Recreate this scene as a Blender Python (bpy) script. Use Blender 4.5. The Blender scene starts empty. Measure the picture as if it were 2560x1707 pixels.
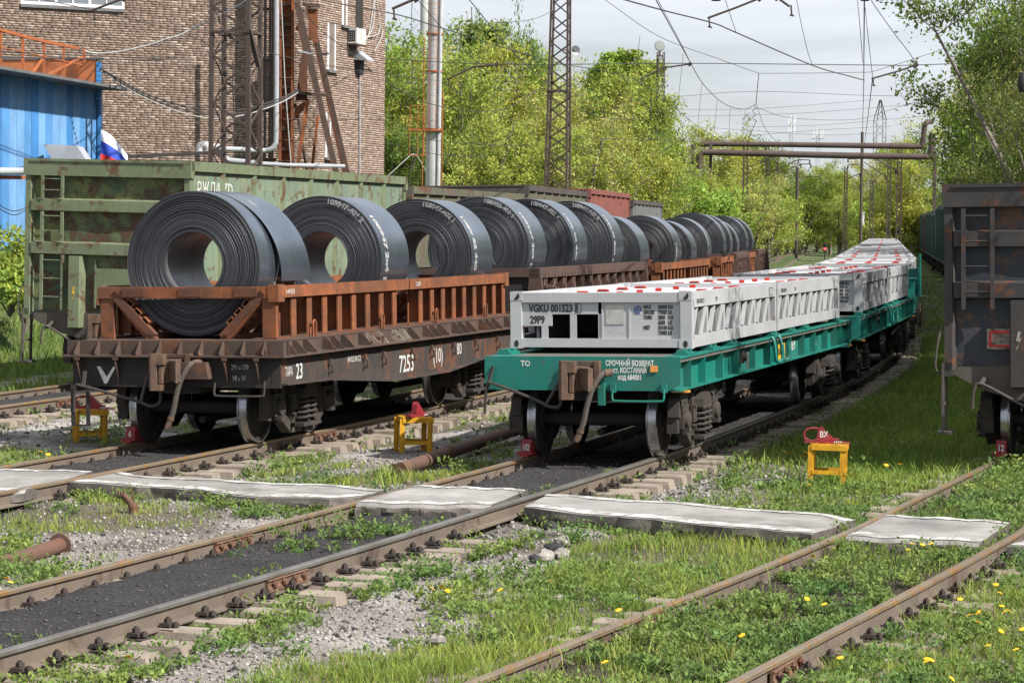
import bpy, math, random
import numpy as np
from mathutils import Vector, Matrix, Euler
R = math.radians
rng = np.random.default_rng(7)
random.seed(7)
scene = bpy.context.scene
COL = scene.collection

# ------------------------------------------------------------------ camera, sky, sun, exposure
F_PX, PITCH, ROLL, CAM_Z = 6250.0, 0.0464, 0.0098, 2.98
cam_d = bpy.data.cameras.new('camera')
cam_d.sensor_fit = 'HORIZONTAL'; cam_d.sensor_width = 36.0
cam_d.lens = F_PX / 2560 * 36.0
cam_d.clip_start = 0.5; cam_d.clip_end = 6000
cam = bpy.data.objects.new('camera', cam_d); COL.objects.link(cam)
cam.matrix_world = Matrix.Translation((0, 0, CAM_Z)) @ Matrix.Rotation(math.pi/2 - PITCH, 4, 'X') @ Matrix.Rotation(ROLL, 4, 'Z')
scene.camera = cam

SUN_AZ, SUN_EL = 56.0, 44.0        # degrees to the right of straight-behind-the-camera, and height
sdir = Vector((math.sin(R(SUN_AZ))*math.cos(R(SUN_EL)), -math.cos(R(SUN_AZ))*math.cos(R(SUN_EL)), math.sin(R(SUN_EL))))
world = bpy.data.worlds.new('World'); scene.world = world; world.use_nodes = True
wn, wl = world.node_tree.nodes, world.node_tree.links
wn.clear()
w_out = wn.new('ShaderNodeOutputWorld'); w_bg = wn.new('ShaderNodeBackground')
sky = wn.new('ShaderNodeTexSky'); sky.sky_type = 'NISHITA'; sky.sun_disc = False
sky.sun_elevation = R(SUN_EL); sky.sun_rotation = math.atan2(sdir.x, sdir.y)
sky.air_density = 1.0; sky.dust_density = 1.5; sky.ozone_density = 1.0
w_tc = wn.new('ShaderNodeTexCoord'); w_map = wn.new('ShaderNodeMapping'); w_map.inputs['Scale'].default_value = (1.2, 1.2, 5.0)
w_n = wn.new('ShaderNodeTexNoise'); w_n.inputs['Scale'].default_value = 2.6; w_n.inputs['Detail'].default_value = 9; w_n.inputs['Roughness'].default_value = 0.58
w_n.inputs['Distortion'].default_value = 0.4
w_r = wn.new('ShaderNodeValToRGB'); w_r.color_ramp.elements[0].position = 0.36; w_r.color_ramp.elements[1].position = 0.60
w_r.color_ramp.elements[0].color = (0.45, 0.45, 0.45, 1)
w_mix = wn.new('ShaderNodeMix'); w_mix.data_type = 'RGBA'
w_mix.inputs['B'].default_value = (9.5, 10.0, 10.8, 1)          # bright thin cloud
wl.new(w_tc.outputs['Generated'], w_map.inputs['Vector']); wl.new(w_map.outputs['Vector'], w_n.inputs['Vector'])
wl.new(w_n.outputs['Fac'], w_r.inputs['Fac']); wl.new(w_r.outputs['Color'], w_mix.inputs['Factor'])
wl.new(sky.outputs['Color'], w_mix.inputs['A']); wl.new(w_mix.outputs['Result'], w_bg.inputs['Color'])
w_bg.inputs['Strength'].default_value = 0.06
wl.new(w_bg.outputs['Background'], w_out.inputs['Surface'])
sun_d = bpy.data.lights.new('sun', 'SUN'); sun_d.energy = 5.0; sun_d.angle = R(0.5); sun_d.color = (1.0, 0.955, 0.88)
sun = bpy.data.objects.new('sun', sun_d); COL.objects.link(sun)
sun.rotation_euler = (-sdir).to_track_quat('-Z', 'Y').to_euler(); sun.location = (30, -30, 40)
vs = scene.view_settings
vs.view_transform = 'Standard'; vs.look = 'None'; vs.gamma = 1.0; vs.use_curve_mapping = False
vs.exposure = 0.62
scene.cycles.max_bounces = 6; scene.cycles.transparent_max_bounces = 8

# ------------------------------------------------------------------ measuring helpers (photo pixel -> place in the world)
def ray(x, y):
    u, v = (x-1280)/F_PX, (853.5-y)/F_PX
    c, s = math.cos(ROLL), math.sin(ROLL)
    u, v = u*c - v*s, u*s + v*c
    return Vector((u, math.cos(PITCH)+v*math.sin(PITCH), v*math.cos(PITCH)-math.sin(PITCH)))
def G(x, y, z=0.0):
    d = ray(x, y); t = (z-CAM_Z)/d.z
    return Vector((d.x*t, d.y*t, z))
def D(x, y, Y):
    d = ray(x, y); t = Y/d.y
    return Vector((d.x*t, Y, CAM_Z+d.z*t))

# the four curved tracks: s = metres along the container track, o = metres to its right
DS = 0.25
_s = np.arange(-22, 620, DS)
_h = np.radians(20.8 - 0.205*np.clip(_s, -22, 60))
_i0 = int(22/DS)
_x = np.concatenate([[0], np.cumsum(np.sin(_h)*DS)[:-1]]); _y = np.concatenate([[0], np.cumsum(np.cos(_h)*DS)[:-1]])
_x += -4.259 - _x[_i0]; _y += 17.527 - _y[_i0]
def o1(s): return np.interp(s, [0, 80, 170, 250, 600], [-5.37, -5.37, -8.0, -9.6, -12])
def o3(s): return np.interp(s, [-10, 0, 3, 6, 9.5, 12.8, 18.3, 40, 110, 600], [4.72, 4.97, 5.12, 5.32, 5.54, 5.66, 5.97, 6.2, 5.0, 4.9])
def o2(s): return np.interp(s, [0, 10, 17, 40, 60], [0.03, 0.06, 0.18, 0.18, 0.03])
def o0(s): return np.full_like(np.asarray(s, float), -11.1)
def TP(s, o):
    s = np.asarray(s, float)
    x, y, h = np.interp(s, _s, _x), np.interp(s, _s, _y), np.interp(s, _s, _h)
    return x + np.cos(h)*o, y - np.sin(h)*o, h
def SO(x, y):
    """nearest (s, o) for arrays of points"""
    x = np.asarray(x, float).ravel(); y = np.asarray(y, float).ravel()
    s = np.clip(y-17.5, -21, 560)
    for _ in range(6):
        px, py, h = TP(s, 0.0)
        s = np.clip(s + ((x-px)*np.sin(h) + (y-py)*np.cos(h))*0.9, -22, 600)
    px, py, h = TP(s, 0.0)
    return s, (x-px)*np.cos(h) - (y-py)*np.sin(h)

# ------------------------------------------------------------------ mesh builder
class MB:
    def __init__(self): self.v = []; self.f = []; self.m = []
    def add(self, vs, fs, mat=0):
        n = len(self.v); self.v += [tuple(p) for p in vs]
        self.f += [tuple(i+n for i in f) for f in fs]; self.m += [mat]*len(fs); return self
    def box(self, c, s, rot=None, mat=0):
        x, y, z = s[0]/2, s[1]/2, s[2]/2
        P = [Vector(p) for p in ((-x,-y,-z),(x,-y,-z),(x,y,-z),(-x,y,-z),(-x,-y,z),(x,-y,z),(x,y,z),(-x,y,z))]
        if rot is not None:
            M = rot if isinstance(rot, Matrix) else Euler(rot).to_matrix(); P = [M @ p for p in P]
        c = Vector(c)
        return self.add([p+c for p in P], [(0,3,2,1),(4,5,6,7),(0,1,5,4),(1,2,6,5),(2,3,7,6),(3,0,4,7)], mat)
    def bx(self, x0, x1, y0, y1, z0, z1, mat=0):
        return self.box(((x0+x1)/2,(y0+y1)/2,(z0+z1)/2), (x1-x0,y1-y0,z1-z0), None, mat)
    def beam(self, p, q, w, h, mat=0, up=(0,0,1)):
        p, q = Vector(p), Vector(q); d = q-p; L = d.length
        if L < 1e-6: return self
        d.normalize(); u = Vector(up)
        if abs(d.dot(u)) > 0.98: u = Vector((0,1,0))
        r = d.cross(u).normalized(); u = r.cross(d)
        M = Matrix((r, d, u)).transposed()
        return self.box((p+q)/2, (w, L, h), M, mat)
    def angle(self, p, q, w, t, mat=0, up=(0,0,1)):      # L-section
        p, q = Vector(p), Vector(q); d = (q-p).normalized(); u = Vector(up)
        if abs(d.dot(u)) > 0.98: u = Vector((0,1,0))
        r = d.cross(u).normalized(); u = r.cross(d)
        self.beam(p+u*w/2, q+u*w/2, t, w, mat, up); return self.beam(p+r*(w/2+t/2), q+r*(w/2+t/2), w, t, mat, up)
    def tube(self, path, r, n=8, mat=0, caps=True):
        P = [Vector(p) for p in path]; k = len(P)
        rr = r if hasattr(r, '__len__') else [r]*k
        T = [(P[min(i+1,k-1)]-P[max(i-1,0)]).normalized() for i in range(k)]
        u = T[0].orthogonal().normalized(); vs = []
        for i in range(k):
            u = (u - T[i]*u.dot(T[i])); u = u.normalized() if u.length > 1e-6 else T[i].orthogonal().normalized()
            w = T[i].cross(u)
            for j in range(n):
                a = 2*math.pi*j/n; vs.append(P[i] + (u*math.cos(a)+w*math.sin(a))*rr[i])
        fs = [(i*n+j, i*n+(j+1)%n, (i+1)*n+(j+1)%n, (i+1)*n+j) for i in range(k-1) for j in range(n)]
        if caps: fs += [tuple(range(n-1,-1,-1)), tuple(range((k-1)*n, k*n))]
        return self.add(vs, fs, mat)
    def prism(self, poly, axis, a, b, mat=0):            # poly in the plane across axis; axis 0:(y,z) 1:(x,z) 2:(x,y)
        def P(p, t): return {0:(t,p[0],p[1]), 1:(p[0],t,p[1]), 2:(p[0],p[1],t)}[axis]
        n = len(poly); vs = [P(p,a) for p in poly]+[P(p,b) for p in poly]
        fs = [tuple(range(n)), tuple(range(2*n-1,n-1,-1))]+[(i,i+n,(i+1)%n+n,(i+1)%n) for i in range(n)]
        return self.add(vs, fs, mat)
    def lathe(self, prof, axis=0, c=(0,0,0), n=32, mat=0, closed=False, mats=None):
        """prof: list of (along, radius)"""
        vs = []
        for (t, r) in prof:
            for j in range(n):
                a = 2*math.pi*j/n; p, q = r*math.cos(a), r*math.sin(a)
                v = {0:(t,p,q), 1:(q,t,p), 2:(p,q,t)}[axis]; vs.append((v[0]+c[0], v[1]+c[1], v[2]+c[2]))
        k = len(prof); ks = range(k if closed else k-1)
        for i in ks:
            i2 = (i+1) % k
            self.add([], [], 0)
            fs = [(i*n+j, i*n+(j+1)%n, i2*n+(j+1)%n, i2*n+j) for j in range(n)]
            if i == 0: base = len(self.v); self.v += vs
            self.f += [tuple(x+base for x in f) for f in fs]; self.m += [mats[i] if mats else mat]*n
        return self
    def mesh(self, name, mats, smooth=True, ang=32):
        me = bpy.data.meshes.new(name); me.from_pydata(self.v, [], self.f)
        for m in (mats if isinstance(mats, (list, tuple)) else [mats]): me.materials.append(m)
        me.polygons.foreach_set('material_index', self.m)
        if smooth:
            me.polygons.foreach_set('use_smooth', [True]*len(self.f)); me.update()
            try: me.set_sharp_from_angle(angle=R(ang))
            except Exception: pass
        me.update(); return me
    def obj(self, name, mats, parent=None, smooth=True, label=None, loc=None, rot=None):
        return link(name, self.mesh(name, mats, smooth), parent, label, loc, rot)
def link(name, me, parent=None, label=None, loc=None, rot=None):
    o = bpy.data.objects.new(name, me); COL.objects.link(o)
    if parent is not None: o.parent = parent
    if label: o['label'] = label
    if loc is not None: o.location = loc
    if rot is not None: o.rotation_euler = rot
    return o
def tag(o, label, cat, group=None):
    o['label'] = label; o['category'] = cat
    if group: o['group'] = group
    return o
def thing(name, label, cat, loc=(0,0,0), rot=(0,0,0), group=None):
    o = link(name, None, None, None, loc, rot); o.empty_display_size = 0.2
    return tag(o, label, cat, group)
def structure(o): o['kind'] = 'structure'; return o
def stuff(o): o['kind'] = 'stuff'; return o
def dup(o, parent=None, keep=None, label=None, loc=None, rot=None, group=None):
    c = o.copy(); COL.objects.link(c); c.parent = parent
    if label: c['label'] = label
    if group: c['group'] = group
    if loc is not None: c.location = loc
    if rot is not None: c.rotation_euler = rot
    for ch in o.children:
        if keep is None or ch.name.split('.')[0] in keep: dup(ch, c)
    return c
def raw_mesh(name, V, Fq, mat, cols=None, smooth=False):
    """numpy verts (N,3), faces (M,k) -> mesh, with optional per-face colour"""
    V = np.asarray(V, np.float32); Fq = np.asarray(Fq, np.int32); k = Fq.shape[1]
    me = bpy.data.meshes.new(name)
    me.vertices.add(len(V)); me.vertices.foreach_set('co', V.ravel())
    me.loops.add(Fq.size); me.loops.foreach_set('vertex_index', Fq.ravel())
    me.polygons.add(len(Fq)); me.polygons.foreach_set('loop_start', np.arange(0, Fq.size, k, dtype=np.int32))
    if smooth: me.polygons.foreach_set('use_smooth', np.ones(len(Fq), bool))
    me.update(calc_edges=True)
    if cols is not None:
        a = me.attributes.new('Col', 'FLOAT_COLOR', 'FACE'); c = np.ones((len(Fq), 4), np.float32); c[:, :3] = cols
        a.data.foreach_set('color', c.ravel())
    me.materials.append(mat); return me
def text(body, size, loc, rot, parent, mat, sx=1.0, align='LEFT', name='lettering', bold=0.0):
    cu = bpy.data.curves.new('lettering', 'FONT'); cu.body = body; cu.size = size; cu.align_x = align
    cu.resolution_u = 2; cu.offset = bold; cu.space_line = 1.0
    t = bpy.data.objects.new('lettering', cu)
    me = bpy.data.meshes.new_from_object(t); bpy.data.objects.remove(t); bpy.data.curves.remove(cu)
    me.transform(Matrix.Scale(sx, 4, (1,0,0)))
    me.materials.clear(); me.materials.append(mat)
    return link(name, me, parent, None, loc, rot)
FRONT = (math.pi/2, 0, 0); SIDE = (math.pi/2, 0, math.pi/2)

# ------------------------------------------------------------------ materials
def nodes(name):
    m = bpy.data.materials.new(name); m.use_nodes = True
    nt = m.node_tree; return m, nt.nodes, nt.links, nt.nodes['Principled BSDF']
def N(ns, t, **kw):
    n = ns.new('ShaderNode'+t)
    for k, v in kw.items():
        if k in n.inputs: n.inputs[k].default_value = v
        else: setattr(n, k, v)
    return n
def ramp(ns, lo, hi, c0=(0,0,0,1), c1=(1,1,1,1)):
    r = ns.new('ShaderNodeValToRGB'); e = r.color_ramp.elements
    e[0].position = lo; e[1].position = hi; e[0].color = c0; e[1].color = c1; return r
def mixc(ns, ls, fac, a, b, blend='MIX'):
    m = ns.new('ShaderNodeMix'); m.data_type = 'RGBA'; m.blend_type = blend
    for s, v in (('Factor', fac), ('A', a), ('B', b)):
        if hasattr(v, 'links'): ls.new(v, m.inputs[s])
        else: m.inputs[s].default_value = v if not isinstance(v, tuple) else (*v[:3], 1)
    return m.outputs['Result']
def coords(ns, ls, rnd=True, kind='Object'):
    tc = N(ns, 'TexCoord')
    if not rnd: return tc.outputs[kind]
    oi = N(ns, 'ObjectInfo'); ad = N(ns, 'VectorMath', operation='MULTIPLY_ADD')
    ad.inputs[1].default_value = (1,1,1)
    sc = N(ns, 'VectorMath', operation='SCALE'); sc.inputs['Scale'].default_value = 37.0
    cb = N(ns, 'CombineXYZ'); ls.new(oi.outputs['Random'], cb.inputs[0]); ls.new(oi.outputs['Random'], cb.inputs[1]); ls.new(oi.outputs['Random'], cb.inputs[2])
    ls.new(cb.outputs[0], sc.inputs[0]); ls.new(tc.outputs[kind], ad.inputs[0]); ls.new(sc.outputs[0], ad.inputs[2])
    return ad.outputs[0]
def M(name, c1, c2=None, rust=0.0, rustc=(0.16,0.055,0.02), rustc2=(0.07,0.03,0.018), scale=3.0, rough=0.65, metal=0.0,
      dirt=0.35, dirtc=(0.05,0.042,0.035), bump=0.25, streak=0.0, rscale=None, spec=0.4, fine=60.0):
    m, ns, ls, b = nodes(name); v = coords(ns, ls)
    n1 = N(ns, 'TexNoise', Scale=scale, Detail=6.0, Roughness=0.62); ls.new(v, n1.inputs['Vector'])
    r1 = ramp(ns, 0.35, 0.65); ls.new(n1.outputs['Fac'], r1.inputs['Fac'])
    c = mixc(ns, ls, r1.outputs['Color'], c1, c2 or tuple(x*0.75 for x in c1))
    if streak:
        mp = N(ns, 'Mapping'); mp.inputs['Scale'].default_value = (14, 14, 0.9); ls.new(v, mp.inputs['Vector'])
        n3 = N(ns, 'TexNoise', Scale=1.0, Detail=4.0, Roughness=0.6); ls.new(mp.outputs[0], n3.inputs['Vector'])
        r3 = ramp(ns, 0.5, 0.75); ls.new(n3.outputs['Fac'], r3.inputs['Fac'])
        mm = N(ns, 'Math', operation='MULTIPLY'); mm.inputs[1].default_value = streak; ls.new(r3.outputs['Color'], mm.inputs[0])
        c = mixc(ns, ls, mm.outputs[0], c, rustc if rust else dirtc)
    rr = None
    if rust:
        n2 = N(ns, 'TexNoise', Scale=rscale or scale*1.6, Detail=9.0, Roughness=0.7, Distortion=0.5); ls.new(v, n2.inputs['Vector'])
        t = 0.74-0.48*rust; r2 = ramp(ns, t-0.03, t+0.05); ls.new(n2.outputs['Fac'], r2.inputs['Fac'])
        n4 = N(ns, 'TexNoise', Scale=scale*7, Detail=4.0); ls.new(v, n4.inputs['Vector'])
        rc = mixc(ns, ls, n4.outputs['Fac'], rustc, rustc2); c = mixc(ns, ls, r2.outputs['Color'], c, rc); rr = r2
    if dirt:
        nd = N(ns, 'TexNoise', Scale=scale*0.7, Detail=10.0, Roughness=0.75); ls.new(v, nd.inputs['Vector'])
        rd = ramp(ns, 0.45, 0.8); ls.new(nd.outputs['Fac'], rd.inputs['Fac'])
        md = N(ns, 'Math', operation='MULTIPLY'); md.inputs[1].default_value = dirt*1.6; ls.new(rd.outputs['Color'], md.inputs[0]); md.use_clamp = True
        c = mixc(ns, ls, md.outputs[0], c, dirtc)
    ls.new(c, b.inputs['Base Color']); b.inputs['Roughness'].default_value = rough; b.inputs['Metallic'].default_value = metal
    b.inputs['Specular IOR Level'].default_value = spec
    nf = N(ns, 'TexNoise', Scale=fine, Detail=5.0, Roughness=0.7); ls.new(v, nf.inputs['Vector'])
    rg = N(ns, 'MapRange'); rg.inputs['To Min'].default_value = max(rough-0.14, 0.05); rg.inputs['To Max'].default_value = min(rough+0.18, 1); ls.new(nf.outputs['Fac'], rg.inputs['Value']); ls.new(rg.outputs[0], b.inputs['Roughness'])
    bp = N(ns, 'Bump', Strength=bump, Distance=0.01); ls.new(nf.outputs['Fac'], bp.inputs['Height'])
    if rr is not None:
        b2 = N(ns, 'Bump', Strength=0.35, Distance=0.006); ls.new(rr.outputs['Color'], b2.inputs['Height']); ls.new(bp.outputs[0], b2.inputs['Normal']); ls.new(b2.outputs[0], b.inputs['Normal'])
    else: ls.new(bp.outputs[0], b.inputs['Normal'])
    return m
def flat(name, c, rough=0.6, metal=0.0, emit=0.0):
    m, ns, ls, b = nodes(name); b.inputs['Base Color'].default_value = (*c, 1); b.inputs['Roughness'].default_value = rough; b.inputs['Metallic'].default_value = metal
    if emit: b.inputs['Emission Color'].default_value = (*c, 1); b.inputs['Emission Strength'].default_value = emit
    return m
def attr_mat(name, rough=0.8, transl=0.0, speckle=0.0, sscale=30.0, bump=0.0, huevar=0.0, spec=0.3):
    m, ns, ls, b = nodes(name); a = N(ns, 'Attribute', attribute_name='Col'); c = a.outputs['Color']
    if speckle:
        v = coords(ns, ls, rnd=False); n = N(ns, 'TexNoise', Scale=sscale, Detail=6.0, Roughness=0.75); ls.new(v, n.inputs['Vector'])
        r = ramp(ns, 0.3, 0.7, (1-speckle,)*3+(1,), (1+speckle,)*3+(1,)); ls.new(n.outputs['Fac'], r.inputs['Fac'])
        c = mixc(ns, ls, 1.0, c, r.outputs['Color'], 'MULTIPLY')
        if bump:
            bp = N(ns, 'Bump', Strength=bump, Distance=0.02); ls.new(n.outputs['Fac'], bp.inputs['Height']); ls.new(bp.outputs[0], b.inputs['Normal'])
    if huevar:
        oi = N(ns, 'ObjectInfo'); hs = N(ns, 'HueSaturation'); mr = N(ns, 'MapRange'); mr.inputs['To Min'].default_value = 0.5-huevar; mr.inputs['To Max'].default_value = 0.5+huevar*0.6
        ls.new(oi.outputs['Random'], mr.inputs['Value']); ls.new(mr.outputs[0], hs.inputs['Hue']); ls.new(c, hs.inputs['Color']); c = hs.outputs['Color']
    ls.new(c, b.inputs['Base Color']); b.inputs['Roughness'].default_value = rough; b.inputs['Specular IOR Level'].default_value = spec
    if transl:
        tr = N(ns, 'BsdfTranslucent'); ls.new(c, tr.inputs['Color']); mx = N(ns, 'MixShader', Fac=transl)
        ls.new(b.outputs[0], mx.inputs[1]); ls.new(tr.outputs[0], mx.inputs[2]); ls.new(mx.outputs[0], ns['Material Output'].inputs['Surface'])
    return m
m_rack = M('rusty_orange_steel', (0.31,0.095,0.03), (0.15,0.055,0.027), rust=0.42, rustc=(0.085,0.04,0.026), rustc2=(0.24,0.08,0.028), scale=1.7, rough=0.85, dirt=0.55, streak=0.4)
m_rackdark = M('rusty_inner_steel', (0.15,0.055,0.03), (0.09,0.04,0.025), rust=0.3, scale=2.5, rough=0.9, dirt=0.5)
m_brownrack = M('brown_rack_steel', (0.105,0.062,0.05), (0.075,0.046,0.038), rust=0.2, scale=2.5, rough=0.8, dirt=0.4)
m_deck = M('brown_wagon_steel', (0.098,0.064,0.050), (0.065,0.044,0.036), rust=0.36, rustc=(0.20,0.09,0.045), scale=2.0, rough=0.85, dirt=0.45, dirtc=(0.03,0.026,0.024))
m_deckpale = M('pale_weathered_gusset', (0.42,0.38,0.32), (0.25,0.2,0.15), rust=0.4, scale=5, rough=0.85)
m_dark = M('dark_grimy_steel', (0.032,0.027,0.025), (0.022,0.019,0.018), rust=0.25, rustc=(0.09,0.045,0.028), scale=3.0, rough=0.8, dirt=0.3)
m_side = M('black_side_girder_paint', (0.03,0.032,0.036), (0.05,0.04,0.035), rust=0.42, rustc=(0.15,0.065,0.035), scale=1.3, rough=0.75, dirt=0.35, dirtc=(0.11,0.09,0.075), streak=0.4)
m_bogie = M('bogie_casting_grime', (0.042,0.036,0.033), (0.058,0.047,0.040), rust=0.22, rustc=(0.17,0.08,0.045), scale=4, rough=0.8, dirt=0.4, dirtc=(0.02,0.018,0.017))
m_coup = M('worn_coupler_steel', (0.075,0.05,0.038), (0.14,0.085,0.055), rust=0.35, rustc=(0.20,0.085,0.045), scale=6, rough=0.7, dirt=0.3)
m_tread = M('polished_wheel_tread', (0.42,0.43,0.46), (0.33,0.33,0.36), scale=3, rough=0.24, metal=0.9, dirt=0.0, bump=0.02, fine=8)
m_rail_top = M('worn_rail_head', (0.24,0.185,0.12), (0.19,0.15,0.115), rust=0.4, rustc=(0.33,0.18,0.065), rustc2=(0.22,0.12,0.05), scale=2.5, rough=0.42, metal=0.25, dirt=0.25, bump=0.1)
m_rail_shiny = M('polished_rail_head', (0.24,0.23,0.225), (0.17,0.15,0.13), rust=0.2, rustc=(0.2,0.13,0.09), scale=2.0, rough=0.34, metal=0.5, dirt=0.2, bump=0.1)
m_rail_web = M('rail_web_steel', (0.135,0.105,0.085), (0.165,0.13,0.10), rust=0.3, rustc=(0.10,0.06,0.042), scale=1.6, rough=0.75, dirt=0.5, dirtc=(0.06,0.05,0.045))
m_fast = M('rail_fastening_steel', (0.06,0.047,0.042), rust=0.25, scale=10, rough=0.75)
m_joint = M('rusty_joint_plate', (0.18,0.095,0.06), (0.12,0.07,0.05), rust=0.4, scale=5, rough=0.8)
m_sleeper = M('weathered_concrete_sleeper', (0.33,0.275,0.225), (0.24,0.20,0.165), scale=4, rough=0.9, dirt=0.55, dirtc=(0.11,0.085,0.065), bump=0.5)
m_slab = M('crossing_concrete', (0.34,0.325,0.31), (0.23,0.22,0.208), scale=1.2, rough=0.9, dirt=0.75, dirtc=(0.09,0.083,0.077), bump=0.4)
m_white = M('worn_white_road_paint', (0.60,0.59,0.57), (0.46,0.45,0.435), rust=0.5, rustc=(0.31,0.295,0.28), rustc2=(0.23,0.22,0.205), scale=3, rough=0.8, dirt=0.2)
m_slabedge = M('broken_concrete_edge', (0.085,0.078,0.072), (0.15,0.13,0.115), scale=7, rough=0.95, dirt=0.6, bump=0.9)
m_teal = M('teal_wagon_paint', (0.004,0.19,0.152), (0.010,0.15,0.122), rust=0.2, rustc=(0.10,0.09,0.06), rustc2=(0.05,0.10,0.08), scale=1.3, rscale=7, rough=0.48, dirt=0.4, dirtc=(0.06,0.085,0.068), bump=0.08, streak=0.22)
m_tealtop = M('dusty_deck_steel', (0.10,0.12,0.11), (0.14,0.12,0.10), rust=0.3, scale=2, rough=0.85)
m_cont = M('grey_container_paint', (0.42,0.425,0.44), (0.36,0.365,0.38), rust=0.17, rustc=(0.27,0.24,0.21), rustc2=(0.20,0.15,0.12), rscale=6, scale=1.8, rough=0.5, dirt=0.2, dirtc=(0.24,0.235,0.23), bump=0.1, streak=0.1)
m_conttop = M('white_container_roof', (0.66,0.66,0.67), (0.57,0.57,0.585), rust=0.0, scale=2.5, rough=0.55, dirt=0.25, dirtc=(0.36,0.35,0.34), bump=0.1)
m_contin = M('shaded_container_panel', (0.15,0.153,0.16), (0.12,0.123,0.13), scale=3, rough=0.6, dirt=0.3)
m_red = M('red_lug_paint', (0.55,0.03,0.02), scale=6, rough=0.5, dirt=0.15)
m_redshoe = M('shade_dulled_red_shoe_paint', (0.27,0.018,0.024), (0.20,0.018,0.028), rust=0.2, scale=9, rough=0.55, dirt=0.3)  # red darkened towards purple, the dulling of shade put into the paint colour
m_yellow = M('yellow_stool_paint', (0.64,0.34,0.012), (0.52,0.26,0.012), rust=0.27, rustc=(0.12,0.06,0.022), scale=6, rough=0.5, dirt=0.25, bump=0.3)
m_orange = M('orange_reflector', (0.85,0.36,0.08), scale=8, rough=0.4, dirt=0.1)
m_black = flat('black_rubber', (0.02,0.02,0.021), 0.7)
m_hose = M('ribbed_brake_hose', (0.10,0.085,0.072), (0.07,0.06,0.052), scale=14, rough=0.85, dirt=0.4)
m_txtw = M('white_stencil_paint', (0.72,0.72,0.70), rust=0.12, rustc=(0.2,0.18,0.16), rustc2=(0.12,0.1,0.1), scale=14, rough=0.7, dirt=0.2)
m_txtk = flat('black_stencil_paint', (0.03,0.03,0.033), 0.6)
m_chalk = M('chalk_marks', (0.5,0.49,0.47), rust=0.4, rustc=(0.05,0.04,0.04), rustc2=(0.03,0.03,0.03), scale=30, rough=0.9, dirt=0)
m_blue = flat('blue_badge', (0.03,0.08,0.30), 0.5)
m_plate = M('engraved_data_plate', (0.5,0.5,0.47), (0.42,0.42,0.4), scale=25, rough=0.45, metal=0.3, dirt=0.3)
m_coilface = M('wound_strip_edges', (0.064,0.068,0.078), (0.048,0.051,0.060), scale=1.5, rough=0.5, metal=0.4, dirt=0.08, bump=0.05)
m_coilside = M('hot_rolled_strip', (0.27,0.315,0.38), (0.18,0.215,0.27), scale=0.8, rough=0.27, metal=0.85, dirt=0.15, dirtc=(0.10,0.09,0.085), bump=0.04)
m_coilbore = M('coil_bore_steel', (0.24,0.25,0.28), (0.15,0.14,0.14), rust=0.22, rustc=(0.12,0.06,0.035), scale=2, rough=0.4, metal=0.6, dirt=0.2)
m_paintmark = M('white_marking_spray', (0.46,0.46,0.47), (0.30,0.31,0.32), rust=0.42, rustc=(0.09,0.094,0.10), rustc2=(0.08,0.082,0.09), scale=18, rough=0.7, dirt=0)
m_gond = M('faded_green_wagon_paint', (0.135,0.172,0.088), (0.17,0.205,0.13), rust=0.38, rustc=(0.085,0.05,0.028), rustc2=(0.14,0.075,0.04), scale=1.6, rscale=3.2, rough=0.7, dirt=0.3, streak=0.25)
m_gondend = M('scraped_green_end_sheet', (0.16,0.18,0.06), (0.03,0.085,0.06), rust=0.5, rustc=(0.055,0.032,0.02), rustc2=(0.11,0.055,0.03), scale=2.2, rscale=2.8, rough=0.72, dirt=0.6, dirtc=(0.03,0.027,0.022))
m_gondside = M('pale_green_side_sheet', (0.22,0.265,0.175), (0.14,0.22,0.165), rust=0.34, rustc=(0.15,0.075,0.04), scale=1.1, rscale=2.8, rough=0.7, dirt=0.4, dirtc=(0.09,0.07,0.05), streak=0.55)
m_gonddirt = M('grimy_underframe', (0.072,0.062,0.056), (0.10,0.085,0.075), rust=0.15, scale=2.5, rough=0.85, dirt=0.4)
m_gond2 = M('dull_green_brown_wagon_paint', (0.10,0.125,0.08), (0.12,0.10,0.075), rust=0.35, scale=1.5, rough=0.75, dirt=0.4, streak=0.4)
m_gond3 = M('dark_rim_wagon_paint', (0.06,0.05,0.048), (0.085,0.07,0.06), rust=0.25, scale=1.5, rough=0.75)
m_gondred = M('oxide_red_wagon_paint', (0.24,0.075,0.06), (0.19,0.065,0.055), rust=0.2, scale=1.5, rough=0.75, streak=0.3)
m_gondgrey = M('grey_wagon_paint', (0.16,0.165,0.165), (0.11,0.115,0.118), rust=0.2, scale=1.5, rough=0.75, streak=0.3)
m_gondblue = M('dark_blue_wagon_paint', (0.032,0.045,0.068), (0.026,0.03,0.038), rust=0.4, rustc=(0.12,0.07,0.045), scale=1.5, rscale=4, rough=0.65, dirt=0.45, dirtc=(0.035,0.033,0.033))
m_gondblueb = M('grimy_shaded_blue_beam', (0.048,0.043,0.041), (0.034,0.033,0.036), rust=0.34, scale=2.5, rough=0.7, dirt=0.35)  # grime, and tree shade worked into the beam colour by darkening it
m_far_green = M('shaded_green_far_wagon', (0.012,0.05,0.034), (0.018,0.04,0.03), rust=0.12, scale=1.2, rough=0.6)  # green darkened in the colour itself for tree shade over this row
m_far_teal = M('shaded_blue_green_far_wagon', (0.015,0.055,0.058), (0.02,0.045,0.05), rust=0.12, scale=1.2, rough=0.6)  # blue-green darkened the same way, tree shade put into the colour
m_far_brown = M('shaded_maroon_far_wagon', (0.05,0.022,0.022), (0.042,0.024,0.022), rust=0.2, scale=1.2, rough=0.7)  # maroon darkened as well, tree shade put into the colour
m_mast = M('brown_mast_steel', (0.062,0.043,0.038), (0.085,0.06,0.05), rust=0.2, scale=2, rough=0.7, dirt=0.2)
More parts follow.
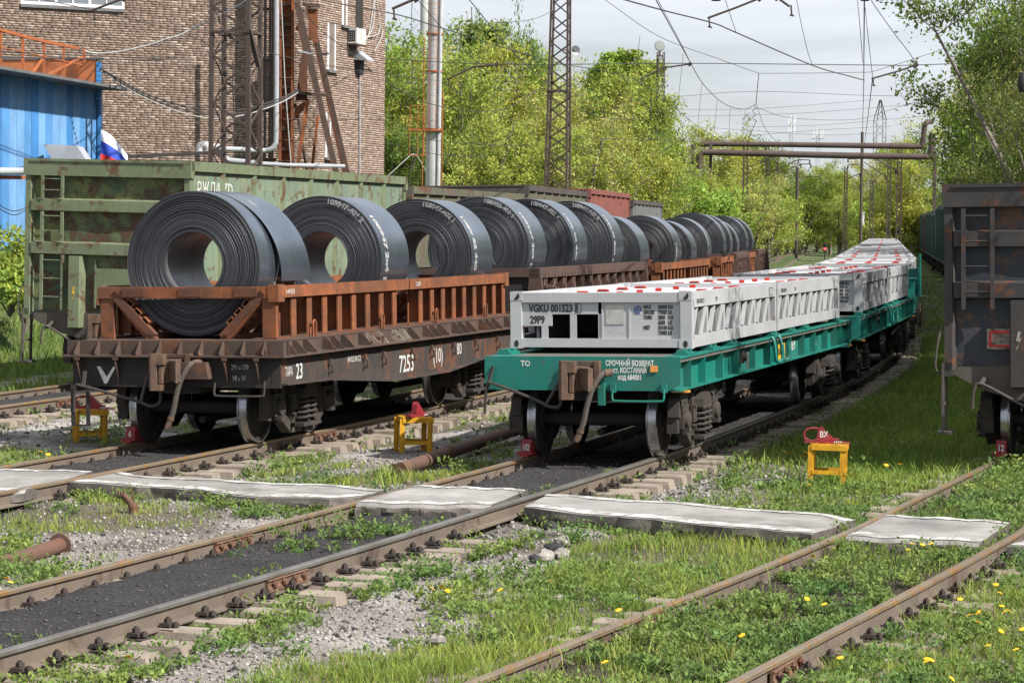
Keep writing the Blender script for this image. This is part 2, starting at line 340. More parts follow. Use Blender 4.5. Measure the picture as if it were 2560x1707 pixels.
m_wire = flat('dark_wire', (0.045,0.042,0.042), 0.6)
m_wirepale = flat('pale_cable', (0.42,0.42,0.41), 0.6)
m_insul = flat('brown_insulator', (0.06,0.04,0.035), 0.3)
m_galv = M('galvanised_pipe', (0.40,0.42,0.45), (0.32,0.34,0.37), rust=0.12, rustc=(0.25,0.12,0.05), scale=2, rough=0.5, dirt=0.25)
m_chim = M('weathered_metal_chimney', (0.52,0.53,0.53), (0.44,0.45,0.46), rust=0.1, rustc=(0.35,0.2,0.1), scale=1, rough=0.5, dirt=0.3, streak=0.3)
m_redrust = M('orange_ladder_paint', (0.42,0.12,0.035), (0.32,0.10,0.035), rust=0.2, scale=3, rough=0.75)
m_bigpipe = M('brown_wrapped_pipe', (0.062,0.042,0.038), (0.09,0.062,0.053), rust=0.1, scale=2, rough=0.75, dirt=0.3)
m_mortar = M('mortar', (0.22,0.18,0.155), (0.16,0.13,0.11), scale=5, rough=0.95)
m_brick = attr_mat('brown_brick', 0.9, speckle=0.25, sscale=9.0)
m_winw = M('white_window_frame', (0.75,0.76,0.78), scale=3, rough=0.5, dirt=0.1)
m_glass, _ns, _ls, _b = nodes('window_glass'); _b.inputs['Base Color'].default_value = (0.16,0.18,0.20,1); _b.inputs['Roughness'].default_value = 0.08; _b.inputs['Specular IOR Level'].default_value = 0.7
m_blinds = M('pale_blind', (0.36,0.38,0.40), scale=2, rough=0.8, dirt=0.1)
m_bluesheet = [M('blue_sheet_%s' % n, c, None, rust=0.0, scale=1.2, rough=0.45, dirt=0.12, dirtc=(0.2,0.3,0.4), bump=0.05) for n, c in (('deep',(0.05,0.22,0.52)),('mid',(0.09,0.28,0.58)),('pale',(0.17,0.36,0.63)))]
m_orangewall = M('orange_parapet_paint', (0.52,0.16,0.055), (0.44,0.15,0.06), rust=0.12, rustc=(0.15,0.06,0.03), scale=1.5, rough=0.7, dirt=0.25)
m_roofedge = M('grey_roof_edge', (0.16,0.16,0.165), scale=3, rough=0.7)
m_flagw, m_flagb, m_flagr = flat('flag_white', (0.75,0.76,0.80), 0.8), flat('flag_blue', (0.02,0.06,0.40), 0.8), flat('flag_red', (0.55,0.02,0.02), 0.8)
m_asph = M('old_asphalt', (0.07,0.072,0.078), (0.055,0.056,0.06), scale=3, rough=0.9, dirt=0.3, dirtc=(0.13,0.12,0.11), bump=0.5)
m_bark = M('tree_bark', (0.24,0.205,0.17), (0.15,0.13,0.11), scale=4, rough=0.95)
m_barkpale = M('birch_bark', (0.42,0.40,0.37), (0.2,0.18,0.16), scale=3, rough=0.9)
m_leaf = attr_mat('spring_leaves', 0.55, transl=0.38, huevar=0.02)
m_grass = attr_mat('grass_blades', 0.6, transl=0.35)
m_stone = attr_mat('ballast_stones', 0.9)
m_ground = attr_mat('yard_ground', 0.95, speckle=0.75, sscale=34.0, bump=0.9, spec=0.15)
m_flower = flat('dandelion_yellow', (0.85,0.48,0.01), 0.7)
# ------------------------------------------------------------------ ground
def vnoise(x, y, sc, seed=0):
    g = np.random.default_rng(seed).random((97, 97)); u = np.asarray(x)/sc+200.3; v = np.asarray(y)/sc+200.7
    i, j = np.floor(u).astype(int), np.floor(v).astype(int); a, b = u-i, v-j
    a = a*a*(3-2*a); b = b*b*(3-2*b); i0, i1, j0, j1 = i%97, (i+1)%97, j%97, (j+1)%97
    return (g[i0,j0]*(1-a)+g[i1,j0]*a)*(1-b)+(g[i0,j1]*(1-a)+g[i1,j1]*a)*b
def fbm(x, y, sc, seed=0): return (vnoise(x,y,sc,seed)*0.5+vnoise(x,y,sc/2.1,seed+1)*0.28+vnoise(x,y,sc/4.3,seed+2)*0.22)
def sstep(a, b, x): t = np.clip((x-a)/(b-a), 0, 1); return t*t*(3-2*t)
TRK = [(o0, 0.10), (o1, 0.0), (o2, 0.0), (o3, 0.0)]
def gz(x, y, so=None):
    s, o = so if so is not None else SO(x, y)
    x = np.asarray(x, float).ravel(); y = np.asarray(y, float).ravel()
    z = -0.235 + 0.10*(fbm(x, y, 3.0, 11)-0.5) + 0.035*(fbm(x, y, 0.5, 15)-0.5)
    for fo, zt in TRK:
        d = np.abs(o-fo(s)); z = z + zt*sstep(4.0, 1.6, d)
        bed = zt-0.118+0.075*(fbm(x, y, 0.6, 21)-0.5)
        if fo is o2 or fo is o1: bed = bed + 0.018*np.sin(s/0.545*2*np.pi)
        w = sstep(0.80, 0.62, d); z = z*(1-w)+bed*w; z = z-0.045*np.exp(-((d-1.15)/0.3)**2)*(1.0 if fo is not o3 else -0.9)
        w2 = sstep(1.55, 1.25, d)*(1-sstep(0.72, 0.62, np.abs(d-0)*0+np.where(d<0.7,0.0,1.0))) if False else 0
    edge = np.exp(-((s-9.7)/1.5)**2)*(np.min([np.abs(o-f_(s)) for f_, _ in TRK[1:]], axis=0) > 0.9); z = z + 0.085*edge
    z = z + 1.75*sstep(-15.8, -19.5, o)*sstep(10, 38, s)
    z = z + 0.5*sstep(9.5, 14, o)*sstep(5, 30, s)
    return z
SLABS = []     # filled below: (front polyline, back polyline)
def axis(lo, mid0, mid1, hi, st, gr):
    a = list(np.arange(mid0, mid1, st)); d = st
    while a[-1] < hi: d *= gr; a.append(a[-1]+d)
    d = st
    while a[0] > lo: d *= gr; a.insert(0, a[0]-d)
    return np.array(a)
gx = axis(-260, -9.5, 11.5, 420, 0.14, 1.07); gy = axis(-80, 13.5, 44, 3200, 0.15, 1.035)
XX, YY = np.meshgrid(gx, gy); gs = SO(XX, YY); ZZ = gz(XX, YY, gs)
far = YY.ravel() > 560; ZZ = np.where(far, -0.2, ZZ)
nx, ny = len(gx), len(gy)
idx = np.arange(nx*ny).reshape(ny, nx)
FQ = np.stack([idx[:-1,:-1], idx[:-1,1:], idx[1:,1:], idx[1:,:-1]], -1).reshape(-1, 4)
fx, fy = XX.ravel()[FQ].mean(1), YY.ravel()[FQ].mean(1); fs, fo = SO(fx, fy)
def mixn(a, b, w): w = np.asarray(w)[:, None]; return a*(1-w)+b*w
def ground_col(x, y, s, o):
    n1, n2, n3 = fbm(x, y, 2.2, 31), fbm(x, y, 0.7, 35), fbm(x, y, 6.0, 39)
    c = np.ones((len(x), 3))*np.array([0.255, 0.228, 0.21])
    c = mixn(c, np.array([0.35, 0.325, 0.31]), sstep(0.45, 0.62, n2))
    c = mixn(c, np.array([0.10, 0.085, 0.07]), sstep(0.48, 0.66, n1)*0.8)
    for f_, zt in TRK:
        d = np.abs(o-f_(s)); cin = np.array([0.042, 0.040, 0.041]) if f_ is not o3 else np.array([0.055, 0.045, 0.038])
        c = mixn(c, cin*(0.8+0.5*n2[:, None]), sstep(0.95, 0.72, d))
        c = mixn(c, np.array([0.10, 0.085, 0.072]), sstep(2.1, 1.1, d)*(1-sstep(0.95, 0.72, d))*0.6*sstep(0.4, 0.55, n1))
    g = veg_grass(x, y, s, o)
    c = mixn(c, np.array([0.10, 0.09, 0.055]), np.clip(g*0.9, 0, 0.8))
    c = mixn(c, np.array([0.085, 0.12, 0.035]), np.clip(g, 0, 1)*sstep(30, 42, y)*0.75)
    c = mixn(c, np.array([0.075, 0.11, 0.035]), sstep(90, 170, y)*0.8)
    return c
def veg_grass(x, y, s, o):
    """0..1 how grassy a place is"""
    n, m = fbm(x, y, 1.6, 51), fbm(x, y, 4.5, 57)
    d1, d2, d3, d0 = o-o1(s), o, o-o3(s), o-o0(s)
    g = np.zeros_like(x)
    band = sstep(2.3, 3.1, d2+(n-0.5)*2.6)*sstep(-0.70, -1.0, d3)
    pale = sstep(9.0, 11.5, s)*sstep(14.5, 12.5, s)*sstep(3.2, 2.2, d2)
    g = np.maximum(g, band*sstep(0.22, 0.42, n+0.1)*(1-pale))
    g = np.maximum(g, sstep(0.8, 1.1, d3)*sstep(0.15, 0.4, n+0.12))
    g = np.maximum(g, sstep(0.75, 0.4, np.abs(d3))*sstep(0.42, 0.58, n)*0.55)
    mid = sstep(0.9, 1.5, d1)*sstep(-0.85, -1.3, d2)
    g = np.maximum(g, mid*sstep(0.53, 0.64, m*0.5+n*0.5)*0.75)
    g = np.maximum(g, sstep(-0.95, -1.8, d1)*sstep(0.9, 1.9, d0)*sstep(0.46, 0.6, n)*0.7)
    g = np.maximum(g, sstep(-1.3, -1.8, d0)*np.where((d0 < -2.6) & (d0 > -4.4) & (s > 10), 0.0, 1.0)*0.95)
    g = np.maximum(g, sstep(15, 21, s)*sstep(1.2, 1.9, d2)*sstep(-0.7, -1.0, d3)*0.9)
    g = np.where(s > 60, np.maximum(g, 0.7*sstep(0.35, 0.5, n)*(np.abs(d2) > 1.5)*(np.abs(d1) > 1.2)), g)
    return g
ground = link('ground', raw_mesh('ground', np.stack([XX.ravel(), YY.ravel(), ZZ], 1), FQ, m_ground, ground_col(fx, fy, fs, fo), True)); structure(ground)

# ------------------------------------------------------------------ railway tracks
def rail_mesh(name, fo_, side, s0, s1, z, top, gaps=()):
    prof = [(-0.066,-0.18),(0.066,-0.18),(0.066,-0.168),(0.012,-0.148),(0.010,-0.05),(0.036,-0.034),(0.036,-0.008),(0.028,0.0),(-0.028,0.0),(-0.036,-0.008),(-0.036,-0.034),(-0.010,-0.05),(-0.012,-0.148),(-0.066,-0.168)]
    ss = np.arange(s0, s1, 0.8) if s1 < 120 else np.concatenate([np.arange(s0, 100, 0.8), np.arange(100, s1, 6)])
    x, y, h = TP(ss, fo_(ss)); b = MB(); n = len(prof)
    for i in range(len(ss)):
        b.v += [(x[i]+math.cos(h[i])*(side*0.797+p), y[i]-math.sin(h[i])*(side*0.797+p), z+q+0.012*side) for p, q in prof]
    for i in range(len(ss)-1):
        for j in range(n):
            b.f.append((i*n+j, i*n+(j+1)%n, (i+1)*n+(j+1)%n, (i+1)*n+j)); b.m.append(0 if j in (5,6,7,8,9) else 1)
    return b.mesh(name, [top, m_rail_web], True, 40)
sb = MB(); w0, w1 = 0.15, 0.11
sb.add([(-1.36,-w0,-0.2),(1.36,-w0,-0.2),(1.36,w0,-0.2),(-1.36,w0,-0.2),(-1.33,-w1,0),(1.33,-w1,0),(1.33,w1,0),(-1.33,w1,0)], [(0,1,5,4),(1,2,6,5),(2,3,7,6),(3,0,4,7)])
sb.add([(-1.33,-w1,0),(1.33,-w1,0),(1.33,w1,0),(-1.33,w1,0),(1.33,-w1+0.03,0.02),(1.33,w1-0.03,0.02),(-1.33,w1-0.03,0.02),(-1.33,-w1+0.03,0.02)], [(0,1,4,7),(4,5,6,7),(1,2,5,4),(2,3,6,5),(3,0,7,6)])
me_sleeper = sb.mesh('sleeper', m_sleeper, False)
fb = MB(); fb.bx(-0.02,0.17,-0.09,0.09,-0.185,-0.165)
fb.tube([(0.075,0,-0.165),(0.075,0,-0.075)], 0.016, 6); fb.tube([(0.075,0,-0.12),(0.075,0,-0.09)], 0.032, 6); fb.bx(0.03,0.12,-0.055,0.055,-0.15,-0.122)
fb.tube([(0.145,0,-0.165),(0.145,0,-0.11)], 0.015, 6); fb.tube([(0.145,0,-0.15),(0.145,0,-0.12)], 0.03, 6)
fb.bx(0.02,0.045,-0.06,0.06,-0.165,-0.135)
me_fast = fb.mesh('fastener', m_fast, False)
jb = MB(); jb.prism([(0.012,-0.145),(0.05,-0.15),(0.05,-0.12),(0.034,-0.10),(0.034,-0.07),(0.05,-0.052),(0.044,-0.04),(0.012,-0.045)], 1, -0.4, 0.4)
for k in (-0.3,-0.11,0.11,0.3): jb.tube([(0.03,k,-0.088),(0.075,k,-0.088)], 0.026, 6); jb.tube([(0.05,k,-0.088),(0.062,k,-0.088)], 0.036, 6)
me_joint = jb.mesh('joint_plate', m_joint, False)
SP = 0.545
def track(label, fo_, z, s0, s1, ssl, tops, joints=(), skip=()):
    x, y, h = TP(8.0, fo_(8.0))
    t = thing('railway_track', label, 'railway track', (0,0,0))
    for side, top in ((-1, tops[0]), (1, tops[1])): link('rail', rail_mesh('rail', fo_, side, s0, s1, z, top), t)
    for k, s in enumerate(np.arange(ssl[0], ssl[1], SP)):
        s = s + rng.uniform(-0.04, 0.04)
        if any(a < s < b for a, b in skip): continue
        x, y, h = TP(s, fo_(s)); hh = math.atan2(float(TP(s+0.5, fo_(s+0.5))[0]-x), float(TP(s+0.5, fo_(s+0.5))[1]-y))
        r = -hh + rng.uniform(-0.03, 0.03)
        link('sleeper', me_sleeper, t, None, (x, y, z-0.185+rng.uniform(-0.01, 0.012)), (rng.uniform(-0.02,0.02), rng.uniform(-0.012,0.012), r))
        for side in (-1, 1):
            off = side*0.797+0.02
            link('fastener', me_fast, t, None, (x+math.cos(h)*off, y-math.sin(h)*off, z+0.012*side), (0, 0, -hh+rng.uniform(-0.08,0.08)))
    for s, side in joints:
        x, y, h = TP(s, fo_(s)); off = side*0.797
        link('joint_plate', me_joint, t, None, (x+math.cos(h)*off, y-math.sin(h)*off, z+0.012*side), (0, 0, -float(h)))
    return t
track('railway track under the green gondola, farthest left of the four tracks', o0, 0.10, -20, 330, (12, 52), (m_rail_top, m_rail_top), [(21.5, 1)])
track('railway track running beneath the train of steel coils', o1, 0.0, -20, 520, (-2, 56), (m_rail_top, m_rail_top), [(18.2, 1)], [(7.4, 9.7)])
track('railway track carrying the teal flat wagons, with a dark cinder bed', o2, 0.0, -20, 600, (-6, 58), (m_rail_top, m_rail_shiny), [(6.6, -1), (4.4, 1)], [(8.6, 11.0)])
track('weed-grown railway track with rusty rails, nearest the camera on the right', o3, 0.0, -20, 300, (-6, 34), (m_rail_top, m_rail_top), [(3.6, -1), (1.9, 1)], [(9.2, 11.6)])

# ------------------------------------------------------------------ concrete crossing
def poly_sample(P, n):
    d = np.concatenate([[0], np.cumsum([(P[i+1]-P[i]).length for i in range(len(P)-1)])]); t = np.linspace(0, d[-1], n)
    return [Vector((np.interp(q, d, [p.x for p in P]), np.interp(q, d, [p.y for p in P]), 0)) for q in t]
def slab(label, back, front, ztop, round_edge, thick=0.13, paint=(True, True), n=26):
    Bk = poly_sample([G(x, y, ztop) for x, y in back], n); Fr = poly_sample([G(x, y, ztop) for x, y in front], n)
    b = MB(); rowsv = []
    j = lambda a: rng.uniform(-a, a)
    rag = 0.012 if round_edge else 0.045
    for i in range(n):
        d = (Fr[i]-Bk[i]); d.z = 0; d.normalize(); p, q = Bk[i]+d*j(rag), Fr[i]+d*j(rag)
        ins = 0.06 if round_edge else 0.012
        zz = ztop+0.006*math.sin(i*0.7)
        col = [p+Vector((0,0,ztop-thick)), p+Vector((0,0,zz-0.03)), p+d*ins+Vector((0,0,zz))]
        L = (q-p).length
        col += [p+d*(L*f)+Vector((0,0,zz+j(0.004))) for f in (0.22, 0.4, 0.6, 0.8)]
        col += [q-d*ins+Vector((0,0,zz)), q-d*0.01+Vector((0,0,zz-(0.035 if round_edge else 0.015))), q+d*(0.01+j(0.03))+Vector((0,0,zz-0.05-abs(j(0.04)))), q-d*j(0.03)+Vector((0,0,ztop-thick))]
        rowsv.append([tuple(v) for v in col])
    k = len(rowsv[0]); b.v = [v for r in rowsv for v in r]
    for i in range(n-1):
        for q in range(k-1):
            b.f.append((i*k+q, (i+1)*k+q, (i+1)*k+q+1, i*k+q+1)); b.m.append(1 if q in (0, 7, 8, 9) and not (round_edge and q == 7) else 0)
    b.f += [tuple(range(k)), tuple((n-1)*k+q for q in range(k-1,-1,-1))]; b.m += [1, 1]
    o = b.obj('concrete_slab', [m_slab, m_slabedge]); tag(o, label, 'concrete slab')
    for e, on in zip((0, 1), paint):
        if not on: continue
        pb = MB()
        for i in range(n):
            p, q = (Bk[i], Fr[i]) if e == 0 else (Fr[i], Bk[i]); d = (q-p); d.normalize()
            zz = ztop+0.006*math.sin(i*0.7)+0.007
            w = (0.16 if e == 0 else 0.27)+j(0.05)
            pb.v += [tuple(p+d*(0.075+j(0.012))+Vector((0,0,zz))), tuple(p+d*(0.075+w)+Vector((0,0,zz)))]
        pb.f = [(2*i, 2*i+2, 2*i+3, 2*i+1) if e == 1 else (2*i, 2*i+1, 2*i+3, 2*i+2) for i in range(n-1)]; pb.m = [0]*(n-1)
        pb.obj('painted_line', m_white, o, False)
    return o
slab('concrete crossing slab between the rails of the coil train track, at the left edge', [(-130,1172),(0,1172),(120,1173),(236,1176)], [(-420,1238),(-220,1238),(20,1228),(60,1224)], 0.0, True)
slab('long concrete crossing slab left of the dark cinder track, with a ragged front edge', [(285,1175),(340,1187),(580,1200),(800,1210),(962,1222)], [(160,1205),(426,1220),(639,1243),(828,1248),(905,1240)], -0.02, False)
slab('thick concrete crossing slab lying inside the dark cinder track', [(1046,1212),(1180,1216),(1322,1222)], [(888,1258),(1060,1263),(1225,1262)], 0.0, True, 0.2)
slab('long concrete crossing slab between the cinder track and the weedy track', [(1372,1234),(1700,1255),(1900,1272),(2086,1286),(2140,1297)], [(1310,1268),(1439,1284),(1700,1306),(1853,1322),(2030,1334)], -0.02, False)
slab('thick concrete crossing slab lying inside the weedy right-hand track', [(2222,1286),(2380,1293),(2528,1303)], [(2112,1342),(2280,1350),(2446,1357)], 0.0, True, 0.2)
slab('concrete crossing slab cut off by the right edge of the picture', [(2600,1330),(2700,1335),(2900,1340)], [(2520,1366),(2640,1372),(2900,1380)], -0.02, False)
# ------------------------------------------------------------------ rolling stock: shared parts
def smooth_path(P, n=6):
    P = [Vector(p) for p in P]; out = []
    Q = [P[0]*2-P[1]] + P + [P[-1]*2-P[-2]]
    for i in range(1, len(Q)-2):
        for t in np.linspace(0, 1, n, endpoint=False):
            a, b, c, d = Q[i-1], Q[i], Q[i+1], Q[i+2]
            out.append(0.5*((2*b)+(-a+c)*t+(2*a-5*b+4*c-d)*t*t+(-a+3*b-3*c+d)*t**3))
    out.append(P[-1]); return out
wb = MB()   # right-hand wheel, axis x, tread outside
prof = [(-0.066,0.12),(-0.066,0.16),(-0.02,0.18),(-0.028,0.36),(-0.066,0.39),(-0.066,0.475),(-0.058,0.500),(-0.040,0.503),(-0.032,0.480),(-0.02,0.474),(0.064,0.468),(0.066,0.455),(0.066,0.40),(0.02,0.37),(0.012,0.18),(0.08,0.15),(0.08,0.10)]
wb.lathe(prof, 0, n=44, mats=[1,1,1,1,1,1,0,0,0,0,0,1,1,1,1,1])
me_wheel = wb.mesh('wheel', [m_tread, m_dark])
ab = MB(); ab.tube([(-1.1,0,0),(-0.8,0,0),(-0.75,0,0),(0.75,0,0),(0.8,0,0),(1.1,0,0)], [0.07,0.08,0.088,0.088,0.08,0.07], 16); me_axle = ab.mesh('axle', m_dark)
sf = MB()   # side frame in the y-z plane, centred on the bogie, outer face towards +x
def bar(P, w, t0=-0.07, t1=0.07):
    for p, q in zip(P[:-1], P[1:]): sf.beam((0,p[0],p[1]), (0,q[0],q[1]), t1-t0, w, 0, (1,0,0)) if False else None
    for p, q in zip(P[:-1], P[1:]):
        d = Vector((0,q[0]-p[0],q[1]-p[1])); d.normalize(); n = Vector((0,-d.z,d.y))*w/2
        a, c = Vector((0,*p))-d*w*0.25, Vector((0,*q))+d*w*0.25
        sf.add([a-n+Vector((t0,0,0)),c-n+Vector((t0,0,0)),c+n+Vector((t0,0,0)),a+n+Vector((t0,0,0)),a-n+Vector((t1,0,0)),c-n+Vector((t1,0,0)),c+n+Vector((t1,0,0)),a+n+Vector((t1,0,0))],
               [(0,3,2,1),(4,5,6,7),(0,1,5,4),(1,2,6,5),(2,3,7,6),(3,0,4,7)])
for sg in (-1, 1):
    bar([(sg*1.16,0.55),(sg*1.13,0.70),(sg*0.62,0.86),(0,0.88)], 0.15)
    bar([(sg*1.16,0.34),(sg*1.16,0.60)], 0.10, -0.09, 0.05); bar([(sg*0.72,0.30),(sg*0.70,0.78)], 0.13, -0.09, 0.06)
    bar([(sg*0.72,0.33),(sg*0.45,0.17),(0,0.155)], 0.13); bar([(sg*0.36,0.2),(sg*0.36,0.84)], 0.12)
    sf.box((0.0,sg*0.93,0.62), (0.2,0.36,0.1)); sf.box((0.075,sg*0.36,0.52), (0.05,0.2,0.22)); 
    for z in (0.35, 0.62): sf.tube([(0.08,sg*0.40,z),(0.12,sg*0.40,z)], 0.03, 8)
    sf.box((0.03,sg*0.93,0.475), (0.14,0.32,0.22))
sf.box((0.05,0,0.205), (0.32,0.66,0.05))
me_sf = sf.mesh('side_frame', m_bogie, False)
sp = MB(); hel = [(0.105*math.cos(t), 0.105*math.sin(t), 0.235+0.36*t/(2*math.pi*5)) for t in np.linspace(0, 2*math.pi*5, 70)]
sp.tube(hel, 0.021, 6); me_spring = sp.mesh('spring', m_bogie)
bo = MB(); bo.prism([(-0.30,0.66),(0.30,0.66),(0.24,0.82),(-0.24,0.82)], 0, -1.0, 1.0)
for sg in (-1, 1):
    bo.prism([(-0.27,0.595),(0.27,0.595),(0.24,0.70),(0.12,0.78),(-0.12,0.78),(-0.24,0.70)], 0, sg*0.85, sg*1.24)
    for a in (-0.13, 0.13): bo.prism([(a-0.09,0.63),(a+0.09,0.63),(a+0.07,0.71),(a-0.05,0.73)], 0, sg*1.20, sg*1.243)
me_bolster = bo.mesh('bolster', m_bogie, False)
bc = MB(); bc.lathe([(-0.08,0.115),(0.03,0.12),(0.05,0.11),(0.058,0.085),(0.064,0.0)], 0, n=18); bc.box((0.0,0,-0.13),(0.12,0.16,0.06)); me_boxcover = bc.mesh('axle_box_cover', m_bogie)
bd = MB(); bd.tube([(0,-0.9,0.30),(0,0.9,0.30)], 0.05, 8)
for sg in (-1, 1):
    bd.tube([(-0.85,sg*0.36,0.42),(0.85,sg*0.36,0.42)], 0.045, 8)
    for x in (-0.797, 0.797): bd.box((x,sg*0.42,0.45),(0.09,0.07,0.34))
me_brake = bd.mesh('brake_beam', m_dark)
def bogie(parent, yc, x_out=1.05, full=True):
    for sy in (-0.925, 0.925):
        a = link('axle', me_axle, parent, None, (0, yc+sy, 0.475))
        link('wheel', me_wheel, a, None, (0.79, 0, 0)); link('wheel', me_wheel, a, None, (-0.79, 0, 0), (0, 0, math.pi))
    link('bolster', me_bolster, parent, None, (0, yc, 0))
    if full: link('brake_beam', me_brake, parent, None, (0, yc, 0))
    for sx in (1, -1):
        f = link('side_frame', me_sf, parent, None, (sx*x_out, yc, 0), (0, 0, 0 if sx > 0 else math.pi))
        if full or sx > 0:
            for y in (-0.14, 0.12): link('spring', me_spring, f, None, (0.10, y, 0))
            for y in (-0.93, 0.93): link('axle_box_cover', me_boxcover, f, None, (0.10, y, 0.475))
cb = MB()   # automatic coupler, face towards -y, origin at the wagon end face
cb.prism([(-0.11,0.0),(0.11,0.0),(0.12,-0.22),(-0.12,-0.22)], 2, -0.11, 0.11)
cb.prism([(-0.17,-0.10),(0.14,-0.10),(0.14,-0.20),(0.05,-0.25),(0.0,-0.28),(-0.03,-0.40),(-0.12,-0.42),(-0.17,-0.34)], 2, -0.15, 0.15)
cb.prism([(-0.17,-0.28),(-0.06,-0.33),(-0.06,-0.47),(-0.13,-0.49),(-0.18,-0.43)], 2, -0.25, 0.235); cb.prism([(-0.07,-0.33),(0.03,-0.33),(0.03,-0.46),(-0.06,-0.47)], 2, 0.09, 0.232); cb.prism([(-0.07,-0.33),(0.0,-0.33),(-0.01,-0.46),(-0.06,-0.47)], 2, -0.25, -0.17)
cb.prism([(0.06,-0.17),(0.14,-0.16),(0.25,-0.38),(0.20,-0.42),(0.05,-0.30)], 2, -0.13, 0.14)
cb.add([(0.05,-0.30,-0.11),(0.20,-0.43,-0.15),(0.20,-0.43,0.10),(0.05,-0.30,0.15),(0.05,-0.27,-0.11),(0.22,-0.40,-0.15),(0.22,-0.40,0.10),(0.05,-0.27,0.15)],[(0,1,2,3),(7,6,5,4),(0,4,5,1),(1,5,6,2),(2,6,7,3),(3,7,4,0)])
me_coupler = cb.mesh('coupler', m_coup, False)
lk = MB(); lk.prism([(-0.05,-0.30),(0.0,-0.30),(0.0,-0.44),(-0.04,-0.44)], 2, -0.16, 0.075); me_lock = lk.mesh('coupler_lock', m_coup, False)
pk = MB(); pk.bx(-0.12,0.20,-0.10,0.0,0.15,0.215); pk.bx(0.195,0.26,-0.12,0.0,-0.12,0.22); pk.bx(-0.2,-0.14,-0.06,0,-0.16,0.2); pk.tube([(0.17,-0.07,-0.12),(0.17,-0.07,0.2)], 0.02, 8); pk.tube([(0.14,-0.10,-0.05),(0.20,-0.10,-0.05)], 0.05, 12)
me_pocket = pk.mesh('coupler_pocket', m_coup, False)
hs = MB(); hp = smooth_path([(0.36,-0.12,0.62),(0.31,-0.2,0.60),(0.22,-0.26,0.45),(0.15,-0.28,0.24),(0.10,-0.28,0.02),(0.05,-0.28,-0.12)], 5)
hs.tube(hp, [0.034+0.003*(i%2) for i in range(len(hp))], 10); me_hose = hs.mesh('brake_hose', m_hose)
hh = MB(); hh.tube([(0.06,-0.28,-0.08),(0.05,-0.28,-0.13)], 0.046, 10); hh.tube([(0.05,-0.28,-0.12),(0.02,-0.29,-0.20),(0.0,-0.31,-0.24)], [0.036,0.045,0.03], 8)
hh.tube([(0.40,-0.06,0.63),(0.33,-0.17,0.61)], 0.05, 10); me_head = hh.mesh('hose_fitting', m_coup)
def coupler(parent, y, z, flip=False, hose=True, hz=0.0):
    rot = (0, 0, math.pi if flip else 0)
    c = link('coupler', me_coupler, parent, None, (0.0, y, z), rot); link('coupler_lock', me_lock, c)
    link('coupler_pocket', me_pocket, parent, None, (0, y, z), rot)
    if hose:
        h = link('brake_hose', me_hose, parent, None, (0.0, y, z-0.55+hz), rot); link('hose_fitting', me_head, h)
def place(o, fo_, s0, L, z=0.0, roll=-1.1, piv=1.85):
    a, b = s0+piv, s0+L-piv
    xa, ya, _ = TP(a, fo_(a)); xb, yb, _ = TP(b, fo_(b)); h = math.atan2(xb-xa, yb-ya)
    o.location = (xa-math.sin(h)*piv, ya-math.cos(h)*piv, z); o.rotation_euler = (0, R(roll), -h); return h

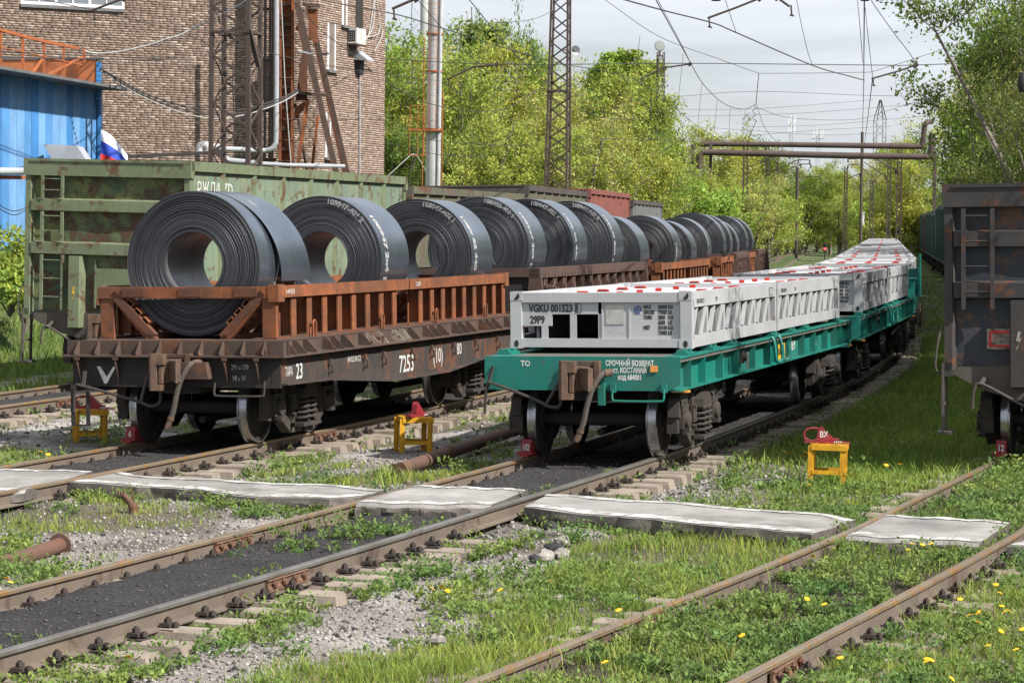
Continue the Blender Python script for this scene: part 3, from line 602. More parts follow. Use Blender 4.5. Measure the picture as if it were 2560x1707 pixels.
# ------------------------------------------------------------------ teal flat wagon
LF = 14.2
def teal_wagon(label, first):
    t = thing('flat_wagon', label, 'flat wagon', group='teal flat wagons of the container train')
    W = 1.28
    b = MB(); b.bx(-W+0.02,W-0.02,0.03,LF-0.03,1.255,1.318); b.obj('deck', m_tealtop, t, False)
    for y0, y1 in ((0.0,0.03),(LF-0.03,LF)):
        b = MB(); b.prism([(-W+0.16,0.90),(W-0.16,0.90),(W,0.98),(W,1.33),(-W,1.33),(-W,0.98)], 1, y0, y1)
        e = b.obj('end_beam', m_teal, t, False)
    for sx in (-1, 1):
        b = MB(); b.bx(*sorted((sx*1.14, sx*1.16)), 0.03, LF-0.03, 0.92, 1.25); b.bx(*sorted((sx*0.9, sx*W)), 0.03, LF-0.03, 0.895, 0.918); b.bx(*sorted((sx*1.0,sx*(W-0.002))),0.03,LF-0.03,1.30,1.322)
        b.obj('side_girder', m_teal, t, False)
    g = MB(); g.prism([(1.16,0.92),(1.262,0.92),(1.262,1.298),(1.16,1.298)], 1, -0.008, 0.008); me_st = g.mesh('stiffener', m_teal, False)
    for sx in (1, -1):
        for y in (0.72,1.62,2.75,3.9,5.1,6.3,6.95,8.1,9.3,10.4,11.6,12.6,13.2): link('stiffener', me_st, t, None, (0, y, 0), (0, 0, 0) if sx > 0 else (0, 0, math.pi)) if sx > 0 else link('stiffener', me_st, t, None, (0, y, 0), (0,0,math.pi))
    lkm = MB(); lkm.bx(-0.09,0.09,-0.22,0.22,0,0.035); lkm.bx(-0.07,0.05,-0.2,-0.08,0.035,0.07); lkm.bx(-0.07,0.05,0.08,0.2,0.035,0.07); me_lk = lkm.mesh('container_lock', m_teal, False)
    for sx in (1, -1):
        for y in (0.75,2.3,3.7,6.85,8.4,9.7,12.95): link('container_lock', me_lk, t, None, (sx*1.18, y, 1.322))
    cs = MB(); cs.bx(-0.3,0.3,0.3,LF-0.3,0.75,1.25); cs.bx(-0.9,0.9,1.5,2.2,0.78,1.25); cs.bx(-0.9,0.9,LF-2.2,LF-1.5,0.78,1.25)
    for y in (3.6,6.8,10.0): cs.bx(-1.02,1.02,y-0.1,y+0.1,0.92,1.25)
    cs.obj('centre_sill', m_dark, t, False)
    tk = MB(); tk.lathe([(-0.6,0.0),(-0.55,0.14),(-0.4,0.18),(0.4,0.18),(0.55,0.14),(0.6,0.0)], 1, (0.62,4.6,0.72), 18); tk.obj('air_reservoir', m_dark, t)
    bogie(t, 1.85, full=first); bogie(t, LF-1.85, full=first)
    coupler(t, 0.0, 1.06); coupler(t, LF, 1.06, True, False)
    b = MB(); b.tube(smooth_path([(0.42,-0.05,0.92),(0.42,-0.07,0.80),(0.5,-0.07,0.775),(1.0,-0.07,0.775),(1.08,-0.07,0.80),(1.08,-0.05,0.93)],4), 0.014, 6)
    for x in (0.42,1.08): b.bx(x-0.035,x+0.035,-0.05,-0.002,0.88,1.0)
    b.bx(0.24,0.32,-0.10,-0.002,0.72,1.06); b.obj('step_handle', m_teal, t)
    b = MB(); b.tube(smooth_path([(-1.26,-0.08,0.60),(-1.22,-0.1,0.95),(-1.12,-0.12,0.98),(-0.6,-0.16,0.80),(-0.35,-0.2,0.70),(-0.22,-0.24,0.72),(-0.2,-0.26,0.86)],4), 0.02, 7)
    for p, q in (((-1.16,-0.02,1.2),(-1.22,-0.1,0.94)),((-0.26,-0.02,1.05),(-0.44,-0.17,0.70))): b.beam(p, q, 0.05, 0.02, 0)
    b.obj('uncoupling_lever', m_bogie, t)
    b = MB(); b.bx(0.90,0.99,-0.02,-0.002,1.14,1.22); b.obj('reflector', m_orange, t, False)
    for y in (0.35, LF-0.25):
        b = MB(); b.bx(1.10,1.32,y-0.06,y+0.06,0.865,0.89); b.obj('step_cap', m_orange, t, False)
    for k in range(2):
        y = 6.25+k*0.55; P = [(1.29,y,1.33),(1.33,y,1.25),(1.36,y,1.0),(1.40,y+0.05,0.96),(1.44,y+0.1,1.02),(1.43,y+0.1,1.22)]
        b = MB(); b.tube(smooth_path(P,3), 0.028, 6); b.obj('lashing_hook', m_teal, t)
    b = MB(); b.bx(1.161,1.168,4.95,5.55,0.93,1.28); b.obj('grey_patch', M('grey_patch_paint',(0.12,0.12,0.125)), t, False)
    b = MB(); b.bx(1.16,1.22,4.35,4.5,1.03,1.2); b.tube([(1.2,4.42,1.12),(1.27,4.42,1.12)],0.06,10); b.obj('load_valve', m_dark, t)
    b = MB(); b.bx(1.162,1.17,7.06,8.05,0.93,1.295); b.obj('yellow_name_panel', M('yellow_panel_paint',(0.78,0.42,0.01),rough=0.45,dirt=0.1), t, False)
    if first:
        text('TO', 0.10, (-0.80,-0.003,1.205), FRONT, t, m_txtw, 0.9, bold=0.002)
        for k, (tx, sz) in enumerate((('СРОЧНЫЙ ВОЗВРАТ',0.094),('ст. КОСТАНАЙ',0.092),('код 684001',0.094))):
            text(tx, sz, (0.63,-0.003,1.215-0.088*k), FRONT, t, m_txtw, 0.66, 'CENTER', bold=0.0035)
    else: text('TO', 0.10, (-0.80,-0.003,1.205), FRONT, t, m_txtw, 0.9)
    text('KP\n15.02.2015', 0.115, (1.164,0.80,1.16), SIDE, t, m_txtw, 0.55); text('ДР\n15.02.2023', 0.115, (1.164,1.68,1.16), SIDE, t, m_txtw, 0.7)
    text('СОБСТВЕННИК ТОО ИСКОМТРАНС', 0.06, (1.164,2.82,1.16), SIDE, t, m_txtw, 0.6); text('www.eastcomtrans.kz', 0.06, (1.164,2.82,1.0), SIDE, t, m_txtw, 0.8)
    text('15.02.2023', 0.08, (1.164,4.0,1.15), SIDE, t, m_txtw, 0.5); text('ПРИБЕЛ', 0.12, (1.164,4.0,0.97), SIDE, t, m_txtw, 0.7)
    text('COMTRANS', 0.15, (1.173,7.10,1.0), SIDE, t, m_txtk, 0.85, bold=0.003); text('90980879', 0.26, (1.164,8.18,1.02), SIDE, t, m_txtw, 0.8, bold=0.003)
    text('ТАРА 20,7\nГРУЗ 69Т', 0.09, (1.164,9.4,1.14), SIDE, t, m_txtw, 1.0); text('ДР 15.02.2023', 0.11, (1.164,10.5,1.0), SIDE, t, m_txtw, 0.8)
    return t
fw1 = teal_wagon('nearest teal flat wagon, its end beam stencilled СРОЧНЫЙ ВОЗВРАТ', True)
place(fw1, o2, 15.0, LF)
S2 = 30.5; PITCH2 = 15.5
fw2 = teal_wagon('second teal flat wagon, with a handbrake wheel and steps at its far end', True)
place(fw2, o2, S2, LF)
b = MB(); b.lathe([(-0.015,0.26),(0.015,0.28),(0.0,0.30),(-0.03,0.28)], 0, (1.45,LF-0.05,0.88), 24, closed=True)
for k in range(4): b.beam((1.45,LF-0.05,0.88),(1.45,LF-0.05+0.27*math.cos(k*math.pi/2+0.4),0.88+0.27*math.sin(k*math.pi/2+0.4)),0.02,0.02)
b.tube([(1.1,LF-0.05,0.88),(1.47,LF-0.05,0.88)],0.02,6); b.obj('brake_wheel', m_coup, fw2)
b = MB(); b.bx(0.75,1.28,LF+0.02,LF+0.5,1.25,1.75); b.bx(0.70,1.33,LF,LF+0.55,1.75,1.79); b.bx(0.7,1.33,LF,LF+0.55,1.21,1.25); b.obj('brake_cabinet', m_teal, fw2, False)
b = MB(); b.bx(1.36,1.40,LF+0.5,LF+0.9,1.3,2.35); b.bx(0.8,1.38,LF+0.92,LF+0.96,1.3,2.0); b.obj('end_guard', m_teal, fw2, False)
for k in range(7):
    b = MB(); b.bx(1.15,1.55,LF+0.45,LF+0.75,1.32-0.09*k,1.335-0.09*k); b.bx(1.15,1.17,LF+0.45,LF+0.75,1.29-0.09*k,1.335-0.09*k); b.obj('step_tread', m_tealtop, fw2, False)
wagons2 = [fw1, fw2]
ORD = ['third','fourth','fifth','sixth','seventh','eighth','ninth','tenth','eleventh','twelfth','thirteenth','fourteenth']
keep_far = {'deck','end_beam','side_girder','axle','wheel','side_frame','centre_sill','container_lock'}
for k in range(11):
    w = dup(fw1, None, keep_far if k > 0 else keep_far | {'stiffener','bolster'}, '%s teal flat wagon from the camera in the container train' % ORD[k])
    place(w, o2, S2+PITCH2*(k+1), LF); wagons2.append(w)

# ------------------------------------------------------------------ half-height containers
LC, WC, HC = 6.058, 1.219, 0.74
def cbox(b, x0, x1, y0, y1, z0, z1): b.bx(x0,x1,y0,y1,z0,z1)
cc = MB(); cc.box((0,0,0),(0.17,0.17,0.118)); me_casting = cc.mesh('corner_casting', m_cont, False)
ch = MB(); ch.lathe([(0,0.032),(0.001,0.032),(0.001,0.0)],1,(0,-0.088,0),14); ch.v = [(x*0.95,y,z*1.4) for x,y,z in ch.v]; 
cs_ = MB(); cs_.lathe([(0,0.045),(0.001,0.0)],1,(0,-0.089,0),18); 
hole_b = MB(); hole_b.prism([(0.03*math.cos(a),0.045*math.sin(a)) for a in np.linspace(0,2*math.pi,15)[:-1]],1,-0.0885,-0.080); me_hole = hole_b.mesh('casting_slot', m_black, False)
hole_t = MB(); hole_t.prism([(0.045*math.cos(a),0.05*math.sin(a)) for a in np.linspace(-2.3,0.9,12)],1,-0.0885,-0.080); me_holet = hole_t.mesh('casting_slot', m_black, False)
hole_s = MB(); hole_s.prism([(0.03*math.cos(a),0.045*math.sin(a)) for a in np.linspace(0,2*math.pi,15)[:-1]],0,0.080,0.0885); me_holes = hole_s.mesh('casting_slot', m_black, False)
lg = MB(); lg.prism([(-0.10,0.0),(0.10,0.0),(0.065,0.04),(-0.065,0.04)],1,-0.03,0.03); lg.bx(-0.06,0.06,-0.034,-0.03,0.004,0.02,1); me_lug = lg.mesh('lifting_lug', [m_red, m_black], False)
rp = MB(); rp.bx(-0.045,0.045,-0.012,0.012,0,0.05); me_redpatch = rp.mesh('red_mark', m_red, False)
fp = MB()   # folded side plate leaning one way, narrow bar the other way
fp.add([(0,0.06,0.17),(0,0.30,0.17),(0,0.62,0.52),(0,0.40,0.52),(-0.10,0.14,0.17),(-0.10,0.34,0.17),(-0.10,0.66,0.52),(-0.10,0.46,0.52)],[(0,1,2,3),(7,6,5,4),(1,5,6,2),(0,3,7,4)]); me_fold = fp.mesh('side_plate', m_cont, False)
fb2 = MB(); fb2.beam((-0.03,0.02,0.52),(-0.03,-0.24,0.17),0.06,0.05,0,(1,0,0)); me_sbar = fb2.mesh('side_brace', m_cont, False)
fv = MB(); fv.bx(-0.08,-0.01,0.62,0.72,0.165,0.525); me_spost = fv.mesh('side_post', m_cont, False)
def container(label, code, detail=True):
    t = thing('half_height_container', label, 'container', group='grey half-height containers on the teal wagons')
    b = MB()
    for sx in (-1,1):
        b.bx(*sorted((sx*WC, sx*(WC-0.10))), 0.09, LC-0.09, 0.53, HC-0.012); b.bx(*sorted((sx*WC, sx*(WC-0.10))), 0.09, LC-0.09, 0.01, 0.165)
    for y0,y1 in ((0.005,0.10),(LC-0.10,LC-0.005)):
        b.bx(-WC+0.08,WC-0.08,y0,y1,0.60,HC-0.015); b.bx(-WC+0.08,WC-0.08,y0,y1,0.012,0.125)
        for sx in (-1,1): b.bx(*sorted((sx*WC, sx*(WC-0.15))), y0-0.003, y1+0.05 if y0<1 else y1+0.003, 0.11, HC-0.11)
    b.obj('frame', m_cont, t, False)
    for sx in (-1,1):
        for y in (0.082, LC-0.082):
            for z in (0.059, HC-0.058):
                c = link('corner_casting', me_casting, t, None, (sx*(WC-0.083), y, z))
                if detail and y < 1: link('casting_slot', me_hole if z < 0.3 else me_holet, c)
    b = MB(); b.bx(-WC+0.1,WC-0.1,0.1,LC-0.1,0.640,0.668); b.obj('roof', m_conttop, t, False)
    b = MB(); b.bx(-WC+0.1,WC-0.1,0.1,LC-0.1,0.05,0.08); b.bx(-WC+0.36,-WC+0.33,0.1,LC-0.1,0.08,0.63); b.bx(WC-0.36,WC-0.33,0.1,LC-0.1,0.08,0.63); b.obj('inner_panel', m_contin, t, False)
    for k, y in enumerate((0.7,1.85,3.0,4.15,5.3)):
        for sx in (-1,1): link('lifting_lug', me_lug, t, None, (sx*0.72, y, 0.668))
        link('red_mark', me_redpatch, t, None, (0.02, y+0.3, 0.668))
    nb = 5; pitch = (LC-0.45)/nb
    for sx in (-1,1):
        for k in range(nb):
            y = 0.42+k*pitch
            for me in (me_fold, me_sbar, me_spost):
                if sx > 0: link(me.name.split('.')[0], me, t, None, (WC-0.012, y, 0))
                else:
                    if me is me_fold: link('side_plate', me, t, None, (-WC+0.012, LC-y, 0), (0,0,math.pi))
    # end panel with three openings
    b = MB(); y0, y1 = 0.045, 0.06
    xs = [-WC+0.15,-0.80,-0.72,-0.40,-0.31,0.03,0.11]
    b.bx(-WC+0.15,-0.037,y0,y1,0.443,0.60); b.bx(-WC+0.15,-0.66,y0-0.001,y1,0.29,0.443)
    for a, c in ((-0.806,-0.717),(-0.418,-0.33),(-0.037,0.02)): b.bx(a,c,y0,y1,0.12,0.45)
    b.bx(0.02,WC-0.15,y0,y1,0.12,0.60); b.bx(0.012,0.03,y0-0.012,y0,0.12,0.60); b.bx(0.375,0.395,y0-0.012,y0,0.12,0.60)
    b.obj('end_panel', m_cont, t, False)
    if detail:
        b = MB(); b.bx(0.068,0.315,y0-0.008,y0,0.31,0.56); b.obj('data_plate', m_plate, t, False)
        b = MB(); b.bx(0.44,0.55,y0-0.004,y0,0.445,0.56); o = b.obj('badge', m_white, t, False)
        bb = MB(); bb.lathe([(0,0.05),(0.002,0.05),(0.002,0.036),(0,0.036)],1,(0.495,y0-0.007,0.502),20,closed=True)
        star = [((0.034 if i%2==0 else 0.013)*math.sin(i*math.pi/5)+0.495,(0.034 if i%2==0 else 0.013)*math.cos(i*math.pi/5)+0.502) for i in range(10)]
        bb.prism(star,1,y0-0.007,y0-0.004); bb.obj('emblem', m_blue, o, False)
        text(code, 0.138, (-0.975,y0-0.003,0.475), FRONT, t, m_txtk, 0.72, bold=0.006); 
        b = MB()
        for a in ((-0.345,-0.337,0.462,0.585),(-0.272,-0.264,0.462,0.585),(-0.345,-0.264,0.462,0.469),(-0.345,-0.264,0.578,0.585)): b.bx(a[0],a[1],y0-0.004,y0-0.001,a[2],a[3])
        b.obj('check_digit_box', m_txtk, t, False)
        text('29P9', 0.138, (-0.96,y0-0.004,0.325), FRONT, t, m_txtk, 0.72, bold=0.006)
        text('MAX\nGROSS\nTARE\n\nNET', 0.067, (0.57,y0-0.003,0.515), FRONT, t, m_txtk, 0.70, bold=0.004); text('36000 KG\n79365 LB\n2850   KG\n6283   LB\n33150 KG\n73082 LB', 0.067, (0.765,y0-0.003,0.515), FRONT, t, m_txtk, 0.70, bold=0.004)
        text(code, 0.085, (WC+0.002,0.30,0.575), SIDE, t, m_txtk, 0.85, bold=0.002); text('29P9', 0.085, (WC+0.002,1.5,0.575), SIDE, t, m_txtk, 0.9)
        b = MB(); 
        for a in ((5.45,5.462,0.55,0.67),(5.76,5.772,0.55,0.67),(5.45,5.772,0.55,0.558),(5.45,5.772,0.662,0.67)): b.bx(WC+0.001,WC+0.003,*a)
        b.obj('plate_outline', m_txtk, t, False); text('BIC\n1715', 0.05, (WC+0.002,5.49,0.615), SIDE, t, m_txtk, 1.2)
        text(code, 0.13, (-0.62,0.24,0.672), (0,0,0), t, m_txtk, 1.0, bold=0.002)
    return t
codes = ['VGKU 001523 3','VGKU 001310 9','VGKU 001316 4','VGKU 001340 0','VGKU 001505 4']
ci = 0
def cloc(w, y):
    return w.matrix_basis @ Vector((0, y, 1.39))
bpy.context.view_layer.update()
for k, w in enumerate(wagons2[:3]):
    for j in range(2):
        L = ['grey container on the nearest teal wagon, end marked VGKU 001523 and 29P9', 'grey container on the rear half of the nearest teal wagon', 'grey container on the front half of the second teal wagon', 'grey container on the far half of the second teal wagon', 'grey container on the front half of the third teal wagon', 'grey container on the rear half of the third teal wagon'][k*2+j]
        c = container(L, codes[min(k*2+j, 4)], True); c.location = cloc(w, 0.98+j*6.16); c.rotation_euler = w.rotation_euler
        cfar = c
keep_c = {'frame','corner_casting','roof','inner_panel','lifting_lug','red_mark','side_plate','side_post','end_panel'}
keep_c2 = {'frame','roof','inner_panel','red_mark','end_panel'}
for k, w in enumerate(wagons2[3:]):
    for j in range(2):
        c = dup(cfar, None, keep_c if k < 2 else keep_c2, 'grey container on the %s half of the %s teal wagon from the camera' % (('front','rear')[j], ORD[k+1]))
        c.location = cloc(w, 0.98+j*6.16); c.rotation_euler = w.rotation_euler
# ------------------------------------------------------------------ coil wagons
LW = 11.4
gs1 = MB(); gs1.prism([(0,0),(0.19,0),(0.0,0.185)], 1, -0.006, 0.006); 
gse = MB(); gse.prism([(0,1.215),(-0.15,1.215),(-0.16,1.24),(-0.02,1.40),(0,1.40)], 0, -0.007, 0.007); me_gus_end = gse.mesh('gusset', m_deck, False)
gss = MB(); gss.prism([(0,1.215),(0.20,1.215),(0.205,1.235),(0.06,1.385),(0,1.39)], 1, -0.007, 0.007); me_gus_side = gss.mesh('gusset', m_deck, False)
me_gus_pale = me_gus_side.copy(); me_gus_pale.materials.clear(); me_gus_pale.materials.append(m_deckpale)
def coil_wagon(label, first):
    t = thing('coil_wagon', label, 'freight wagon', group='flat wagons loaded with steel coils')
    W = 1.60
    b = MB(); b.bx(-W+0.2,W-0.2,0.17,LW-0.17,1.38,1.41); b.bx(-W,W,-0.02,LW+0.02,1.19,1.215); b.obj('deck', m_deck, t, False)
    b = MB()
    for y0, y1 in ((0.145,0.17),(LW-0.17,LW-0.145)): b.bx(-W,W,y0,y1,1.215,1.41)
    for sx in (-1,1): b.bx(*sorted((sx*(W-0.2),sx*(W-0.22))),0.17,LW-0.17,1.215,1.39)
    b.bx(W-0.2,W-0.05,0.03,0.05,1.215,1.40); b.bx(W-0.05,W-0.03,0.03,0.20,1.215,1.40)
    b.obj('deck_edge', m_deck, t, False)
    for y, r in ((0.145,0),(LW-0.145,math.pi)):
        for k in range(10): link('gusset', me_gus_end, t, None, ((-1.42+k*0.30)*(1 if r==0 else -1), y, 0), (0,0,r))
    for sx in (1,-1):
        for k, y in enumerate(np.sort(np.concatenate([np.arange(0.45,LW-0.4,0.72), np.arange(0.78,LW-0.4,1.44)]))):
            pale = sx > 0 and first and 7 <= k <= 10
            link('gusset', me_gus_pale if pale else me_gus_side, t, 'whitish weathered gusset' if pale else None, (sx*(W-0.2), y, 0), (0,0,0 if sx>0 else math.pi))
    b = MB(); b.bx(-1.5,1.5,LW-0.14,LW-0.10,0.79,1.19); b.obj('end_beam', m_dark, t, False)
    b = MB(); b.bx(-1.5,1.5,0.10,0.14,0.79,1.19)
    b.bx(1.38,1.5,0.095,0.10,0.83,1.15); b.bx(1.15,1.5,0.09,0.10,0.79,0.83)
    e = b.obj('end_beam', m_dark, t, False)
    br = MB(); br.prism([(0.09,1.18),(-0.03,1.18),(-0.03,1.10),(0.09,0.84)],0,-0.008,0.008); br.bx(-0.035,0.035,-0.035,0.0,1.15,1.185); mbr = br.mesh('bracket', m_deck, False)
    for x in (-1.38,-0.82,0.75,1.2): link('bracket', mbr, t, None, (x,0.005,0))
    for sx in (1,-1):
        b = MB(); zb = [(0.14,0.85),(1.7,0.83),(4.4,0.66),(LW-4.4,0.66),(LW-1.7,0.83),(LW-0.14,0.85)]
        b.prism([(0.14,1.19)]+zb+[(LW-0.14,1.19)], 0, *sorted((sx*1.46,sx*1.48)))
        for p, q in zip(zb[:-1], zb[1:]): b.beam((sx*1.46,p[0],p[1]-0.012),(sx*1.46,q[0],q[1]-0.012),0.26,0.024)
        b.obj('side_girder', m_side, t, False)
    hk = MB(); hk.tube(smooth_path([(1.48,0,1.05),(1.55,0,1.0),(1.55,0,0.92),(1.5,0,0.9)],3),0.016,6); hk.bx(1.48,1.53,-0.03,0.03,1.02,1.09); mhk = hk.mesh('lashing_eye', m_deck)
    for y in (1.9,3.3,4.1,5.4,6.3,7.4,8.6,9.8): link('lashing_eye', mhk, t, None, (0, y, 0))
    b = MB(); b.bx(-0.3,0.3,0.2,LW-0.2,0.7,1.19); b.bx(-1.1,1.1,1.5,2.2,0.8,1.19); b.bx(-1.1,1.1,LW-2.2,LW-1.5,0.8,1.19)
    for y in (3.4,5.7,8.0): b.bx(-1.45,1.45,y-0.1,y+0.1,0.8,1.19)
    b.obj('centre_sill', m_dark, t, False)
    bogie(t, 1.85, full=first); bogie(t, LW-1.85, full=first)
    coupler(t, 0.09, 1.02, hz=0.03); coupler(t, LW-0.09, 1.02, True, False)
    if first:
        b = MB(); b.tube(smooth_path([(0.62,-0.02,0.86),(0.62,-0.05,0.72),(0.7,-0.06,0.69),(1.25,-0.06,0.69),(1.32,-0.05,0.72),(1.32,-0.02,0.88)],4),0.015,6); b.obj('step_handle', m_bogie, t)
        b = MB(); b.tube(smooth_path([(-1.42,-0.05,0.45),(-1.38,-0.07,0.78),(-1.25,-0.08,0.80),(-0.5,-0.10,0.62),(-0.25,-0.14,0.55),(-0.12,-0.16,0.60),(-0.10,-0.16,0.72)],4),0.02,7)
        b.beam((-1.27,0.0,1.0),(-1.27,-0.07,0.78),0.05,0.02); b.beam((-0.36,0.0,0.95),(-0.42,-0.1,0.6),0.05,0.02); b.obj('uncoupling_lever', m_bogie, t)
        b = MB(); 
        for x in (-1.44,-1.22): b.beam((x,-0.03,0.82),(x+0.01,-0.05,0.28),0.055,0.02,0,(0,1,0))
        b.beam((-1.44,-0.05,0.28),(-1.2,-0.05,0.28),0.05,0.02); b.obj('hanging_step', m_dark, t, False)
        b = MB(); b.prism([(0.16,1.13),(0.52,1.13),(0.55,0.95),(0.55,0.91),(0.08,0.91),(0.08,0.96)],1,-0.10,0.09); b.obj('draft_box', m_deck, t, False)
        b = MB(); b.prism([(-1.14,1.06),(-1.09,1.06),(-0.98,0.89),(-1.01,0.83),(-1.035,0.83)],1,0.090,0.094); b.prism([(-0.90,1.06),(-0.86,1.06),(-1.0,0.83),(-1.035,0.83),(-1.02,0.89)],1,0.0905,0.0945); b.obj('painted_mark', m_txtw, t, False)
        text('299 x 298', 0.10, (0.80,0.094,1.03), FRONT, t, m_chalk, 0.62); text('98 x 97', 0.10, (0.82,0.094,0.88), FRONT, t, m_chalk, 0.62)
        text('ТАРА', 0.17, (1.484,0.30,0.93), SIDE, t, m_txtw, 0.6); text('23', 0.30, (1.484,0.68,0.88), SIDE, t, m_txtw, 0.85, bold=0.003)
        text('АРО5.04.22', 0.12, (1.484,2.65,1.0), SIDE, t, m_txtw, 0.9)
        text('7253', 0.36, (1.484,4.85,0.74), SIDE, t, m_txtw, 0.95, bold=0.003); text('(10)', 0.33, (1.484,6.45,0.80), SIDE, t, m_txtw, 0.9); text('80', 0.26, (1.484,7.65,0.88), SIDE, t, m_txtw, 1.0)
    return t
cw1 = coil_wagon('front brown coil wagon with a white V painted on its end beam', True)
place(cw1, o1, 14.75, LW)
cws = [cw1]
keep_cw = {'deck','deck_edge','end_beam','side_girder','centre_sill','axle','wheel','side_frame','spring','bolster','gusset','axle_box_cover'}
for k, s in enumerate((27.6, 40.0, 52.4, 64.8)):
    w = dup(cw1, None, keep_cw, ['second brown coil wagon, behind the front one, carrying a dark brown rack','third brown coil wagon, under the low coils behind the dark brown rack','fourth brown coil wagon, carrying an orange and a brown rack','last brown coil wagon at the far end of the coil train'][k])
    place(w, o1, s, LW); cws.append(w)
ZD = 1.41
def frame_obj(t, name, mats): pass
rpost = MB(); rpost.bx(1.10,1.29,-0.012,0.012,0.05,0.57); rpost.bx(1.275,1.295,-0.085,0.085,0.03,0.57); rpost.bx(1.09,1.11,-0.07,0.07,0.03,0.57); me_rpost = rpost.mesh('post', m_rack, False)
rstr = MB(); rstr.beam((1.10,0,0.62),(0.50,0,0.03),0.10,0.10); me_rstr = rstr.mesh('saddle_strut', m_rackdark, False)
sqt = MB(); n4 = 0.055
for w_ in (0,): 
    for a in ((-n4,n4,n4-0.008,n4),(-n4,n4,-n4,-n4+0.008)): sqt.bx(a[0],a[1],0,5.0,a[2],a[3])
    sqt.bx(-n4,-n4+0.008,0,5.0,-n4+0.008,n4-0.008); sqt.bx(n4-0.008,n4,0,5.0,-n4+0.008,n4-0.008)
me_sq = sqt.mesh('square_tube', m_rack, False)
def orange_rack(label, L, fe=True, re=False, num=None):
    t = thing('coil_rack', label, 'coil rack', group='rusty steel racks holding the coils')
    for sx in (-1,1):
        b = MB(); b.bx(*sorted((sx*1.31,sx*1.17)),0.13 if fe else 0.0,L-(0.13 if re else 0.0),0.57,0.70); b.bx(*sorted((sx*1.33,sx*1.31)),0.13 if fe else 0,L-(0.13 if re else 0.0),0.555,0.715); b.obj('top_rail', m_rack, t, False)
        b = MB(); b.bx(*sorted((sx*1.30,sx*1.12)),0.0,L,0.0,0.03); b.bx(*sorted((sx*0.6,sx*0.5)),0.0,L,0.0,0.06); b.obj('base_rail', m_rackdark, t, False)
        for y in np.arange(0.62,L-0.1,0.57): link('post', me_rpost, t, None, (0,y,0), (0,0,0) if sx>0 else (0,0,math.pi))
        for y in np.arange(0.05,L,0.57): link('saddle_strut', me_rstr, t, None, (0,y,0), (0,0,0) if sx>0 else (0,0,math.pi))
        for q in (0.30,0.44,0.58):
            o = link('square_tube', me_sq, t, None, (sx*(0.40+q*0.80), 0.02, q*0.86-0.03), (0, -sx*R(45), 0)); o.scale = (1, (L-0.04)/5.0, 1)
    for on, y in ((fe,0.0),(re,L-0.13)):
        if not on: continue
        b = MB(); b.bx(-1.32,1.18,y,y+0.13,0.55,0.70); b.bx(1.18,1.335,y-0.01,y+0.2,0.50,0.73); b.bx(-1.335,-1.30,y,y+0.13,0.46,0.55); b.obj('end_rail', m_rack, t, False)
        for sx in (-1,1):
            b = MB(); b.bx(*sorted((sx*1.09,sx*1.28)),y+0.02,y+0.11,0.0,0.55); b.obj('corner_post', m_rack, t, False)
            b = MB(); b.beam((sx*1.04,y+0.06,0.54),(sx*0.50,y+0.06,0.03),0.10,0.14,0,(0,1,0)) if False else b.add([(sx*1.12,y+0.02,0.55),(sx*0.98,y+0.02,0.55),(sx*0.46,y+0.02,0.0),(sx*0.62,y+0.02,0.0),(sx*1.12,y+0.11,0.55),(sx*0.98,y+0.11,0.55),(sx*0.46,y+0.11,0.0),(sx*0.62,y+0.11,0.0)],[(0,1,2,3),(7,6,5,4),(0,4,5,1),(1,5,6,2),(2,6,7,3),(3,7,4,0)])
            b.obj('diagonal_brace', m_rack, t, False)
        pp = MB(); pp.bx(-0.16,0.16,-0.014,0.0,0.57,0.68); me_pp = pp.mesh('welded_plate', m_rackdark, False)
        for x in (-0.78,0.05,0.86): link('welded_plate', me_pp, t, None, (x,y-0.001,0))
    lp = MB(); lp.tube(smooth_path([(1.36,-0.05,0.0),(1.36,-0.05,0.18),(1.36,0,0.22),(1.36,0.05,0.18),(1.36,0.05,0.0)],4),0.016,6); me_lp = lp.mesh('lifting_loop', m_rack)
    for y in (1.2,3.9): 
        if y < L-0.3: link('lifting_loop', me_lp, t, None, (0,y,0))
    if num: text(num, 0.09, (1.332,0.25,0.60), SIDE, t, m_txtw, 1.2)
    return t
bpost = MB(); bpost.bx(1.20,1.37,-0.22,-0.02,0.03,0.62); bpost.bx(1.37,1.385,-0.04,0.0,0.03,0.62); bpost.bx(1.37,1.40,-0.20,-0.04,0.30,0.45); me_bpost = bpost.mesh('post', m_brownrack, False)
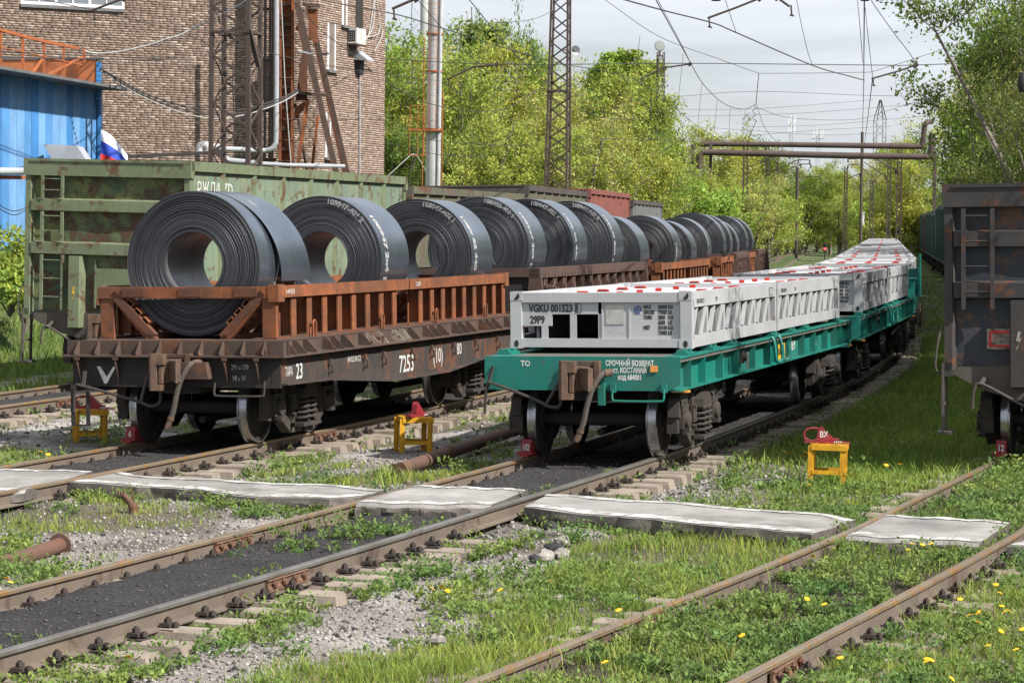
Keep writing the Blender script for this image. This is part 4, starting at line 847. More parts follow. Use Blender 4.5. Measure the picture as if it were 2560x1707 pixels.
def brown_rack(label, L):
    t = thing('coil_rack', label, 'coil rack', group='rusty steel racks holding the coils')
    for sx in (-1,1):
        b = MB(); b.bx(*sorted((sx*1.40,sx*1.22)),0.0,L,0.60,0.78)
        for y in np.arange(0.2,L,0.28): b.bx(*sorted((sx*1.40,sx*1.412)),y-0.015,y+0.015,0.63,0.66)
        b.obj('top_rail', m_brownrack, t, False)
        b = MB(); b.bx(*sorted((sx*1.21,sx*1.19)),0.05,L-0.05,0.03,0.60); b.obj('side_sheet', m_rackdark, t, False)
        b = MB(); b.bx(*sorted((sx*1.38,sx*1.12)),0.0,L,0.0,0.03); b.obj('base_rail', m_brownrack, t, False)
        for y in np.arange(0.75,L-0.1,0.78): link('post', me_bpost, t, None, (0,y,0), (0,0,0)) if sx > 0 else link('post', me_bpost, t, None, (0,L-y,0), (0,0,math.pi))
        for y in np.arange(0.3,L,1.4): link('saddle_strut', me_rstr, t, None, (0,y,0), (0,0,0) if sx>0 else (0,0,math.pi))
        for y in (0.0, L-0.1):
            b = MB(); b.prism([(sx*1.42,0.78),(sx*1.24,0.78),(sx*1.16,0.0),(sx*1.5,0.0)],1,y,y+0.1); b.obj('corner_post', m_brownrack, t, False)
    for y in (0.0, L-0.1):
        b = MB(); b.bx(-1.24,1.24,y,y+0.1,0.62,0.78); b.obj('end_rail', m_brownrack, t, False)
        b = MB(); b.bx(-1.18,1.18,y+0.05,y+0.07,0.02,0.62); b.obj('end_sheet', m_dark, t, False)
    b = MB(); b.tube([(1.42,0.25,0.48),(1.47,0.8,0.42),(1.47,1.0,0.50),(1.47,1.25,0.40),(1.47,1.0,0.34),(1.46,0.8,0.42)],0.016,6); b.obj('bent_wire_handle', m_coup, t)
    return t
def on_wagon(o, s, L, z=ZD): place(o, o1, s, L, z, -1.1, 0.3)
on_wagon(orange_rack('orange rusty rack at the very front of the coil train, around the nearest coil', 5.15, True, False, '149305'), 15.2, 5.15)
on_wagon(orange_rack('orange rusty rack holding the third coil, ending just before the dark brown rack', 5.3, False, True, '12205'), 20.5, 5.3)
on_wagon(brown_rack('long dark brown rack with ribbed sides under the fourth to sixth coils', 10.0), 27.75, 10.0)
on_wagon(orange_rack('orange rack just behind the long dark brown one, with a slanting brace at its front', 4.5, True, False), 40.5, 4.5)
on_wagon(orange_rack('orange rack on the third coil wagon, at its far half', 4.4, False, True), 45.1, 4.4)
on_wagon(orange_rack('orange rack with a black strap hanging over its side, on the fourth coil wagon', 4.2, True, True), 52.7, 4.2)
on_wagon(brown_rack('brown rack with plain sides on the fourth coil wagon, far down the train', 6.2), 57.1, 6.2)
on_wagon(orange_rack('small far orange rack on the last coil wagon', 4.0, True, True), 65.2, 4.0)
on_wagon(brown_rack('last brown rack at the far end of the coil train', 6.2), 69.5, 6.2)

# ------------------------------------------------------------------ coils
WCO = 1.3
def coil_mesh(seed, Rr=0.975, r0=0.43):
    g = np.random.default_rng(seed); n = 110; rr = np.linspace(r0, Rr, n); y = g.normal(0, 0.0026, n)
    y += 0.016*(g.random(n) > 0.96)*g.random(n)
    prof = [(WCO-0.01, r0), (0.05, r0)]+[(float(b), float(a)) for a, b in zip(rr, y)]+[(0.012, Rr+0.004), (WCO*0.3, Rr+0.004), (WCO*0.302, Rr+0.001), (WCO-0.01, Rr+0.001), (WCO, Rr-0.02), (WCO, r0+0.02), (WCO-0.01, r0)]
    k = len(prof); mats = [2]+[0]*n+[0]+[1]*(k-n-2-2)+[0,0]; mats = [2, 0]+[0]*(n-1)+[0,1,1,1,1,0,0][:k-1-1-n]+[0]*5
    b = MB(); b.lathe(prof, 1, n=96, mats=mats); return b.mesh('steel_coil', [m_coilface, m_coilside, m_coilbore], True, 25)
def bent_text(body, size, r, a0, y, parent):
    o = text(body, size, None, None, parent, m_paintmark, 1.0, bold=0.004); me = o.data
    for v in me.vertices:
        a = a0-v.co.x/r; q = r+v.co.y; v.co = Vector((q*math.cos(a), y, q*math.sin(a)))
    return o
def side_text(body, size, r, a0, y, parent):
    o = text(body, size, None, None, parent, m_paintmark, 1.0, bold=0.012); me = o.data
    for v in me.vertices:
        a = a0-v.co.x/r; v.co = Vector((r*math.cos(a), y+v.co.y, r*math.sin(a)))
    return o
coil_me = [coil_mesh(k) for k in range(4)]
CO = [(15.38,2.42,1.0,None),(20.15,2.42,1.0,'108947-401 2'),(24.85,2.43,1.0,'108947-402 1'),(28.7,2.53,1.0,'108980-401 1'),(32.3,2.53,1.0,'108947-402 4'),(36.2,2.53,1.0,'108947-403 5'),
      (40.2,2.34,0.90,None),(45.6,2.36,0.92,None),(49.5,2.30,0.86,None),(53.3,2.36,0.90,None),(58.0,2.46,0.97,None),(61.6,2.45,0.95,None),(66.0,2.36,0.9,None),(70.5,2.46,0.95,None),(74.2,2.44,0.95,None)]
CL = ['nearest steel coil, with a loose outer strip peeling off its right side','steel coil second from the front, marked 108947-401 2','steel coil third from the front, with another coil seen through its bore','steel coil marked 108980-401 1, at the near end of the dark brown rack','steel coil marked 108947-402 4, in the middle of the dark brown rack','steel coil marked 108947-403 5, at the far end of the dark brown rack',
      'low steel coil just behind the coil marked 403 5','low steel coil with a hooked strip end, eighth in the row','narrow low steel coil, ninth in the row','low steel coil at the step up in the row, tenth from the front','taller dark steel coil rising above its neighbours, eleventh in the row','steel coil right behind the tall dark one','low far steel coil, third from the far end of the row','far steel coil, last but one in the row','last steel coil at the far end of the row']
for k, (s, z, sc, tx) in enumerate(CO):
    c = link('steel_coil', coil_me[k%4]); tag(c, CL[k], 'steel coil', 'steel coils on the coil train')
    place(c, o1, s, 1.3, z, -1.1+7*k, 0.1)
    c.rotation_euler = (0, R(random.uniform(0,300)) if not tx and k else 0, c.rotation_euler.z); c.scale = (sc, 1, sc)
    if tx:
        bent_text(tx, 0.115, 0.865, R(84), -0.024, c); side_text('108947 2x4 14' if k%2 else '1089 82 440', 0.20, 0.985, R(46), 0.18, c)
    elif 6 <= k: side_text('108947', 0.2, 0.985, R(60), 0.2, c) if k%2 else None
    if k == 0:
        b = MB(); m = 22
        for i in range(m):
            a = R(100)-R(112)*i/(m-1); rr = 0.985+0.10*(max(i-6,0)/(m-7))**1.5
            for y in (0.34+0.30*(max(i-5,0)/m)**1.2, 0.95, 1.36+0.25*(i/m)**2): b.v.append((rr*math.cos(a), y, rr*math.sin(a)))
        for i in range(m-1):
            for j in range(2): b.f.append((i*3+j,i*3+j+1,(i+1)*3+j+1,(i+1)*3+j)); b.m.append(0)
        n0 = len(b.v); b.v += [tuple(Vector((x,0,z_)).normalized()*(math.hypot(x,z_)-0.008)+Vector((0,y,0))) for x,y,z_ in b.v]; nf = len(b.f)
        b.f += [tuple(q+n0 for q in reversed(f)) for f in b.f]; b.m += [0]*nf
        b.obj('loose_strip', m_coilside, c)
        b = MB(); b.tube([(0.99*math.cos(a), 0.62+0.12*math.sin(a*2), 0.99*math.sin(a)) for a in np.linspace(R(60), R(-30), 20)], 0.006, 5); b.obj('binding_wire', m_wirepale, c)

# ------------------------------------------------------------------ open gondola wagons
def bolt_poly(x, z, s, y, b, mat=0): b.prism([(x,z+s),(x+0.35*s,z+s),(x+0.12*s,z+0.25*s),(x+0.42*s,z+0.3*s),(x-0.1*s,z-0.7*s),(x-0.25*s,z-1.0*s),(x-0.02*s,z-0.85*s),(x+0.12*s,z-0.05*s),(x-0.2*s,z-0.1*s)],1,y-0.003,y,mat)
def gondola(label, L, zt, mats, end='full', group='open gondola wagons', nribs=8, z0=1.22, full=True, hw=1.55):
    m_e, m_b, m_s, m_p = mats       # end sheet, beams, side sheet, posts
    t = thing('gondola_wagon', label, 'gondola wagon', group=group); h = zt-z0
    for y0, y1 in ((0.10,0.13),(L-0.13,L-0.10)):
        b = MB()
        nn, mm = 14, 12
        for i in range(nn+1):
            for j in range(mm+1):
                x = -hw+0.06+(2*hw-0.12)*i/nn; z = z0+0.02+(h-0.05)*j/mm
                b.v.append((x, (y0 if y0 < 1 else y1)+(0.05*(vnoise(np.array([x*2]),np.array([z*2]),0.9,int(L*7))[0]-0.5) if 0<i<nn and 0<j<mm else 0), z))
        for i in range(nn):
            for j in range(mm): b.f.append((i*(mm+1)+j,(i+1)*(mm+1)+j,(i+1)*(mm+1)+j+1,i*(mm+1)+j+1)); b.m.append(0)
        b.obj('end_sheet', m_e, t)
    for sx in (-1,1):
        b = MB(); b.bx(*sorted((sx*(hw-0.04),sx*(hw-0.055))),0.1,L-0.1,z0,zt-0.1); b.obj('side_sheet', m_s, t, False)
        b = MB(); b.bx(*sorted((sx*(hw+0.03),sx*(hw-0.12))),-0.0,L,zt-0.17,zt); b.obj('top_chord', m_b, t, False)
        b = MB(); b.bx(*sorted((sx*(hw+0.02),sx*(hw-0.10))),0.0,L,z0-0.12,z0+0.06); b.obj('side_sill', m_p, t, False)
        pb = MB(); pb.prism([(sx*(hw-0.04),-0.10),(sx*(hw+0.015),-0.055),(sx*(hw+0.015),0.055),(sx*(hw-0.04),0.10)],2,z0+0.06,zt-0.17); mp = pb.mesh('side_post', m_p, False)
        for k in range(1, nribs): link('side_post', mp, t, None, (0, L*k/nribs, 0))
        for y in (0.0, L-0.16):
            b = MB(); b.prism([(sx*hw,y),(sx*hw,y+0.16),(sx*(hw-0.17),y+0.16),(sx*(hw-0.10),y)],2,z0-0.05,zt-0.17); b.obj('corner_post', m_p, t, False)
    for y in (0.0, L):
        s = 1 if y == 0 else -1
        b = MB(); b.bx(-hw-0.03,hw+0.03,*sorted((y-s*0.03,y+s*0.14)),zt-0.30,zt-0.002); b.bx(-hw+0.1,hw-0.1,*sorted((y-s*0.05,y-s*0.03)),zt-0.05,zt-0.02); b.obj('end_chord', m_b, t, False)
        if end == 'full' and y == 0:
            for z in (z0+h*0.70, z0+h*0.42):
                b = MB(); b.prism([(0.10,z-0.12),(-0.02,z-0.10),(-0.02,z+0.09),(0.10,z+0.12)],0,-hw+0.12,hw-0.12); b.obj('end_beam', m_b, t, False)
    b = MB(); b.prism([(-hw,z0),(hw,z0),(hw,z0-0.05),(hw-0.55,z0-0.32),(0.5,z0-0.45),(-0.5,z0-0.45),(-hw+0.55,z0-0.32),(-hw,z0-0.05)],1,0.06,0.12); b.bx(-0.3,0.3,0.12,L-0.12,0.75,z0-0.02)
    b.prism([(-hw,z0),(hw,z0),(hw,z0-0.05),(0.5,z0-0.45),(-0.5,z0-0.45),(-hw,z0-0.05)],1,L-0.12,L-0.06); b.bx(-hw+0.06,hw-0.06,0.1,L-0.1,z0-0.03,z0)
    b.obj('underframe', m_gonddirt, t, False)
    bogie(t, 1.95, full=full); bogie(t, L-1.95, full=False)
    if end == 'full':
        coupler(t, 0.06, 1.02)
        def ladder(x0, x1, za, zb, n, y):
            b = MB()
            for x in (x0, x1): b.bx(x-0.025,x+0.025,y,y+0.04,za,zb)
            for k in range(n): z = za+(zb-za)*(k+0.7)/n; b.tube([(x0,y+0.02,z),(x1,y+0.02,z)],0.011,6)
            b.obj('ladder', m_p, t, False)
        zA, zB = z0+h*0.42, z0+h*0.70
        if hw > 1.54 and zt > 3.7:
            ladder(-hw+0.34,-hw+0.72,zB+0.12,zt-0.30,2,-0.05); ladder(-hw+0.34,-hw+0.72,zA+0.12,zB-0.12,2,-0.05); ladder(-hw+0.34,-hw+0.74,z0+0.05,zA-0.12,3,-0.05)
        else: ladder(-hw+0.25,-hw+0.62,z0+0.75,zt-0.32,4,-0.07)
        b = MB(); b.prism([(-0.66,-0.10),(-0.46,-0.10),(-0.42,0.1),(-0.70,0.1)],2,z0-0.25,zA-0.13); p = b.obj('centre_post', m_p, t, False)
        b = MB(); bolt_poly(-0.57, z0+0.35, 0.12, -0.102, b); b.obj('lightning_mark', M('lightning_paint',(0.65,0.42,0.05) if zt > 3.7 else (0.35,0.34,0.33), rust=0.3, scale=9), p, False)
        b = MB(); b.tube(smooth_path([(-1.15,-0.12,0.68),(-1.12,-0.15,0.95),(-1.0,-0.15,1.0),(-0.45,-0.2,0.72),(-0.25,-0.22,0.68)],4),0.02,7); b.beam((-1.0,0.05,1.1),(-1.05,-0.14,0.97),0.05,0.03); b.obj('uncoupling_lever', m_gonddirt, t)
        b = MB()
        for y in (0.02, 0.36): b.beam((-hw-0.02,y,z0+0.05),(-hw-0.03,y,0.35),0.06,0.03,0,(1,0,0))
        b.bx(-hw-0.10,-hw+0.08,0.0,0.38,0.34,0.37); b.bx(-hw-0.06,-hw,0.0,0.38,0.72,0.75); b.obj('hanging_step', m_gonddirt, t, False)
        b = MB(); b.tube(smooth_path([(-hw-0.02,0.08,z0+0.55),(-hw-0.08,0.0,z0+0.35),(-hw-0.12,0.0,z0+0.0),(-hw-0.05,0.05,z0-0.1)],4),0.015,6); b.obj('grab_iron', m_gonddirt, t)
    return t
GG = 'open gondola wagons on the left track'
g1 = gondola('faded green gondola wagon with a rust-scraped end and ladders, behind the nearest coils', 12.9, 3.96, (m_gondend, m_gond, m_gondside, m_gond), group=GG, z0=1.25)
place(g1, o0, 24.7, 12.9, 0.1, 0.9)
text('РЖД/RZD', 0.33, (1.514,0.42,3.38), SIDE, g1, m_txtw, 1.15); text('ПРОЕК 2 КР', 0.22, (1.512,3.6,2.3), SIDE, g1, m_txtw, 1.2); text('Р', 0.25, (1.575,12.45,3.45), SIDE, g1, m_txtk, 1.2)
b = MB(); b.bx(-0.2,1.1,0.05,0.098,1.4,2.05); b.bx(-0.23,-0.2,0.04,0.1,1.35,2.2); b.obj('end_hatch', m_gond, g1, False)
b = MB(); b.bx(1.505,1.516,6.3,7.2,1.5,2.9); b.obj('side_hatch', m_gondside, g1, False)
g2 = gondola('dull green gondola with a brown rim, directly behind the faded green one', 13.2, 3.72, (m_gond2, m_gond2, m_gond2, m_gond2), 'plain', GG); place(g2, o0, 39.0, 13.2, 0.1)
g3 = gondola('dark-rimmed gondola whose wide end shows above the coils, below the lattice mast', 13.6, 4.0, (m_gond3, m_gond3, m_gond2, m_gond2), 'plain', GG); place(g3, o0, 53.4, 13.6, 0.1)
g4 = gondola('oxide red gondola wagon at the right end of the left row', 13.2, 4.12, (m_gondred, m_gondred, m_gondred, m_gondred), 'plain', GG); place(g4, o0, 68.2, 13.2, 0.1)
g5 = gondola('grey gondola wagon beyond the oxide red one', 13.2, 3.92, (m_gondgrey, m_gond3, m_gondgrey, m_gondgrey), 'plain', GG); place(g5, o0, 82.6, 13.2, 0.1)
gb = gondola('dark blue gondola wagon with ladder and warning sign, shaded at the right edge', 13.4, 3.60, (m_gondblue, m_gondblueb, m_gondblue, m_gondblueb), group='wagons on the right-hand track', hw=1.52)
place(gb, o3, 17.3, 13.4)
b = MB(); b.bx(-0.98,-0.60,0.03,0.036,1.45,1.72); sg = b.obj('warning_sign', M('rusty_sign_plate',(0.30,0.27,0.24),(0.2,0.17,0.14),rust=0.45,rustc=(0.13,0.07,0.04),scale=6), gb, False)
b = MB()
for a in ((-0.93,-0.65,1.66,1.69),(-0.93,-0.65,1.48,1.51)): b.bx(a[0],a[1],0.026,0.029,a[2],a[3])
for a in ((-0.95,-0.92,1.48,1.69),(-0.66,-0.63,1.48,1.69)): b.bx(a[0],a[1],0.0265,0.0295,a[2],a[3])
bolt_poly(-0.88, 1.59, 0.04, 0.029, b); b.obj('sign_border', m_red, sg, False)
text('НЕ ВЛЕЗАЙ', 0.035, (-0.86,0.028,1.60), FRONT, sg, m_txtk, 1.0); text('УБЬЁТ', 0.035, (-0.83,0.028,1.54), FRONT, sg, m_txtk, 1.0)
FM = [(m_far_teal,'teal'),(m_far_green,'dark green'),(m_far_green,'green'),(m_far_brown,'maroon'),(m_far_green,'deep green'),(m_far_teal,'bluish'),(m_far_green,'last green'),(m_far_teal,'far teal')]
NTH = ['first','second','third','fourth','fifth','sixth','seventh','eighth','ninth','tenth','eleventh','twelfth','thirteenth','fourteenth','fifteenth','sixteenth','seventeenth','eighteenth']
for k in range(18):
    mm = FM[k%8][0]
    w = gondola('%s wagon of the shaded right-hand row, %s after the dark blue one' % (['blue-green ribbed','dark green ribbed','green ribbed','maroon ribbed','deep green ribbed','bluish ribbed','mid green ribbed','teal ribbed'][k%8], NTH[k]), 13.2, [4.1,4.25,4.3,4.15,4.35,4.2,4.3,4.4][k%8], (mm,mm,mm,mm), 'plain', 'wagons on the right-hand track', 12, full=False, hw=1.52)
    place(w, o3, 31.0+k*14.5, 13.2)
# ------------------------------------------------------------------ brick building
def wallpt(px, py, C, d):                         # where a pixel's sight line meets the vertical plane through C along d
    r = ray(px, py); n = Vector((d.y, -d.x, 0)); t = n.dot(Vector((C.x, C.y, 0)))/n.dot(r)
    return Vector((0,0,CAM_Z)) + r*t
def wall_uv(p, C, d): return (Vector((p.x-C.x, p.y-C.y, 0))).dot(d)
bld = thing('brick_building', 'tall brown brick building with few windows, behind the green gondola and the lattice mast', 'building')
BC = D(795, 300, 85); BC.z = 0
d1 = Vector((math.sin(R(61)), math.cos(R(61)), 0)); d2 = Vector((math.sin(R(19)), math.cos(R(19)), 0))
n1 = Vector((d1.y, -d1.x, 0)); n2 = Vector((d2.y, -d2.x, 0))
A0 = BC - d1*22; E0 = BC + d2*6.0; HB = 17.0
b = MB(); back = Vector((-6, 14, 0))
ring = [A0, BC, E0, E0+Vector((-9, 4, 0)), A0+Vector((-3, 12, 0))]
b.prism([(p.x, p.y) for p in ring], 2, -0.3, HB); b.obj('wall', m_mortar, bld, False)
brick_cols = 1.12*np.array([[0.215,0.152,0.122],[0.195,0.138,0.112],[0.24,0.175,0.142],[0.175,0.125,0.105],[0.28,0.215,0.18],[0.21,0.155,0.13]])
def window_rects(C, d, rects):
    out = []
    for (x0, y0, x1, y1) in rects:
        p, q = wallpt(x0, y0, C, d), wallpt(x1, y1, C, d); out.append((wall_uv(p, C, d), wall_uv(q, C, d), q.z, p.z))
    return out
wr1 = window_rects(BC, d1, [(54,-60,307,24)])
wr2 = window_rects(BC, d2, [(818,57,838,178),(855,-60,867,66),(813,282,826,395)])
BV, BF, BCc, singles = [], [], [], []
def lay(C, d, n, u0, u1, z0, z1, holes, bright):
    k = 0; z = z0
    while z < z1:
        u = u0 - (0.13 if k % 2 else 0) + rng.uniform(-0.02, 0.02); header = (k % 6 == 5)
        while u < u1:
            L = 0.12 if header or rng.random() < 0.12 else 0.25
            a, c = max(u, u0), min(u+L, u1)
            if c-a > 0.05 and not any(h[0]-0.01 < (a+c)/2 < h[1]+0.01 and h[2] < z+0.03 < h[3] for h in holes):
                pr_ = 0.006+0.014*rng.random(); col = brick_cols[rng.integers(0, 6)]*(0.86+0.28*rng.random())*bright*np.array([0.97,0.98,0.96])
                if rng.random() < 0.05: col = np.array([0.38,0.31,0.26])
                dz = rng.uniform(-0.004, 0.004)
                P = [C+d*a+Vector((0,0,z+dz)), C+d*c+Vector((0,0,z+dz)), C+d*c+Vector((0,0,z+dz+0.063)), C+d*a+Vector((0,0,z+dz+0.063))]
                vs_ = [p-n*0.02 for p in P]+[p+n*pr_ for p in P]
                singles.append((vs_, col))
            u += L+0.012
        z += 0.077; k += 1
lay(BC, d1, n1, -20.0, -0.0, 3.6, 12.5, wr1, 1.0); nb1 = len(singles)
lay(BC, d2, n2, 0.0, 6.0, 3.6, 12.5, wr2, 1.35)  # sunward face: bricks coloured lighter, sunlight put into the brick colour
BFACE = [(4,5,6,7),(0,1,5,4),(1,2,6,5),(2,3,7,6),(3,0,4,7)]
order = sorted(range(nb1), key=lambda i: singles[i][0][4].y + (0 if 6.9 < singles[i][0][4].z < 10.2 and singles[i][0][4].x > -16.6 else 100))[:290]
oset = set(order)
for i, (v_, col) in enumerate(singles):
    if i in oset:
        me = raw_mesh('brick', [tuple(p) for p in v_], BFACE, m_brick, [col]*5); link('brick', me, bld)
    else:
        n0 = len(BV); BV += [tuple(p) for p in v_]; BF += [tuple(q+n0 for q in f) for f in BFACE]; BCc += [col]*5
stuff(link('brickwork', raw_mesh('brickwork', BV, BF, m_brick, BCc), bld))
def on_wall(C, d, n, u0, u1, z0, z1, o0_, o1_, b, mat=0):
    P = [C+d*u0+n*o0_, C+d*u1+n*o0_, C+d*u1+n*o1_, C+d*u0+n*o1_]
    b.prism([(p.x,p.y) for p in P], 2, z0, z1, mat)
u0, u1, zb, zt = wr1[0]
b = MB(); on_wall(BC,d1,n1,u0,u1,zb,zb+2.0,-0.02,-0.005,b); w = b.obj('window', m_blinds, bld, False)
b = MB(); on_wall(BC,d1,n1,u0-0.05,u1+0.05,zb-0.10,zb,-0.02,0.10,b); b.obj('sill', m_roofedge, w, False)
b = MB(); nP = 6; ww = (u1-u0)/nP
for k in range(nP+1):
    wd = 0.09 if k % 2 == 0 else 0.045; on_wall(BC,d1,n1,u0+k*ww-wd/2,u0+k*ww+wd/2,zb,zb+2.0,-0.01,0.03,b)
on_wall(BC,d1,n1,u0,u1,zb,zb+0.10,-0.01,0.025,b); b.obj('frame', m_winw, w, False)
for k in range(nP):
    b = MB(); on_wall(BC,d1,n1,u0+k*ww+0.04,u0+(k+1)*ww-0.04,zb+0.1,zb+2.0,0.0,0.006,b); b.obj('pane', m_glass, w, False)
for (u0, u1, zb, zt) in wr2:
    b = MB(); on_wall(BC,d2,n2,u0,u1,zb,zt,-0.02,-0.005,b); w = b.obj('window', m_glass, bld, False)
    b = MB(); on_wall(BC,d2,n2,u0-0.02,u0+0.12,zb,zt,0.0,0.03,b); on_wall(BC,d2,n2,u1-0.10,u1,zb,zt,0.0,0.02,b); b.obj('frame', m_winw, w, False)
    b = MB(); on_wall(BC,d2,n2,u0-0.1,u1+0.08,zb-0.09,zb,0.0,0.12,b); b.obj('sill', m_roofedge, w, False)
def on2(px, py, off=0.0): return wallpt(px, py, BC, d2) + n2*off
p = on2(878, 92); ac = thing('air_conditioner', 'white air conditioner unit with a dark grille on the side of the brick building', 'air conditioner', p, (0,0,-R(19)+0))
b = MB(); b.bx(0.05,0.38,-0.42,0.42,-0.27,0.27); b.obj('casing', M('ac_casing',(0.62,0.62,0.60),dirt=0.25), ac, False)
b = MB()
for r_ in range(5):
    for q in range(4): b.bx(0.06+0.07*q,0.12+0.07*q,-0.425,-0.421,-0.2+0.08*r_,-0.14+0.08*r_)
b.obj('grille', m_black, ac, False)
b = MB(); b.bx(0.0,0.4,-0.4,0.4,-0.33,-0.28); b.bx(0.0,0.05,-0.4,0.4,-0.5,0.3); b.obj('bracket', m_coup, ac, False)
p = on2(893, 150, 0.0); lam = thing('wall_lamp', 'grey hooded box on the brick wall below the air conditioner', 'lamp', p, (0,0,-R(19)))
b = MB(); b.prism([(0,0.3),(0.05,0.32),(0.5,0.0),(0.5,-0.05),(0,-0.02)],1,-0.35,0.35); b.obj('hood', m_galv, lam, False)
b = MB(); b.bx(0.0,0.18,-0.2,0.2,-0.5,-0.02); b.obj('box', m_black, lam, False)
b = MB(); b.tube([on2(896,158,0.05), on2(896,300,0.05), on2(896,440,0.05)], 0.03, 6); tag(b.obj('conduit', m_galv), 'thin grey conduit running down the brick wall from the hooded box', 'pipe')
b = MB()
for k, (xa, ya, xm, ym, xb, yb) in enumerate(((934,0,925,70,897,112),(938,0,942,80,905,95),(932,0,915,88,898,100),(945,60,950,85,932,130))):
    b.tube(smooth_path([on2(xa,ya,0.06), on2(xm,ym,0.1), on2(xb,yb,0.06)],6), 0.018, 5)
tag(b.obj('wall_cables', m_wirepale), 'white cables looping down the side of the brick building', 'cable')
b = MB(); on_wall(BC,d2,n2,wall_uv(on2(888,30),BC,d2),wall_uv(on2(906,30),BC,d2),on2(890,72).z,12.0,0.0,0.03,b); b.obj('vent_strip', m_dark, bld, False)

# ------------------------------------------------------------------ blue corrugated building
PB = D(247, 226, 65); PB.z = 0; db = Vector((math.sin(R(10)), math.cos(R(10)), 0)); nbv = Vector((db.y, -db.x, 0))
blue = thing('blue_building', 'blue corrugated metal building with an orange railing on its roof, at the left edge', 'building')
eave = wallpt(247, 226, PB, db).z; zb_ = 0.6; t_ = -9.5
me_cache = []
for k in range(32):
    b = MB(); u0 = -(k+1)*0.48; nn = 30
    for i in range(nn+1):
        u = u0+0.475*i/nn; off = 0.022*math.sin(2*math.pi*i/6)
        p = PB+db*u+nbv*(off+0.003*(k%2)); b.v += [(p.x,p.y,zb_),(p.x,p.y,eave)]
    b.f = [(2*i,2*i+2,2*i+3,2*i+1) for i in range(nn)]; b.m = [0]*nn
    b.obj('wall_sheet', m_bluesheet[[1,2,1,2,0,2,2,1,2,0,1,2,2,1,0,2,1,2,2,1][k%20]], blue)
b = MB(); q = PB-db*15.4; c1, c2 = PB-nbv*0.05, q-nbv*0.05
b.prism([(c1.x,c1.y),(c2.x,c2.y),(c2.x-8,c2.y),(c1.x-8,c1.y+1.0)],2,-0.2,eave-0.05); b.obj('wall_core', m_roofedge, blue, False)
b = MB(); P4 = [PB+db*0.05+nbv*0.75, PB-db*15.5+nbv*0.75, PB-db*15.5-nbv*8, PB+db*0.05-nbv*8]; b.prism([(p.x,p.y) for p in P4],2,eave+0.0,eave+0.07); b.obj('roof', m_roofedge, blue, False)
ot = D(120, 150, 65).z
b = MB(); q0, q1 = PB-db*0.3+nbv*0.02, PB-db*0.3-nbv*6; b.prism([(q0.x,q0.y),(q1.x,q1.y),(q1.x,q1.y+0.2),(q0.x,q0.y+0.2)],2,eave+0.07,ot); b.obj('parapet', m_orangewall, blue, False)
b = MB(); b.prism([(q0.x+0.16,q0.y-0.05),(q1.x,q1.y-0.05),(q1.x,q1.y+0.3),(q0.x+0.16,q0.y+0.3)],2,ot,ot+0.05); b.obj('parapet_cap', m_roofedge, blue, False)
for k in range(9):
    b = MB(); z = ot-0.06-0.125*k; b.prism([(q0.x+0.02,q0.y-0.03),(q0.x+0.13,q0.y-0.02),(q0.x+0.13,q0.y+0.25),(q0.x+0.02,q0.y+0.25)],2,z-0.112,z); b.obj('corner_flashing', m_bluesheet[0], blue, False)
b = MB(); q = PB+nbv*0.06; b.prism([(q.x-0.05,q.y-0.25),(q.x+0.03,q.y-0.25),(q.x+0.03,q.y+0.06),(q.x-0.05,q.y+0.06)],2,zb_,eave-0.01); b.obj('corner_trim', m_bluesheet[0], blue, False)
rail = thing('roof_railing', 'rusty orange railing along the roof edge of the blue building', 'railing')
cr = lambda px, py: wallpt(px, py, PB+nbv*0.3, db)
top = [cr(x, y) for x, y in ((-30,67),(0,75),(60,92),(120,106),(195,121))]
b = MB(); 
for p, q in zip(top[:-1], top[1:]): b.beam(p, q, 0.07, 0.07)
b.obj('top_rail', m_redrust, rail, False)
b = MB(); b.tube([cr(0,119), cr(60,131), cr(120,145), cr(205,164)], 0.02, 6); b.obj('mid_rail', m_redrust, rail)
for px, y0, y1 in ((2,80,180),(57,92,192),(110,106,201),(159,118,212),(211,122,158)):
    b = MB(); p, q = cr(px, y0), cr(px, y1); b.beam(p, (p.x,p.y,min(q.z, eave+0.1) if px < 200 else q.z), 0.06, 0.06); b.obj('post', m_redrust, rail, False)
for (xa,ya,xb,yb) in ((73,195,107,147),(112,192,205,143)):
    b = MB(); b.beam(cr(xa,ya), cr(xb,yb), 0.05, 0.05); b.obj('stay', m_redrust, rail, False)
b = MB(); p = D(155, 380, 60); b.prism([(-0.45,0.18),(0.35,0.15),(0.62,-0.25),(-0.2,-0.25)],1,0,0.9)
tag(b.obj('window_canopy', m_galv, None, False, None, p), 'small grey sheet metal canopy on the blue wall, just above the green gondola', 'canopy')
b = MB(); b.tube([D(-60,428,55), D(60,428.5,56.5)], 0.085, 12); tag(b.obj('wall_pipe', m_galv), 'thick pale grey pipe crossing the blue wall at the left edge', 'pipe')
b = MB(); b.beam(D(-60,443,55.2), D(60,444,56.7), 0.1, 0.09); tag(b.obj('wall_beam', m_redrust), 'rusty beam under the thick grey pipe on the blue wall', 'beam')
b = MB()
for dy in (0, 9): b.tube(smooth_path([D(-20,495+dy,56.5), D(10,520+dy,57), D(45,527+dy,57.5), D(90,505,58)],5), 0.012, 5)
tag(b.obj('slack_cable', m_wire), 'dark slack cables drooping across the blue wall', 'cable')
fl = thing('flag', 'white, blue and red flag draped beside the blue building', 'flag', D(250, 393, 63))
